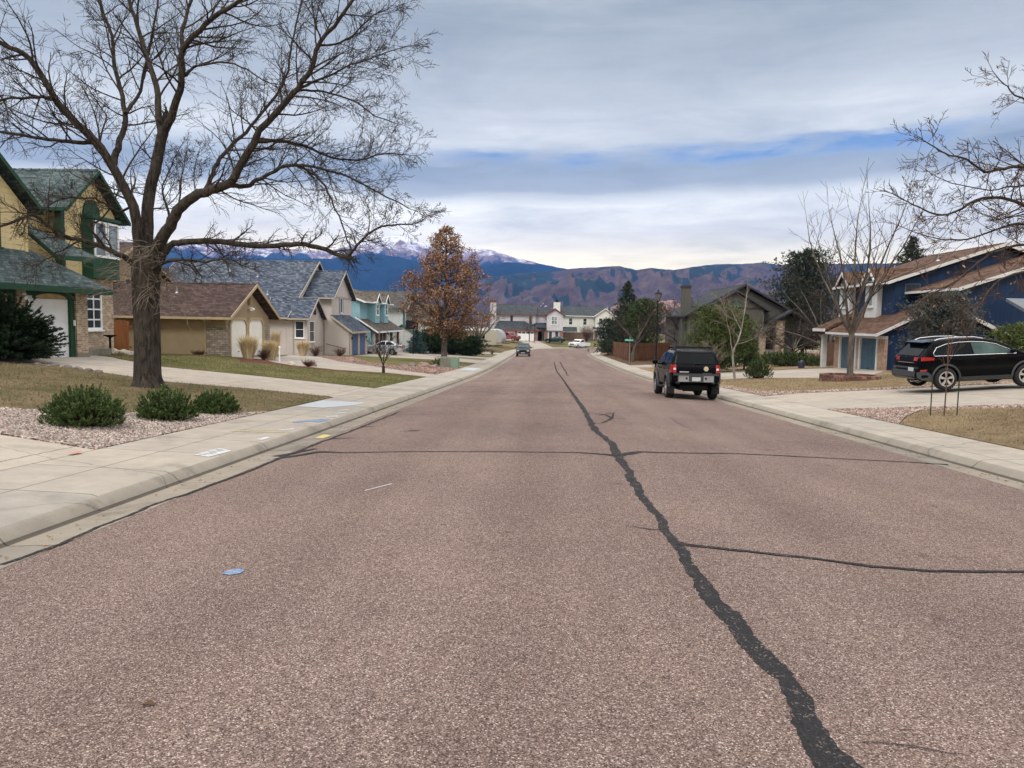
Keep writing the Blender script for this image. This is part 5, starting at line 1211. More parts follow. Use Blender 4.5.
v = vehicle('car', 'dark green car parked beside the white pickup in front of the lilac house', SED, 2.65, .31, 1.78, M_dkgreen, [[(-.25, 1.05), (.12, 1.31), (.62, 1.37), (.66, 1.02)], [(.72, 1.02), (.68, 1.37), (1.1, 1.35), (1.7, 1.01)]], [('rear_window', (-.42, 1.06), (.02, 1.32), .82, M_tint, (-1, 1)), ('windscreen', (1.15, 1.38), (1.82, 1.04), .86, M_tint, (1, 1))], lambda t, hw: lamp_pair(t, 'tail_lamp', -1.0, .5, .8, .72, .9, M_red, .05), .42, .98)
place(v, 3.4, 163.5, rad(168), gz(1.6, 164)+.1)
v = vehicle('pickup_truck', 'red pickup truck parked left of the white garage door', PK, 3.2, .38, 1.95, M_carred, [[(.95, 1.28), (.97, 1.68), (1.7, 1.7), (2.3, 1.26)]], [('windscreen', (2.02, 1.68), (2.5, 1.28), .9, M_tint, (1, 1))], lambda t, hw: (lamp_pair(t, 'head_lamp', 3.93, .55, .85, .82, .98, M_lens), None), .28, 1.15)
place(v, -8.8, 158, rad(-28), gz(-8.8, 158)+.1)
# ------------------------------------------------------------------ camper trailers
def trailer(name, label, x, y, rz, L, m, band, nose):
    t = thing(name, label, 'trailer', world=False)
    pl = [(-L/2, .6), (-L/2, 2.85), (-L/2+.2, 3.0), (L/2-nose, 3.0), (L/2-nose*.45, 2.8), (L/2-nose*.1, 2.2), (L/2, 1.4), (L/2-nose*.2, .6)]
    shell(t, 'body', pl, lambda x, z: 1.2, m, (), (), .06, .93)
    for s in (-1, 1):
        for x0, x1, z0, z1 in ((-L*.36, -L*.24, 1.6, 2.3), (.2, 1.3, 1.6, 2.3)): sidepatch(t, 'window', [(x0, z0), (x0, z1), (x1, z1), (x1, z0)], lambda x, z: 1.2, M_tint, s, .02)
        sidepatch(t, 'door', [(-L*.16, .75), (-L*.16, 2.6), (-L*.05, 2.6), (-L*.05, .75)], lambda x, z: 1.2, band, s, .012)
        sidepatch(t, 'stripe', [(-L*.48, 1.15), (-L*.48, 1.3), (L*.36, 1.3), (L*.36, 1.15)], lambda x, z: 1.2, band, s, .008)
        for x_ in (-.5, .45): wheel(t, x_, s*1.05, .34, .2, 6)
    b = MB(); b.bar((L/2-.5, 0, .55), (L/2+.9, 0, .5), .12); b.build('tow_bar', M_black, t); b = MB(); b.box(-.6, .1, -.35, .35, 3.0, 3.25); b.build('air_conditioner', M_white, t)
    b = MB(); b.tube([(-L*.3, -1.25, 2.85), (L*.3, -1.25, 2.85)], .06, 8); b.build('awning', M_white, t)
    place(t, x, y, rz)
trailer('travel_trailer', 'beige travel trailer parked across a drive behind the bare tree', -10.6, 119, rad(4), 6.4, plain('beige trailer skin', (.42, .39, .30), .5, .06), plain('brown stripe', (.18, .13, .09), .5), .5)
trailer('camper_trailer', 'white round-nosed camper trailer parked beside the beige one', -10.2, 135, rad(-12), 6.5, plain('white trailer skin', (.33, .33, .32), .5, .06), plain('grey stripe', (.25, .26, .28), .5), 1.6)
# ================================================================== plants
M_barkbig = barkm('furrowed grey bark', (.016, .013, .011), (.078, .065, .054), 16)
M_twig = plain('grey brown twigs', (.045, .035, .028), .9, .25, 2, .1)
M_barkgrey = barkm('smooth grey bark', (.06, .05, .042), (.16, .135, .115), 8, .4); M_aspen = barkm('pale aspen bark', (.14, .125, .105), (.36, .335, .29), 6, .3)
M_barkdark = barkm('dark bark', (.025, .019, .015), (.08, .06, .048), 12); M_twig2 = plain('reddish brown twigs', (.065, .04, .03), .9, .25, 2, .1); M_twig3 = plain('pale twigs', (.16, .13, .10), .9, .2, 2, .1)
M_mugo = leafm('mugo pine needles', [(0, (.028, .052, .014)), (.5, (.062, .102, .028)), (1, (.12, .165, .05))]); M_yew = leafm('dark yew needles', [(0, (.008, .018, .008)), (.5, (.018, .036, .014)), (1, (.035, .06, .022))])
M_pine = leafm('olive pine needles', [(0, (.035, .05, .015)), (.5, (.07, .095, .025)), (1, (.12, .145, .04))]); M_fir = leafm('dark conifer needles', [(0, (.014, .024, .014)), (.5, (.03, .045, .024)), (1, (.055, .07, .035))])
M_spruce = leafm('blue spruce needles', [(0, (.02, .045, .045)), (.5, (.045, .085, .08)), (1, (.08, .13, .12))]); M_junip = leafm('grey blue juniper', [(0, (.045, .052, .048)), (.5, (.085, .092, .083)), (1, (.14, .145, .13))])
M_juniper = leafm('green juniper', [(0, (.02, .035, .01)), (.5, (.045, .07, .02)), (1, (.08, .11, .03))])
M_oak = leafm('dead oak leaves', [(0, (.10, .05, .028)), (.4, (.21, .108, .058)), (.75, (.31, .175, .10)), (1, (.42, .275, .17))], .8); M_dead = leafm('withered leaves', [(0, (.20, .10, .04)), (1, (.42, .26, .12))], .8)
M_straw = leafm('straw grass', [(0, (.40, .30, .16)), (.5, (.58, .46, .27)), (1, (.72, .61, .40))], .9); M_redtwig = plain('dark red brown twigs', (.12, .065, .05), .9, .3, 3, .1)
def rv(rr): 
    z = rr.uniform(-1, 1); a = rr.uniform(0, 2*PI); q = math.sqrt(1-z*z); return Vector((q*math.cos(a), q*math.sin(a), z))
def branch(tw, rr, p, d, L, r, lev, par, leaves=None):
    """a wandering limb with side shoots; lev counts down to 0"""
    nseg = max(2, min(7, int(L/par['seg'])+2)); pts = [p]; rs = [r]; q = p; d = d.normalized()
    for i in range(nseg):
        d = (d+rv(rr)*par['wig']+Vector((0, 0, par['up']))*(1 if lev else .6)).normalized(); q = q+d*(L/nseg); pts.append(q); rs.append(max(par['rmin'], r*(1-(i+1)/nseg*.72)))
    tw.tube(pts, rs, 6 if r > .05 else (4 if r > .014 else 3), False)
    if leaves is not None and lev <= par.get('leaflev', 0): leaves.extend(pts[1:])
    if lev <= 0: return
    n = rr.randint(*par['kids'][min(lev, len(par['kids'])-1)])
    for k in range(n):
        t = lerp(.2, 1, (k+rr.random()*.8)/n); f = t*nseg; i = min(nseg-1, int(f)); c = pts[i].lerp(pts[i+1], f-i)
        ax = (pts[i+1]-pts[i]).normalized(); side = rv(rr); side = (side-ax*side.dot(ax)).normalized()
        a = rr.uniform(*par['ang']); nd = ax*math.cos(a)+side*math.sin(a)
        branch(tw, rr, c, nd, L*rr.uniform(*par['len'])*(1-.35*t), max(par['rmin'], rs[i]*.55), lev-1, par, leaves)
def spawn(tw, rr, pts, rs, n, L, lev, par, t0=.25, leaves=None):
    """side branches off a traced limb"""
    ln = [0]
    for a, b in zip(pts, pts[1:]): ln.append(ln[-1]+(b-a).length)
    for k in range(n):
        s = lerp(t0, 1, (k+rr.random())/n)*ln[-1]; i = 0
        while i < len(pts)-2 and ln[i+1] < s: i += 1
        f = (s-ln[i])/max(1e-6, ln[i+1]-ln[i]); c = pts[i].lerp(pts[i+1], f); r = lerp(rs[i], rs[i+1], f)
        ax = (pts[i+1]-pts[i]).normalized(); side = rv(rr); side = (side-ax*side.dot(ax)).normalized()
        a = rr.uniform(.5, 1.15); nd = ax*math.cos(a)+side*math.sin(a)
        branch(tw, rr, c, nd, L*rr.uniform(.55, 1.2)*(1.15-.5*s/ln[-1]), max(par['rmin'], min(r*.5, .028)), lev, par, leaves)
def smooth_path(P_, k=4):
    out = []; n = len(P_)
    for i in range(n-1):
        a, b, c, d = P_[max(0, i-1)], P_[i], P_[i+1], P_[min(n-1, i+2)]
        for j in range(k):
            t = j/k; out.append(tuple(.5*((2*b[m])+(-a[m]+c[m])*t+(2*a[m]-5*b[m]+4*c[m]-d[m])*t*t+(-a[m]+3*b[m]-3*c[m]+d[m])*t**3) for m in range(len(b))))
    out.append(tuple(P_[-1])); return out
# ------------------------------------------------------------------ the big bare tree on the left lawn
def big_tree():
    D = 20.2; base = at(148, 387, D); base.z = gz(base.x, base.y)
    t = thing('bare_tree', 'very large bare deciduous tree with spreading limbs on the left lawn', 'tree', tuple(base))
    rr = random.Random(21); tr = MB(); tw = MB()
    def path(L, d0, d1): 
        n = len(L)-1; return [at(px, py, D+lerp(d0, d1, i/n)) for i, (px, py) in enumerate(L)]
    par = dict(seg=.28, wig=.2, up=.03, rmin=.0042, kids=[(0, 0), (4, 7), (5, 8), (4, 6)], ang=(.45, 1.1), len=(.36, .66))
    # trunk with root flare
    tp = smooth_path([(148, 391, .42), (148, 384, .375), (147.5, 374, .34), (147.5, 350, .325), (147, 325, .32), (146, 300, .33), (146, 280, .35), (147, 262, .37), (148, 248, .29)], 3)
    tr.tube([at(a, b, D) for a, b, _ in tp], [c for _, _, c in tp], 18)
    for k in range(7):
        a = k*2*PI/7+.4; b0 = base+Vector((math.cos(a)*.5, math.sin(a)*.5, -.1)); tr.tube([b0, base+Vector((math.cos(a)*.33, math.sin(a)*.33, .06)), base+Vector((math.cos(a)*.24, math.sin(a)*.24, .35))], [.08, .10, .07], 7)
    LIM = [
     ([(141, 258), (138, 232), (133, 207), (115, 171), (100, 147), (67, 113), (50, 90), (30, 60), (10, 47), (-25, 36), (-70, 30)], .20, .045, 0, -2.2, 16, 1.7),
     ([(95, 143), (75, 142), (60, 141), (40, 138), (20, 135), (-20, 131), (-60, 140)], .075, .03, -.7, -2.5, 9, 1.4),
     ([(54, 98), (42, 97), (30, 97), (0, 100), (-35, 108)], .06, .025, -1.2, -2.6, 7, 1.3),
     ([(112, 166), (117, 152), (120, 140), (125, 120), (122, 97), (115, 67), (112, 37), (100, 2), (92, -40), (88, -80)], .13, .03, .2, 1.8, 13, 1.5),
     ([(126, 113), (131, 104), (138, 97), (145, 70), (152, 33), (157, 5), (162, -40)], .075, .03, .6, 2.4, 9, 1.4),
     ([(147, 252), (147, 225), (150, 195), (158, 157), (163, 133)], .21, .17, 0, .3, 2, 1.2),
     ([(162, 136), (158, 110), (157, 87), (148, 60), (138, 27), (128, -2), (118, -50), (112, -100)], .13, .04, .3, 1.5, 12, 1.6),
     ([(163, 133), (172, 117), (178, 96), (182, 77), (183, 50), (200, 30), (220, 13), (240, 0), (268, -25), (300, -60)], .15, .04, .3, -1.5, 14, 1.6),
     ([(183, 52), (182, 33), (187, 13), (193, -8), (197, -50), (192, -95)], .08, .03, 0, .6, 10, 1.5),
     ([(185, 76), (192, 69), (200, 65), (227, 63), (247, 70), (270, 84)], .05, .018, -.2, -1.6, 8, 1.2),
     ([(152, 256), (160, 243), (170, 226), (178, 211), (193, 197), (212, 190), (230, 183), (240, 165), (253, 144), (260, 130), (283, 105), (298, 88), (312, 67), (320, 42), (341, 18), (357, -8), (380, -40)], .22, .035, 0, -2.0, 20, 1.5),
     ([(203, 193), (211, 178), (217, 163), (230, 147), (246, 132), (260, 116), (277, 95), (288, 70), (292, 42), (298, 16), (305, -20)], .085, .025, .2, 1.6, 13, 1.3),
     ([(228, 184), (246, 186), (258, 180), (270, 174), (288, 165), (316, 167), (341, 174), (365, 186), (397, 202), (410, 208)], .085, .014, -.3, -1.8, 15, 1.0),
     ([(257, 141), (272, 141), (288, 142), (312, 149), (334, 158), (358, 160), (386, 153), (408, 155)], .07, .015, -.6, .8, 14, 1.1),
     ([(299, 88), (311, 83), (330, 76), (351, 65), (376, 56), (400, 48)], .05, .013, -1.2, -2.2, 12, 1.05),
     ([(297, 90), (312, 91), (330, 93), (355, 102), (376, 116), (396, 124)], .045, .013, -1.2, -.2, 10, 1.0),
     ([(319, 45), (335, 45), (352, 36), (372, 16), (390, 8)], .04, .014, -1.6, -.6, 8, 1.1),
     ([(158, 262), (170, 246), (182, 242), (200, 241), (219, 242), (240, 244), (260, 246), (280, 245), (297, 244), (318, 247), (338, 255), (348, 258)], .115, .065, 0, -1.6, 8, .8),
     ([(346, 258), (352, 251), (359, 244), (375, 229), (395, 225), (411, 225), (424, 218)], .06, .012, -1.6, -2.0, 6, .75),
     ([(287, 165), (302, 168), (316, 176), (325, 186), (330, 197), (335, 208), (341, 221), (347, 240), (352, 250)], .04, .02, -.8, -1.6, 10, .9),
     ([(140, 268), (128, 259), (118, 254), (103, 247), (80, 240), (68, 237), (53, 230), (40, 218), (30, 215), (9, 223), (-10, 229), (-40, 232)], .10, .03, 0, -1.8, 11, 1.0),
     ([(103, 247), (90, 226), (98, 221), (112, 206), (118, 192)], .04, .02, -.4, .2, 4, .7), ([(82, 240), (62, 250), (45, 260), (31, 270)], .035, .01, -.8, -1.2, 5, .7),
     ([(131, 206), (120, 212), (109, 206), (95, 199), (78, 198), (60, 199), (38, 214)], .045, .02, 0, -1.4, 8, .9),
     ([(150, 270), (165, 262), (185, 260), (205, 262), (225, 258), (248, 268)], .07, .018, -.2, -1.8, 9, .9),
     ([(172, 225), (166, 205), (163, 185), (172, 165), (178, 150)], .05, .015, .3, 1.4, 8, 1.0), ([(196, 197), (194, 182), (196, 165), (200, 150)], .025, .01, .2, .6, 5, .7),
     ([(100, 147), (102, 130), (106, 115), (92, 95), (80, 70)], .035, .012, -.2, .9, 8, 1.0)]
    for L, r0, r1, d0, d1, n, ln in LIM:
        sp = smooth_path([(*q, i) for i, q in enumerate(L)], 3); m = len(sp)-1
        pts = [at(a, b, D+lerp(d0, d1, i/m))+Vector((0, 0, 0)) for i, (a, b, _) in enumerate(sp)]
        pts = [p+rv(rr)*.02 for p in pts]; rs = [lerp(r0, r1, (i/m)**.8)*.79 for i in range(m+1)]
        tr.tube(pts, rs, 9 if r0 > .08 else 7)
        spawn(tw, rr, pts, rs, int(n*2.0), ln*1.12, 2, par, .15)
        branch(tw, rr, pts[-1], pts[-1]-pts[-2], ln*.55, max(r1*.8, .006), 2, par)
    # dense water shoots hanging round the fork
    ws = MB()
    hp = dict(seg=.2, wig=.22, up=-.07, rmin=.004, kids=[(0, 0), (2, 4), (2, 4)], ang=(.4, 1.), len=(.4, .7))
    for k in range(110):
        a = rr.uniform(0, 2*PI); c = at(147+rr.gauss(4, 13), rr.uniform(240, 300), D); dd = Vector((math.cos(a), math.sin(a)-.5, rr.uniform(-.7, .35)))
        branch(ws, rr, c+dd.normalized()*.2, dd, rr.uniform(.5, 1.3), .012, 1, hp)
    tr.build('trunk', M_barkbig, t, smooth=1.2); tw.build('crown', M_twig, t); ws.build('water_shoots', M_twig3, t); return t
big_tree()
# ------------------------------------------------------------------ generic trees
def leaf_quads(mb, rr, p, s, n, sp, asp=.6):
    for _ in range(n):
        c = p+rv(rr)*sp*rr.random(); a = rv(rr)*s*rr.uniform(.6, 1.2); b = a.cross(rv(rr)).normalized()*s*asp*rr.uniform(.6, 1.1)
        i = mb.vs([c-a, c+b*.9-a*.1, c+a, c-b*.9+a*.1]); mb.face((i, i+1, i+2, i+3))
def bare_tree(name, label, x, y, h, r, seed, bark, twig, fork=.3, spread=.6, lev=3, nk=7, up=.05, cat='tree', par=None, lean=(0, 0), leafm_=None, leafn=0, z=None):
    rr = random.Random(seed); z = gz(x, y) if z is None else z; b0 = Vector((x, y, z))
    t = thing(name, label, cat, (x, y, z)); tr = MB(); tw = MB(); lv = []
    par = par or dict(seg=.4, wig=.16, up=up, rmin=max(.006, r*.05), kids=[(0, 0), (4, 6), (4, 6), (4, 6)], ang=(.35, .85), len=(.4, .65))
    top = b0+Vector((lean[0], lean[1], h*fork)); mid = b0.lerp(top, .5)+rv(rr)*r*.4
    tr.tube([b0-Vector((0, 0, .15)), b0+Vector((0, 0, .12)), mid, top], [r*1.45, r*1.1, r*.95, r*.85], 10)
    for k in range(nk):
        a = 2*PI*k/nk+rr.uniform(-.4, .4); el = rr.uniform(.35, 1.0)*spread*1.6
        st = b0.lerp(top, rr.uniform(.72, 1.0)); d = Vector((math.cos(a)*math.sin(el), math.sin(a)*math.sin(el), math.cos(el)))
        L = h*(1-fork)*rr.uniform(.65, 1.0); pts = [st]; rs = [r*.55]; q = st; n = 6
        for i in range(n): d = (d+rv(rr)*.13+Vector((0, 0, up*1.5))).normalized(); q = q+d*L/n; pts.append(q); rs.append(r*.55*(1-(i+1)/n*.85))
        tr.tube(pts, rs, 6); spawn(tw, rr, pts, rs, 9, L*.42, lev-1, par, .2, lv)
        branch(tw, rr, pts[-1], d, L*.25, rs[-1], 1, par, lv)
    tr.build('trunk', bark, t, smooth=1.2); tw.build('crown', twig, t)
    if leafm_:
        lb = MB()
        for p in rr.sample(lv, min(len(lv), leafn)): leaf_quads(lb, rr, p, .05, 2, .1)
        lb.build('leaves', leafm_, t)
    return t
def oak():
    x, y = -8.75, 66.5; z = gz(x, y); rr = random.Random(4); t = thing('oak_tree', 'oak holding dense rusty brown dead leaves beside the left sidewalk', 'tree', (x, y, z)); tr = MB(); tw = MB(); lf = MB()
    b0 = Vector((x, y, z)); H = 11.9
    tr.tube([b0-Vector((0, 0, .1)), b0+Vector((.02, 0, .2)), b0+Vector((.1, 0, 3)), b0+Vector((.2, 0, 6.5)), b0+Vector((.1, 0, 9.5)), b0+Vector((.15, 0, 11.6))], [.34, .27, .23, .15, .07, .02], 10)
    par = dict(seg=.5, wig=.2, up=.02, rmin=.01, kids=[(0, 0), (3, 5), (3, 5)], ang=(.5, 1.0), len=(.4, .6), leaflev=1); lv = []
    prof = [(2.3, 1.8), (3.1, 3.0), (4.2, 4.3), (5.25, 5.0), (6.5, 4.6), (7.8, 3.6), (9.6, 2.1), (10.8, 1.2), (11.7, .5)]
    for k in range(96):
        hh = lerp(2.5, 11.5, (k/95)**1.1); i = 0
        while i < len(prof)-2 and prof[i+1][0] < hh: i += 1
        R_ = lerp(prof[i][1], prof[i+1][1], (hh-prof[i][0])/(prof[i+1][0]-prof[i][0]))*rr.uniform(.6, 1.02)
        a = k*2.4+rr.uniform(-.3, .3); d = Vector((math.cos(a), math.sin(a), .42))
        branch(tw, rr, b0+Vector((.12, 0, hh-.25*R_)), d, R_, .05, 2, par, lv)
    for p in lv:
        if rr.random() < .93-.35*sm((p.z-z-7.5)/4): leaf_quads(lf, rr, p, .095, 5, .36, .62)
    tr.build('trunk', M_barkgrey, t, smooth=1.2); tw.build('branches', M_barkdark, t); lf.build('crown', M_oak, t)
oak()
def tuft(mb, rr, c, d, L, n, w, splay=.55):
    """a shoot of needles: thin triangles fanning from c along d"""
    for _ in range(n):
        e = (d+rv(rr)*splay).normalized()*L*rr.uniform(.7, 1.1); s = e.cross(rv(rr)).normalized()*w; i = mb.vs([c-s, c+s, c+e]); mb.face((i, i+1, i+2))
def conifer(name, label, x, y, h, R_, seed, m, cat='tree', n=46, shape=1.0, tl=.3, droop=-.12, trunk=True, bark=None, dens=1.0, bare=.12, lump=.25, nt=5, z=None, group=None, w=.03):
    rr = random.Random(seed); z = gz(x, y) if z is None else z; b0 = Vector((x, y, z)); t = thing(name, label, cat, (x, y, z), group); tr = MB(); lf = MB()
    tr.tube([b0-Vector((0, 0, .1)), b0+Vector((0, 0, h*.5)), b0+Vector((rr.uniform(-.1, .1), 0, h*.97))], [max(.05, h*.018), h*.011, .015], 7)
    for k in range(n):
        f = (k+.5)/n; hh = h*lerp(bare, .985, f); q = 1-f
        rad_ = R_*(min(1, q*shape+.06) if shape != 0 else math.sqrt(max(0, 1-(2*f-.9)**2)))*(1+lump*rr.uniform(-1, 1))
        a = k*2.399+rr.uniform(-.4, .4); d = Vector((math.cos(a), math.sin(a), lerp(droop, .7, f**2))).normalized(); s0 = b0+Vector((0, 0, hh))
        e = s0+d*rad_+Vector((0, 0, rad_*.06)); tr.tube([s0, e], [.02+.01*q*h*.1, .008], 4, False)
        m_ = max(2, int(rad_/tl*1.5*dens))
        for j in range(m_):
            u = lerp(.22, 1.02, (j+rr.random())/m_); c = s0.lerp(e, u); wv = rad_*.30*(1-.4*u)
            for _ in range(7):
                c2 = c+Vector((rr.gauss(0, 1)*wv, rr.gauss(0, 1)*wv, rr.gauss(0, .35)*wv)); tuft(lf, rr, c2, (d*.7+rv(rr)*.7+Vector((0, 0, .1))).normalized(), tl*rr.uniform(.7, 1.2), nt, max(w*.6, tl*.085)*rr.uniform(.8, 1.5), .75)
    tr.build('trunk', bark or M_barkdark, t); lf.build('crown', m, t); return t
def shoot_bush(name, label, x, y, R_, h, seed, m, n=260, needles=26, L=.10, group=None, cat='shrub', w=.006, up=.5, sl=.3, z=None, asp=1.):
    """rounded shrub made of upright bottle-brush shoots"""
    rr = random.Random(seed); z = gz(x, y) if z is None else z; t = thing(name, label, cat, (x, y, z), group); st = MB(); lf = MB(); b0 = Vector((x, y, z))
    for k in range(n):
        v = rv(rr); v.z = abs(v.z); q = rr.random()**.35; lump = 1+.16*noise.noise(v*2.3+Vector((seed, 0, 0)))
        c = b0+Vector((v.x*R_*q*lump, v.y*R_*asp*q*lump, (.06+v.z*.74*q*lump)*h)); d = (Vector((v.x, v.y, 0))*.6+Vector((0, 0, up+v.z*.7))+rv(rr)*.25).normalized(); LL = sl*rr.uniform(.6, 1.25)*h/.7
        if k % 3 == 0: st.tube([b0+Vector((v.x*.1, v.y*.1, 0)), b0.lerp(c, .6)+Vector((0, 0, -.05)), c], [.014, .01, .006], 3, False)
        for j in range(needles):
            u = j/needles; tuft(lf, rr, c+d*LL*u, (d*.9+rv(rr)*.8).normalized(), L*rr.uniform(.7, 1.1), 1, w, .3)
    st.build('stems', M_barkdark, t); lf.build('foliage', m, t); return t
g_m = 'mugo pines in the gravel bed'
shoot_bush('mugo_pine', 'dark green mugo pine nearest the corner of the gravel bed', -7.62, 12.42, .58, .76, 1, M_mugo, 891, 24, .048, g_m, w=.009, sl=.11, up=.55)
shoot_bush('mugo_pine', 'middle mugo pine of the gravel bed, in front of the tree trunk', -7.15, 14.2, .52, .68, 2, M_mugo, 702, 24, .048, g_m, w=.009, sl=.11, up=.55)
shoot_bush('mugo_pine', 'mugo pine at the far tip of the gravel bed by the sidewalk', -6.95, 15.95, .46, .58, 3, M_mugo, 540, 24, .048, g_m, w=.009, sl=.11, up=.55)
# the big dark evergreen in front of the garage
def yew():
    x, y = -16.95, 23.4; z = gz(x, y); rr = random.Random(8); t = thing('yew_bush', 'large dark evergreen bush with feathery sprays in front of the yellow house garage', 'shrub', (x, y, z)); st = MB(); lf = MB(); b0 = Vector((x, y, z))
    for k in range(620):
        v = rv(rr); v.z = abs(v.z); q = lerp(.62, 1, rr.random()); lp = 1+.16*noise.noise(v*2+Vector((3, 1, 8)))
        e = b0+Vector((v.x*1.72*q*lp, v.y*1.6*q*lp, .1+v.z*2.05*q*lp)); s = b0+Vector((v.x*.35, v.y*.35, .1+v.z*.9)); d = (e-s).normalized(); st.tube([s, e], [.018, .006], 3, False); L = (e-s).length
        for j in range(34):
            u = rr.uniform(.35, 1.05); c = s+(e-s)*u; side = d.cross(Vector((0, 0, 1))).normalized()*rr.choice((-1, 1))
            dd = (d*.8+side*.7+Vector((0, 0, -.12))+rv(rr)*.25).normalized(); tuft(lf, rr, c, dd, .17*(1.25-u*.5), 6, .013, .5)
    st.build('stems', M_barkdark, t); lf.build('foliage', M_yew, t)
yew()
# ornamental grasses
def grass_clump(label, x, y, h, R_, seed, z=None, n=900):
    rr = random.Random(seed); z = gz(x, y) if z is None else z; b0 = Vector((x, y, z)); m = MB()
    for k in range(n):
        a = rr.uniform(0, 2*PI); q = rr.random()**.6; o = Vector((math.cos(a), math.sin(a), 0)); L = h*rr.uniform(.6, 1.05); p0 = b0+o*R_*.4*q; p1 = p0+Vector((0, 0, L*.6))+o*R_*.3*q; p2 = p1+Vector((0, 0, L*.38))+o*R_*.75*q*rr.uniform(.4, 1.1)+rv(rr)*.05
        s = o.cross(Vector((0, 0, 1)))*.009; i = m.vs([p0-s, p0+s, p1+s*1.3, p1-s*1.3, p2]); m.face((i, i+1, i+2, i+3)); m.face((i+3, i+2, i+4))
    o = m.build('ornamental_grass', M_straw, None, None, (x, y, z)); tag(o, label, 'grass clump', 'straw ornamental grasses along the left fronts')
grass_clump('tall straw grass clump nearest the stone corner of the tan garage', -15.75, 40.35, 1.35, .62, 1); grass_clump('straw grass clump in front of the right cream garage door', -15.1, 41.9, 1.15, .58, 2)
grass_clump('slim upright straw grass against the pale grey wall', -21.9, 61.8, 2.1, .5, 3); grass_clump('short straw grass below the pale grey house window', -18.9, 59.5, 1.35, .6, 4)
# small bare shrubs
def twig_shrub(name, label, x, y, h, R_, seed, m, n=36, lev=2, trunk=None, z=None, cat='shrub', group=None, leaf=None):
    rr = random.Random(seed); z = gz(x, y) if z is None else z; b0 = Vector((x, y, z)); tw = MB(); par = dict(seg=.2, wig=.2, up=.04, rmin=.006, kids=[(0, 0), (3, 5), (3, 5)], ang=(.35, .8), len=(.4, .65)); lv = []
    base = b0
    if trunk: base = b0+Vector((0, 0, trunk)); tw.tube([b0-Vector((0, 0, .05)), base], [.09, .075], 8)
    for k in range(n):
        a = 2*PI*k/n*3.1+rr.uniform(-.3, .3); s = rr.uniform(.15, 1); d = Vector((math.cos(a)*R_*s, math.sin(a)*R_*s, (h-(trunk or 0))*rr.uniform(.55, .9)))
        branch(tw, rr, base, d, d.length*.8, .022 if trunk else .014, lev, par, lv)
    if leaf: 
        for p in lv: leaf_quads(tw, rr, p, .05, 2, .1)
    o = tw.build(name, m, None, None, (x, y, z)); return tag(o, label, cat, group)
twig_shrub('bare_bush', 'small bare multi-stemmed tree on the end of the second lawn', -8.45, 40.1, 2.7, 1.35, 3, M_twig, 9, 3, .4, cat='small tree')
gs = 'low bare shrubs in front of the pale grey house'
for k, (lb, x, y, h, r) in enumerate([('reddish bare shrub between the grass clumps by the tan garage doors', -15.2, 41.1, .8, .5), ('round red-brown shrub under the grey house bay window', -18.2, 60.5, 1.1, .8), ('red-brown shrub beside the handrail of the pale grey house', -17.0, 63.4, 1.0, .9), ('low dark shrub on the mulch below the cream doors', -12.0, 38.6, .4, .5), ('tiny red-brown shrub at the foot of the tan side wall', -18.4, 40.2, .35, .5)]):
    twig_shrub('dormant_shrub', lb, x, y, h, r, 40+k, M_redtwig, 60, 1, group=gs)
# left side further down
conifer('blue_spruce', 'small blue spruce beside the silver sedan', -14.5, 86.6, 2.75, 1.15, 5, M_spruce, n=60, tl=.22, droop=-.1, bare=.04, dens=1.3)
for k, (lb, x, y, h, r) in enumerate([('dark green juniper hedge clump left of the oak trunk', -12.9, 90, 2.5, 1.9), ('dark green juniper hedge clump right behind the oak trunk', -10.9, 91, 2.7, 1.8), ('dark green juniper hedge clump at the right end of its row', -8.9, 90.5, 2.1, 1.6)]):
    conifer('juniper_hedge', lb, x, y, h, r, 60+k, M_yew, 'hedge', 60, 0, .36, .15, bare=.02, dens=1.2, group='juniper hedge clumps behind the oak', w=.05)
bare_tree('bare_tree', 'bare forked grey tree in front of the beige travel trailer', -9.4, 110, 8.6, .28, 31, M_barkgrey, M_twig3, .28, .62, 3, 7, .05)
twig_shrub('dormant_shrub', 'small tan shrub on the dry verge before the travel trailer', -6.9, 101, 1.0, .5, 71, M_twig3, 40, 1)
shoot_bush('small_conifer', 'round green dwarf conifer just left of the oak trunk', -8.3, 60.0, .55, .55, 11, M_juniper, 90, 14, .12, 'dwarf conifers by the utility box', w=.012)
shoot_bush('small_conifer', 'round green dwarf conifer touching the utility box', -7.25, 57.6, .55, .5, 12, M_juniper, 90, 14, .12, 'dwarf conifers by the utility box', w=.012)
twig_shrub('bare_bush', 'round bare bush behind the white pickup', 9.3, 173, 4.6, 2.6, 14, M_redtwig, 90, 2)
bare_tree('bare_tree', 'small bare tree in front of the lilac house', -3.3, 163, 5.2, .1, 15, M_barkdark, M_twig2, .35, .5, 2, 6, z=gz(-3.3, 163)+.05)
# right side
conifer('spruce_tree', 'pointed dark spruce behind the corner fence', 11.3, 108, 10.2, 3.2, 21, M_fir, n=80, tl=.42, bare=.06, dens=1.2, w=.06); conifer('juniper_tree', 'lower bushy green juniper behind the corner fence', 13.2, 103, 7.6, 2.6, 22, M_juniper, n=70, shape=0, tl=.4, droop=.2, w=.06, dens=1.0, bare=.05)
conifer('juniper_tree', 'dark juniper standing at the far end of the corner fence', 9.2, 112, 5.2, 2.0, 23, M_fir, n=60, shape=0, tl=.36, droop=.2, w=.05, bare=.02)
bare_tree('bare_tree', 'bare leaning two-stemmed tree in front of the corner fence', 9.3, 82, 6.6, .17, 33, M_barkgrey, M_twig, .34, .7, 3, 8, .03, lean=(.35, 0)); bare_tree('bare_tree', 'bare purplish tree behind the wooden fence right of the street lamp', 17.2, 93, 8.2, .2, 34, M_barkdark, M_twig2, .25, .6, 3, 9, .04)
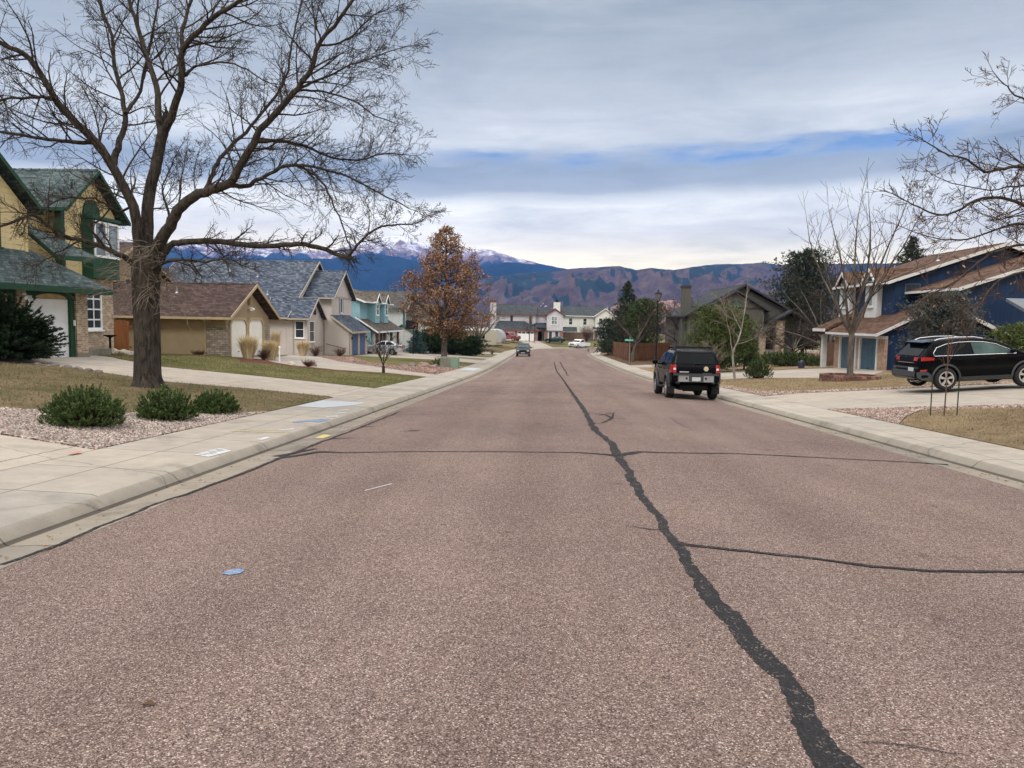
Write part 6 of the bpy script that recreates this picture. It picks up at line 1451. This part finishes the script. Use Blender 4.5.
bare_tree('bare_tree', 'bare purplish tree between fence and grey house chimney', 14.9, 82, 7.0, .16, 35, M_barkdark, M_twig2, .25, .65, 3, 8, .04)
twig_shrub('bare_bush', 'low dark bare bush beside the path on the right', 8.8, 57.2, .9, 1.2, 75, M_redtwig, 70, 1)
conifer('pine_tree', 'bushy olive green pine beside the dark grey house', 11.8, 52.5, 4.5, 1.8, 24, M_pine, n=100, shape=0, tl=.22, droop=.15, w=.026, dens=1.3, bare=.06); conifer('pine_tree', 'smaller olive pine behind the aspen', 14.1, 55, 3.9, 1.3, 25, M_pine, n=80, shape=.9, tl=.22, droop=.1, w=.026, dens=1.0, bare=.06)
def aspen():
    x, y = 9.95, 40.4; z = gz(x, y); t = thing('aspen_tree', 'slender pale-barked aspen with two stems on the right verge', 'tree', (x, y, z)); rr = random.Random(36); tr = MB(); tw = MB(); D = 40.1
    par = dict(seg=.3, wig=.14, up=.05, rmin=.006, kids=[(0, 0), (2, 4), (2, 4)], ang=(.35, .8), len=(.4, .6))
    for L, r0, r1, d1 in [([(735, 382), (733.5, 366), (733, 352), (738, 341), (742, 326), (745, 308), (747, 292), (748, 274)], .075, .008, .3), ([(733, 354), (731, 344), (730, 334), (727, 322), (725, 310), (719, 296)], .036, .007, -.8), ([(741, 330), (735, 318), (731, 310), (724, 306)], .02, .006, .8), ([(738, 344), (748, 341), (757, 336), (764, 325)], .02, .006, -.6)]:
        sp = smooth_path(L, 3); m = len(sp)-1; pts = [at(a, b_, D+lerp(0, d1, i/m)) for i, (a, b_) in enumerate(sp)]; rs = [lerp(r0, r1, (i/m)**.8) for i in range(m+1)]; tr.tube(pts, rs, 8); spawn(tw, rr, pts, rs, 15, 1.0, 2, par, .3)
    tr.build('trunk', M_aspen, t, smooth=1.2); tw.build('crown', M_twig3, t)
aspen()
twig_shrub('bare_bush', 'pale spindly bare bush left of the aspen', 9.6, 45.5, 2.9, 1.2, 76, M_twig3, 22, 2)
shoot_bush('small_pine', 'round dwarf pine on the brown verge right of the aspen', 11.55, 42.0, .68, 1.15, 13, M_juniper, 360, 18, .10, w=.014, sl=.13, up=.8)
shoot_bush('spreading_juniper', 'wide low green juniper in front of the grey house steps', 18.4, 58.5, 2.6, 1.2, 14, M_juniper, 700, 14, .16, w=.03, sl=.16, up=.4)
twig_shrub('bare_bush', 'brown twiggy bush right of the spreading juniper', 20.8, 59.5, 1.2, 1.6, 77, M_redtwig, 80, 1)
conifer('conifer_tree', 'tall dark ragged conifer left of the blue house', 28.3, 86, 12.2, 3.3, 26, M_fir, n=130, shape=0, tl=.36, droop=.05, w=.06, dens=.9, bare=.1, lump=.4); conifer('conifer_tree', 'dark conifer top behind the blue house roof', 38.6, 84, 13.2, 3.4, 27, M_fir, n=120, shape=1.5, tl=.36, droop=0, w=.06, bare=.1, lump=.3)
bare_tree('bare_tree', 'bushy grey-brown bare tree left of the blue house porch', 23.0, 64, 7.6, .2, 37, M_barkgrey, M_twig, .2, .75, 3, 11, .02); bare_tree('bare_tree', 'bare tree with fine twigs in front of the grey house porch', 22.6, 71, 5.4, .14, 38, M_barkgrey, M_twig, .25, .8, 3, 9, .01)
bare_tree('bare_tree', 'bare young tree growing in the round brick planter', 14.14, 36.2, 9.6, .135, 39, M_barkgrey, M_twig, .25, .5, 2, 8, .07, par=dict(seg=.4, wig=.13, up=.09, rmin=.007, kids=[(0, 0), (2, 4), (3, 4)], ang=(.35, .75), len=(.4, .65)), z=gz(14.14, 36.2)+.2)
conifer('juniper_tree', 'large grey-blue juniper against the blue wall behind the crossover', 18.2, 36.4, 3.85, 1.42, 28, M_junip, n=110, shape=0, tl=.17, droop=.25, w=.02, dens=1.5, bare=.02)
conifer('pine_tree', 'shaggy dwarf pine behind the bonnet of the crossover', 20.1, 33.0, 2.0, 1.25, 29, M_pine, n=46, shape=0, tl=.3, droop=.3, w=.016, bare=.02); twig_shrub('bare_bush', 'tall tan bare stems beside the bay window of the blue house', 19.6, 34.4, 2.7, .8, 78, M_twig3, 22, 1)
for k, (lb, x, y, h) in enumerate([('dark evergreen top behind the cream house', 24, 215, 10), ('distant conifer right of the grey house roof', 37, 118, 8.5)]): conifer('conifer_tree', lb, x, y, h, 2.4, 90+k, M_fir, n=44, tl=.6, w=.1, dens=.6)
# staked sapling
def sapling():
    x, y = 9.72, 19.0; z = gz(x, y); t = thing('sapling', 'thin staked sapling on the dry lawn in front of the crossover', 'sapling', (x, y, z)); rr = random.Random(5); b = MB(); b0 = Vector((x, y, z))
    b.tube([b0, b0+Vector((.01, 0, .9)), b0+Vector((0, .02, 1.9))], [.017, .013, .006], 6)
    for k in range(9): branch(b, rr, b0+Vector((0, 0, rr.uniform(.95, 1.6))), Vector((rr.uniform(-.5, .5), rr.uniform(-.5, .5), 1)), rr.uniform(.35, .7), .006, 1, dict(seg=.2, wig=.15, up=.05, rmin=.0035, kids=[(0, 0), (1, 3)], ang=(.3, .7), len=(.4, .6)))
    b.build('trunk', M_redtwig, t)
    for i, (dx, dy) in enumerate([(-.27, .12), (.25, -.1)]):
        s = MB(); s.tube([(x+dx, y+dy, z-.1), (x+dx, y+dy, z+1.02)], .014, 6); so_ = s.build('stake', plain('dark green steel', (.015, .03, .02), .6), None, None, (x+dx, y+dy, z)); tag(so_, ['thin green steel stake left of the sapling', 'thin green steel stake right of the sapling'][i], 'stake', 'stakes beside the sapling')
sapling()
# overhanging tree on the right, its trunk stands outside the picture
def right_tree():
    x, y = 12.6, 14.2; z = gz(x, y); t = thing('bare_tree', 'bare tree whose long limbs with a few withered leaves reach in from the right edge', 'tree', (x, y, z)); rr = random.Random(17); tr = MB(); tw = MB(); lv = []
    b0 = Vector((x, y, z)); tr.tube([b0-Vector((0, 0, .1)), b0+Vector((0, 0, .25)), b0+Vector((.05, .1, 1.6)), b0+Vector((.1, .1, 3.2)), b0+Vector((.3, 0, 5.2)), b0+Vector((.2, .2, 7.5))], [.34, .25, .22, .2, .13, .05], 12)
    par = dict(seg=.22, wig=.17, up=.02, rmin=.0035, kids=[(0, 0), (3, 6), (3, 5)], ang=(.4, 1.0), len=(.4, .62))
    D = 13.6
    for L, r0, r1, n, ln, d1 in [
      ([(1150, 290), (1090, 240), (1050, 215), (1024, 205), (1000, 198), (975, 200), (955, 212), (935, 214), (918, 207), (905, 200)], .075, .012, 22, .85, -1.2),
      ([(1150, 265), (1090, 205), (1050, 178), (1024, 168), (1005, 168), (985, 172), (968, 160), (950, 155), (935, 148), (925, 142)], .07, .01, 20, .8, -2.2),
      ([(1148, 310), (1090, 272), (1050, 252), (1024, 245), (1000, 250), (978, 262), (960, 278), (940, 290), (926, 296)], .06, .01, 20, .7, -1.6),
      ([(1150, 245), (1090, 150), (1060, 120), (1035, 105), (1015, 95), (1005, 84)], .06, .012, 14, .8, -1), ([(1150, 300), (1085, 262), (1045, 232), (1015, 224), (985, 234), (960, 240), (935, 238), (912, 232)], .05, .01, 18, .75, -.2),
      ([(1150, 320), (1100, 290), (1060, 275), (1024, 272), (1000, 280), (985, 297), (975, 312), (962, 320)], .045, .01, 14, .6, -2.4), ([(1120, 262), (1070, 220), (1040, 190), (1015, 186), (990, 190), (960, 185), (938, 178)], .04, .01, 16, .7, .8)]:
        sp = smooth_path(L, 3); m = len(sp)-1; pts = [at(a, b, D+lerp(0, d1, i/m))+rv(rr)*.012 for i, (a, b) in enumerate(sp)]; rs0 = .8; pts[0] = b0+Vector((.08, .1, min(5, max(1.6, pts[0].z-z)))); rs = [.72*lerp(r0, r1, (i/m)**.6) for i in range(m+1)]
        tr.tube(pts, rs, 7); spawn(tw, rr, pts, rs, int(n*2), ln*1.1, 2, par, .3, lv); branch(tw, rr, pts[-1], pts[-1]-pts[-2], ln*.8, r1, 2, par, lv)
    for k in range(9):
        a = rr.uniform(-1.2, 1.2); d = Vector((math.cos(a), math.sin(a), .8)); st = b0+Vector((.1, .1, rr.uniform(2.5, 6.5))); pts = [st]; q = st
        for i in range(5): d = (d+rv(rr)*.15).normalized(); q = q+d*.7; pts.append(q)
        rs = [.07*(1-i/6) for i in range(6)]; tr.tube(pts, rs, 6); spawn(tw, rr, pts, rs, 9, 1.1, 1, par, .2)
    lb = MB()
    for p in rr.sample(lv, 150): leaf_quads(lb, rr, p, .035, 1, .05)
    tr.build('trunk', M_barkdark, t, smooth=1.2); tw.build('crown', M_twig2, t); lb.build('leaves', M_dead, t)
right_tree()
# grass blades on the lawns near the camera, loose stones on the gravel bed
def blades(name, poly, n, h, m, label, seed, near=None):
    rr = random.Random(seed); b = MB(); x0, x1 = min(p[0] for p in poly), max(p[0] for p in poly); y0, y1 = min(p[1] for p in poly), max(p[1] for p in poly); c = 0
    while c < n:
        x, y = rr.uniform(x0, x1), rr.uniform(y0, y1)
        if not inpoly((x, y), poly): continue
        c += 1; z = gz(x, y)+.03; a = rr.uniform(0, PI); L = h*rr.uniform(.4, 1.2); w = .006+.004*rr.random(); ex_, ey = math.cos(a)*w, math.sin(a)*w
        i = b.vs([(x-ex_, y-ey, z), (x+ex_, y+ey, z), (x+rr.uniform(-1, 1)*L*.8, y+rr.uniform(-1, 1)*L*.8, z+L)]); b.face((i, i+1, i+2))
    return tag(b.build(name, m), label, 'grass', kind='stuff')
M_bl1 = leafm('dormant blades', [(0, (.11, .085, .045)), (.5, (.20, .155, .09)), (.8, (.28, .22, .135)), (1, (.10, .105, .04))], .9, patch=.5); M_bl2 = leafm('greening blades', [(0, (.07, .08, .025)), (.5, (.12, .12, .04)), (1, (.22, .17, .08))], .9, patch=.5); M_bl3 = leafm('straw blades', [(0, (.15, .11, .05)), (.5, (.26, .20, .10)), (1, (.38, .30, .17))], .9, patch=.7)
blades('grass', [p for p in LAWN1 if p[0] > -19]+[(-18.5, 22), (-18.5, 14.3)] if False else LAWN1, 42000, .05, M_bl1, 'short dormant grass of the lawn under the big tree', 1)
blades('grass', LAWN2, 26000, .05, M_bl2, 'short greening grass of the second lawn', 2)
blades('grass', [(8.14, 17.7), (9.05, 19.4), (9.95, 20.5), (12.3, 20.0), (16, 19.9), (16, 9), (8.14, 9)], 16000, .05, M_bl3, 'short straw-coloured grass of the lawn around the sapling', 3)
blades('grass', [(8.6, 36), (8.8, 31.6), (9.7, 30.5), (12.6, 29.9), (20, 30.1), (17, 38.5), (13.9, 39.1), (11.5, 42.1), (8.4, 43.2)], 12000, .06, M_bl3, 'short dry grass around the brick planter', 4)
def stones(name, poly, n, s0, s1, m, label, seed):
    rr = random.Random(seed); b = MB(); x0, x1 = min(p[0] for p in poly), max(p[0] for p in poly); y0, y1 = min(p[1] for p in poly), max(p[1] for p in poly); c = 0
    O = [(1, 0, 0), (0, 1, 0), (-1, 0, 0), (0, -1, 0), (0, 0, 1), (.6, .6, .55), (-.6, .5, .6)]
    while c < n:
        x, y = rr.uniform(x0, x1), rr.uniform(y0, y1)
        if not inpoly((x, y), poly): continue
        c += 1; s = rr.uniform(s0, s1); z = gz(x, y)+.03; a = rr.uniform(0, 6.3); ca, sa = math.cos(a), math.sin(a); k = [rr.uniform(.6, 1.15) for _ in range(5)]
        P_ = [(1, 0, 0), (.2, .8, 0), (-.9, .3, 0), (-.5, -.7, 0), (.5, -.75, 0), (.45, .1, .62), (-.35, .2, .7), (-.1, -.4, .6)]
        i = b.vs([(x+(px*ca-py*sa)*s*k[q % 5], y+(px*sa+py*ca)*s*k[(q+1) % 5], z+pz*s*k[q % 3]) for q, (px, py, pz) in enumerate(P_)])
        for f in ((0, 1, 5), (1, 6, 5), (1, 2, 6), (2, 3, 6), (3, 7, 6), (3, 4, 7), (4, 0, 5), (4, 5, 7), (5, 6, 7)): b.face([i+q for q in f])
    return tag(b.build(name, m), label, 'gravel', kind='stuff')
M_peb = leafm('river pebbles', [(0, (.10, .075, .062)), (.3, (.235, .185, .155)), (.65, (.36, .30, .255)), (.9, (.50, .45, .40)), (1, (.26, .14, .11))], .85, patch=2); M_red = M_red
M_peb3 = leafm('brown red mulch rock', [(0, (.10, .055, .042)), (.5, (.20, .125, .10)), (1, (.34, .25, .21))], .9, patch=2); M_peb2 = leafm('red crushed pebbles', [(0, (.10, .062, .05)), (.4, (.23, .16, .13)), (.8, (.36, .275, .23)), (1, (.46, .39, .345))], .85, patch=2)
stones('gravel', [(-6.33, 10.6), (-6.33, 17.0), (-7.0, 15.7), (-8, 14.5), (-8.9, 13.75), (-9.7, 13.35), (-13, 13.5), (-13, 11.9), (-7.93, 10.92)], 15000, .013, .03, M_peb, 'pink and white river pebbles of the bed by the mugo pines', 1)
stones('gravel', [(8.15, 17.9), (8.15, 22.1), (9.5, 21.7), (12.7, 20.75), (18, 20.6), (18, 20.0), (12.3, 20.15), (9.9, 20.65), (9.0, 19.5)], 5200, .022, .05, M_peb2, 'pinkish crushed rock edging the crossover driveway', 2)
stones('gravel', [(8.15, 28.8), (9.6, 29.4), (12.6, 29.1), (20, 29.3), (20, 29.9), (12.6, 29.75), (9.6, 30.35), (8.7, 31.5), (8.5, 36), (8.15, 36.3)], 4000, .025, .06, M_peb2, 'pinkish rock border on the far side of the crossover driveway', 3)
stones('gravel', [(-6.33, 44.5), (-8.7, 45.8), (-10.8, 48.2), (-13.3, 50.4), (-19, 62), (-16.4, 65.2), (-12.5, 54.3), (-10, 52.3), (-7.5, 56.9), (-6.33, 62.5)], 4500, .03, .075, M_peb3, 'red rock mulch in front of the pale grey house', 4)

def lawn_leaves():
    rr = random.Random(77)
    for lb, poly, n in (('dead leaves scattered over the lawn under the big tree', LAWN1, 700), ('dead leaves scattered over the second lawn', LAWN2, 300), ('dead leaves scattered over the dry lawn by the sapling', [(8.2, 17.6), (9.9, 20.4), (18, 19.6), (18, 9), (8.2, 9)], 350), ('dead leaves scattered over the verge by the brick planter', [(8.8, 31.6), (9.7, 30.5), (20, 30.1), (17, 38.5), (13.9, 39.1), (11.5, 42.1), (8.4, 43.2)], 600)):
        b = MB(); x0, x1 = min(p[0] for p in poly), max(p[0] for p in poly); y0, y1 = min(p[1] for p in poly), max(p[1] for p in poly); c = 0
        while c < n:
            x, y = rr.uniform(x0, x1), rr.uniform(y0, y1)
            if not inpoly((x, y), poly): continue
            c += 1; leaf_quads(b, rr, Vector((x, y, gz(x, y)+.06)), .028, 1, .01)
        tag(b.build('leaf_litter', M_oak), lb, 'leaf litter', kind='stuff')
lawn_leaves()
# ================================================================== street furniture and small things
def lamp():
    x, y = 7.75, 54.0; z = gz(x, y); t = thing('street_lamp', 'black lantern street lamp post on the right behind the off-road SUV', 'street lamp', (x, y, z))
    b = MB(); b.tube([(x, y, z), (x, y, z+.5), (x+.02, y, z+5.0)], [.09, .07, .045], 10); b.lathe([(0, 0), (.13, 0), (.13, .12), (.08, .25), (0, .25)], 12, (x, y, z)); b.build('post', M_black, t, smooth=.7)
    b = MB(); c = (x+.02, y, z+5.0); b.lathe([(0, 0), (.10, .02), (.12, .08), (.09, .09), (0, .09)], 12, c); b.lathe([(.25, .54), (.28, .58), (.15, .70), (.06, .76), (.04, .86), (0, .88)], 12, c)
    for k in range(6): a = k*PI/3; b.bar((c[0]+math.cos(a)*.11, c[1]+math.sin(a)*.11, c[2]+.08), (c[0]+math.cos(a)*.21, c[1]+math.sin(a)*.21, c[2]+.53), .018)
    lo = b.build('lantern', M_black, t); b = MB(); b.lathe([(0, .09), (.10, .10), (.225, .54), (0, .54)], 12, c); b.build('lamp_glass', plain('smoky lamp glass', (.16, .15, .17), .2, .1, 5, .5), lo)
    b = MB(); b.bar((x, y, z+3.1), (x+.2, y, z+3.1), .03); b.box(x+.12, x+.3, y-.02, y+.02, z+2.9, z+3.2); b.build('banner_bracket', M_black, t)
lamp()
def sign():
    x, y = 8.55, 78; z = gz(x, y); t = thing('street_sign', 'green street name sign on a thin post before the corner fence', 'street sign', (x, y, z)); b = MB(); b.tube([(x, y, z), (x, y, z+2.25)], .03, 8); b.build('post', M_galv, t)
    g_ = plain('sign green', (.01, .22, .15), .4, .05); b = MB(); b.box(x-.55, x+.40, y-.012, y+.012, z+2.25, z+2.47); p = b.build('sign_plate', g_, t); b = MB()
    rr = random.Random(2); u = x-.45
    while u < x+.28: w = rr.uniform(.04, .07); b.box(u, u+w, y-.016, y-.0125, z+2.33, z+2.33+rr.choice((.06, .08))); u += w+.025
    b.build('lettering', M_white, p)
    b = MB(); b.box(x-.012, x+.012, y-.45, y+.45, z+2.48, z+2.68); b.build('sign_plate', g_, t)
sign()
def fence(name, label, pts, h, m, lean=0, step=.15, zf=gz):
    x0, y0 = pts[0]; t = thing(name, label, 'fence', (x0, y0, zf(x0, y0))); k = 0
    pn = MB(); rl = MB(); rr = random.Random(len(label)); posts = []
    for (ax, ay), (bx, by) in zip(pts, pts[1:]):
        L = math.dist((ax, ay), (bx, by)); n = int(L/step); tx, ty = (bx-ax)/L, (by-ay)/L
        for i in range(n):
            a, b = i*step+.006, (i+1)*step-.006; px, py, qx, qy = ax+tx*a, ay+ty*a, ax+tx*b, ay+ty*b; z = zf(px, py); zt = z+h+rr.uniform(-.02, .02); ox, oy = -ty*.02, tx*.02
            pn.hexa([(px-ox, py-oy, z+.03), (qx-ox, qy-oy, z+.03), (qx+ox, qy+oy, z+.03), (px+ox, py+oy, z+.03)], [(px-ox, py-oy, zt), (qx-ox, qy-oy, zt), (qx+ox, qy+oy, zt), (px+ox, py+oy, zt)])
        for i in range(int(L/2.4)+1):
            a = min(L, i*2.4); posts.append((ax+tx*a-ty*.08, ay+ty*a+tx*.08))
        for dz in (.35, h-.3): rl.bar((ax-ty*.045, ay+tx*.045, zf(ax, ay)+dz), (bx-ty*.045, by+tx*.045, zf(bx, by)+dz), .04, .09)
    pn.build('boards', m, t); rl.build('rails', m, t)
    for x, y in posts:
        b = MB(); z = zf(x, y); b.box(x-.05, x+.05, y-.05, y+.05, z-.1, z+h+.05); b.build('post', m, t)
M_cedar = siding('stained cedar boards', (.15, .07, .036), .15, True, .25); M_cedar2 = siding('weathered brown boards', (.14, .085, .055), .15, True, .25); M_greyb = siding('grey weathered boards', (.12, .115, .11), .15, True, .2)
fence('wooden_fence', 'reddish brown board fence turning the corner on the right', [(18.5, 86.5), (9.35, 84.2), (9.5, 109.5)], 1.95, M_cedar)
fence('wooden_fence', 'orange-brown board fence behind the big tree trunk beside the tan house', [(-26.5, 38.4), (-21.3, 38.9)], 1.7, siding('orange cedar boards', (.30, .12, .045), .15, True, .2))
fence('wooden_fence', 'brown board fence between the lilac and the cream house', [(4.1, 178.5), (9.2, 179)], 2.0, M_cedar2); fence('wooden_fence', 'weathered grey board fence in front of the cream house', [(9.3, 179), (11.4, 180.4)], 2.0, M_greyb)
fence('wooden_fence', 'dark red board fence behind the blue house porch', [(21.5, 60.5), (30, 61)], 1.8, M_cedar2)
def birdbath():
    x, y = -18.95, 32.85; z = gz(x, y); t = thing('birdbath', 'dark pedestal birdbath by the yellow house window', 'birdbath', (x, y, z+.05)); b = MB(); b.lathe([(0, 0), (.17, 0), (.15, .06), (.05, .12), (.045, .75), (.07, .8), (0, .8)], 14, (x, y, z)); b.build('pedestal', M_black, t, smooth=.7); b = MB(); b.lathe([(0, .78), (.08, .79), (.27, .87), (.29, .90), (.26, .90), (.08, .83), (0, .82)], 18, (x, y, z)); b.build('bowl', M_black, t, smooth=.7)
birdbath()
def hoop():
    x, y = -14.3, 83.4; z = gz(x, y); t = thing('basketball_hoop', 'black basketball backboard on a pole beside the blue spruce', 'basketball hoop', (x, y, z)); b = MB(); b.tube([(x, y, z), (x, y, z+2.9), (x-.1, y-.5, z+3.3)], .05, 8); b.build('pole', M_black, t); b = MB(); b.box(x-.75, x+.6, y-.58, y-.52, z+2.75, z+3.7); b.build('backboard', M_black, t)
    b = MB(); b.tube([(x+math.cos(a)*.23-.08, y-.82+math.sin(a)*.23, z+3.0) for a in [k*PI/6 for k in range(13)]], .012, 5); b.build('rim', plain('orange rim', (.4, .1, .02), .5), t)
hoop()
def ubox():
    x, y = -6.75, 56.6; z = gz(x, y); t = thing('utility_box', 'pale green utility box beside the sidewalk below the oak', 'utility box', (x, y, z)); g_ = plain('utility green', (.17, .26, .19), .6, .1); g2 = plain('weathered side', (.17, .17, .13), .8, .2)
    b = MB(); b.prism([(x-.95, z-.05), (x+.35, z-.05), (x+.35, z+.72), (x+.25, z+.80), (x-.95, z+.80)], 'y', y, y+1.0); b.build('cabinet', g2, t, smooth=.4); b = MB(); b.box(x+.35, x+.37, y+.03, y+.97, z, z+.72); b.build('door', g_, t); b = MB(); b.box(x-.5, x+.3, y-.02, y, z+.04, z+.7); b.build('panel', g2, t); b = MB(); b.box(x-.15, x+.36, y-.035, y-.018, z+.0, z+.76); b.build('front_plate', g_, t)
ubox()
def planter():
    x, y = 14.14, 36.2; z = gz(x, y); t = thing('brick_planter', 'low round red brick planter ring around the bare young tree', 'planter', (x, y, z)); m = leafm('planter bricks', [(0, (.11, .055, .043)), (.6, (.185, .095, .075)), (1, (.27, .16, .13))], .9); b = MB()
    for row in range(4):
        n = 34
        for k in range(n):
            a0, a1 = 2*PI*(k+.5*(row % 2))/n+.01, 2*PI*(k+1+.5*(row % 2))/n-.01; zz = z-.2+row*.12; q = []
            for r_, a in ((1.12, a0), (1.12, a1), (1.32, a1), (1.32, a0)): q.append((x+math.cos(a)*r_, y+math.sin(a)*r_))
            b.hexa([(u, v, zz) for u, v in q], [(u, v, zz+.112) for u, v in q])
    b.build('brick_ring', m, t); b = MB(); b.lathe([(0, .24), (.6, .22), (1.13, .17)], 28, (x, y, z)); b.build('mulch', M_bark_mulch, t, smooth=.8)
planter()
M_bld = plain('red landscape boulder', (.26, .17, .14), .95, .3, 3, .1, bump=.6, bscale=14); M_bld2 = plain('grey landscape boulder', (.17, .145, .14), .95, .3, 3, .1, bump=.6, bscale=14); M_bld3 = plain('pale limestone rock', (.40, .36, .31), .95, .2, 4, .1, bump=.5)
for k, (x, y, s, m, lb) in enumerate([(-6.75, 45.3, .30, M_bld, 'lone reddish boulder on the tip of the rock bed by the sidewalk'), (-9.6, 51.9, .25, M_bld2, 'grey boulder at the left end of the boulder row'), (-9.1, 49.9, .24, M_bld, 'low pinkish boulder in front of the left grey boulder'), (-9.3, 53.8, .27, M_bld2, 'dark grey boulder in the middle of the boulder row'), (-8.6, 54.6, .36, M_bld, 'large red boulder right of the dark grey one'), (-7.9, 54.2, .22, M_bld, 'small pink boulder near the dwarf conifers'), (-8.1, 56.8, .22, M_bld2, 'small boulder between the oak and the dwarf conifer'),
    (-13.4, 52.5, .35, M_bld, 'flat brown rock at the lawn edge near the blue garage doors'), (-12.2, 39.9, .25, M_bld2, 'small dark rock on the mulch strip of the second drive'), (-13.1, 39.4, .2, M_bld3, 'small pale rock on the mulch strip of the second drive')]):
    b = MB(); z = gz(x, y); b.blob((x, y, z+s*.28), s, k+3, 3, (1.15, .85, .62), .45, 1.1); tag(b.build('boulder', m, None, .5, (x, y, z)), lb, 'boulder', 'landscape boulders on the left')
for k, (x, y, s) in enumerate([(-19.0, 34.3, .22), (-19.4, 34.7, .26), (-19.9, 35.2, .2), (-20.3, 35.6, .25), (-20.8, 36.2, .22), (-21.3, 36.8, .26), (-21.9, 37.2, .2), (-18.6, 33.9, .18), (-22.4, 37.8, .24)]):
    b = MB(); z = gz(x, y); b.blob((x, y, z+s*.3), s, k+30, 2, (1.2, .9, .7), .5, 1.2); tag(b.build('rock', M_bld3, None, .5, (x, y, z)), 'pale rock of the border row between the yellow house and the fence', 'rock', 'pale border rocks by the yellow house')
for k, (x, y) in enumerate([(-15.4, 22.75), (-15.0, 22.95), (-14.6, 22.95), (-14.2, 22.85), (-13.8, 22.7), (-13.4, 22.55)]):
    b = MB(); z = gz(x, y); b.blob((x, y, z+.03), .11, k+50, 2, (1.4, .8, .7), .4, 1.2); tag(b.build('edging_stone', M_bld2, None, .5, (x, y, z)), 'low edging stone along the driveway of the yellow house', 'stone', 'edging stones along the yellow house drive')
b = MB(); x, y = -14.3, 41.0; z = gz(x, y); b.tube([(x, y, z-.05), (x, y, z+.75)], .035, 8); b.lathe([(0, .75), (.06, .75), (.05, .82), (0, .85)], 10, (x, y, z)); tag(b.build('marker_post', M_white, None, .7, (x, y, z)), 'short white post between the straw grasses', 'post')
def leaf_litter():
    rr = random.Random(9)
    for k, (px, py) in enumerate([(148, 706), (238, 745)][:1]):
        x, y = road_hit(px, py); z = zroad(x, y)+.004; b = MB(); b.poly([(x-.035, y-.007, z), (x-.01, y-.02, z+.012), (x+.038, y-.004, z+.004), (x+.008, y+.017, z+.016)]); tag(b.build('dead_leaf', plain('brown leaf', (.09, .05, .03), .9), None, None, (x, y, z)), 'single curled dead leaf lying on the asphalt', 'leaf')
leaf_litter()
b = MB(); x, y = -2.2, 160; z = gz(x, y); b.tube([(x, y, z), (x, y, z+3.6)], .06, 8); b.lathe([(0, 3.6), (.16, 3.65), (.2, 4.0), (0, 4.15)], 10, (x, y, z)); tag(b.build('street_lamp', M_black, None, .7, (x, y, z)), 'small dark lamp post in front of the lilac house', 'lamp post')
def paper():
    x, y = 12.0, 41.2
    b = MB(); z = gz(17.3, 52.6); b.lathe([(0, 0), (.2, 0), (.22, .35), (.16, .5), (0, .55)], 10, (17.3, 52.6, z)); tag(b.build('garden_pot', plain('dark glazed pot', (.03, .03, .06), .4), None, .7, (17.3, 52.6, z)), 'dark pot standing by the white porch post', 'pot')
paper()

# dead leaves and grit gathered along the gutters
def litter():
    rr = random.Random(31)
    for lb, side, m, n in (('dead leaves and grit lying along the left gutter', -1, M_dead, 500), ('dead leaves and grit lying along the right gutter', 1, M_dead, 700)):
        b = MB()
        for _ in range(n):
            y = rr.uniform(2, 60); e = abs(rr.gauss(0, .16)); x = (-4.0-.32+e) if side < 0 else (6.26+.32-e)
            if noise.noise(Vector((y*.35, side, 0))) < -.12 and rr.random() < .8: continue
            s = rr.uniform(.008, .028); z = wz(x, y)+.006; a = rr.uniform(0, 6.28); ca, sa = math.cos(a)*s, math.sin(a)*s
            b.poly([(x-ca, y-sa, z), (x+sa*.5, y-ca*.5, z+s*.4), (x+ca, y+sa, z+.003), (x-sa*.5, y+ca*.5, z+s*.5)])
        tag(b.build('leaf_litter', m), lb, 'leaf litter', kind='stuff')
litter()
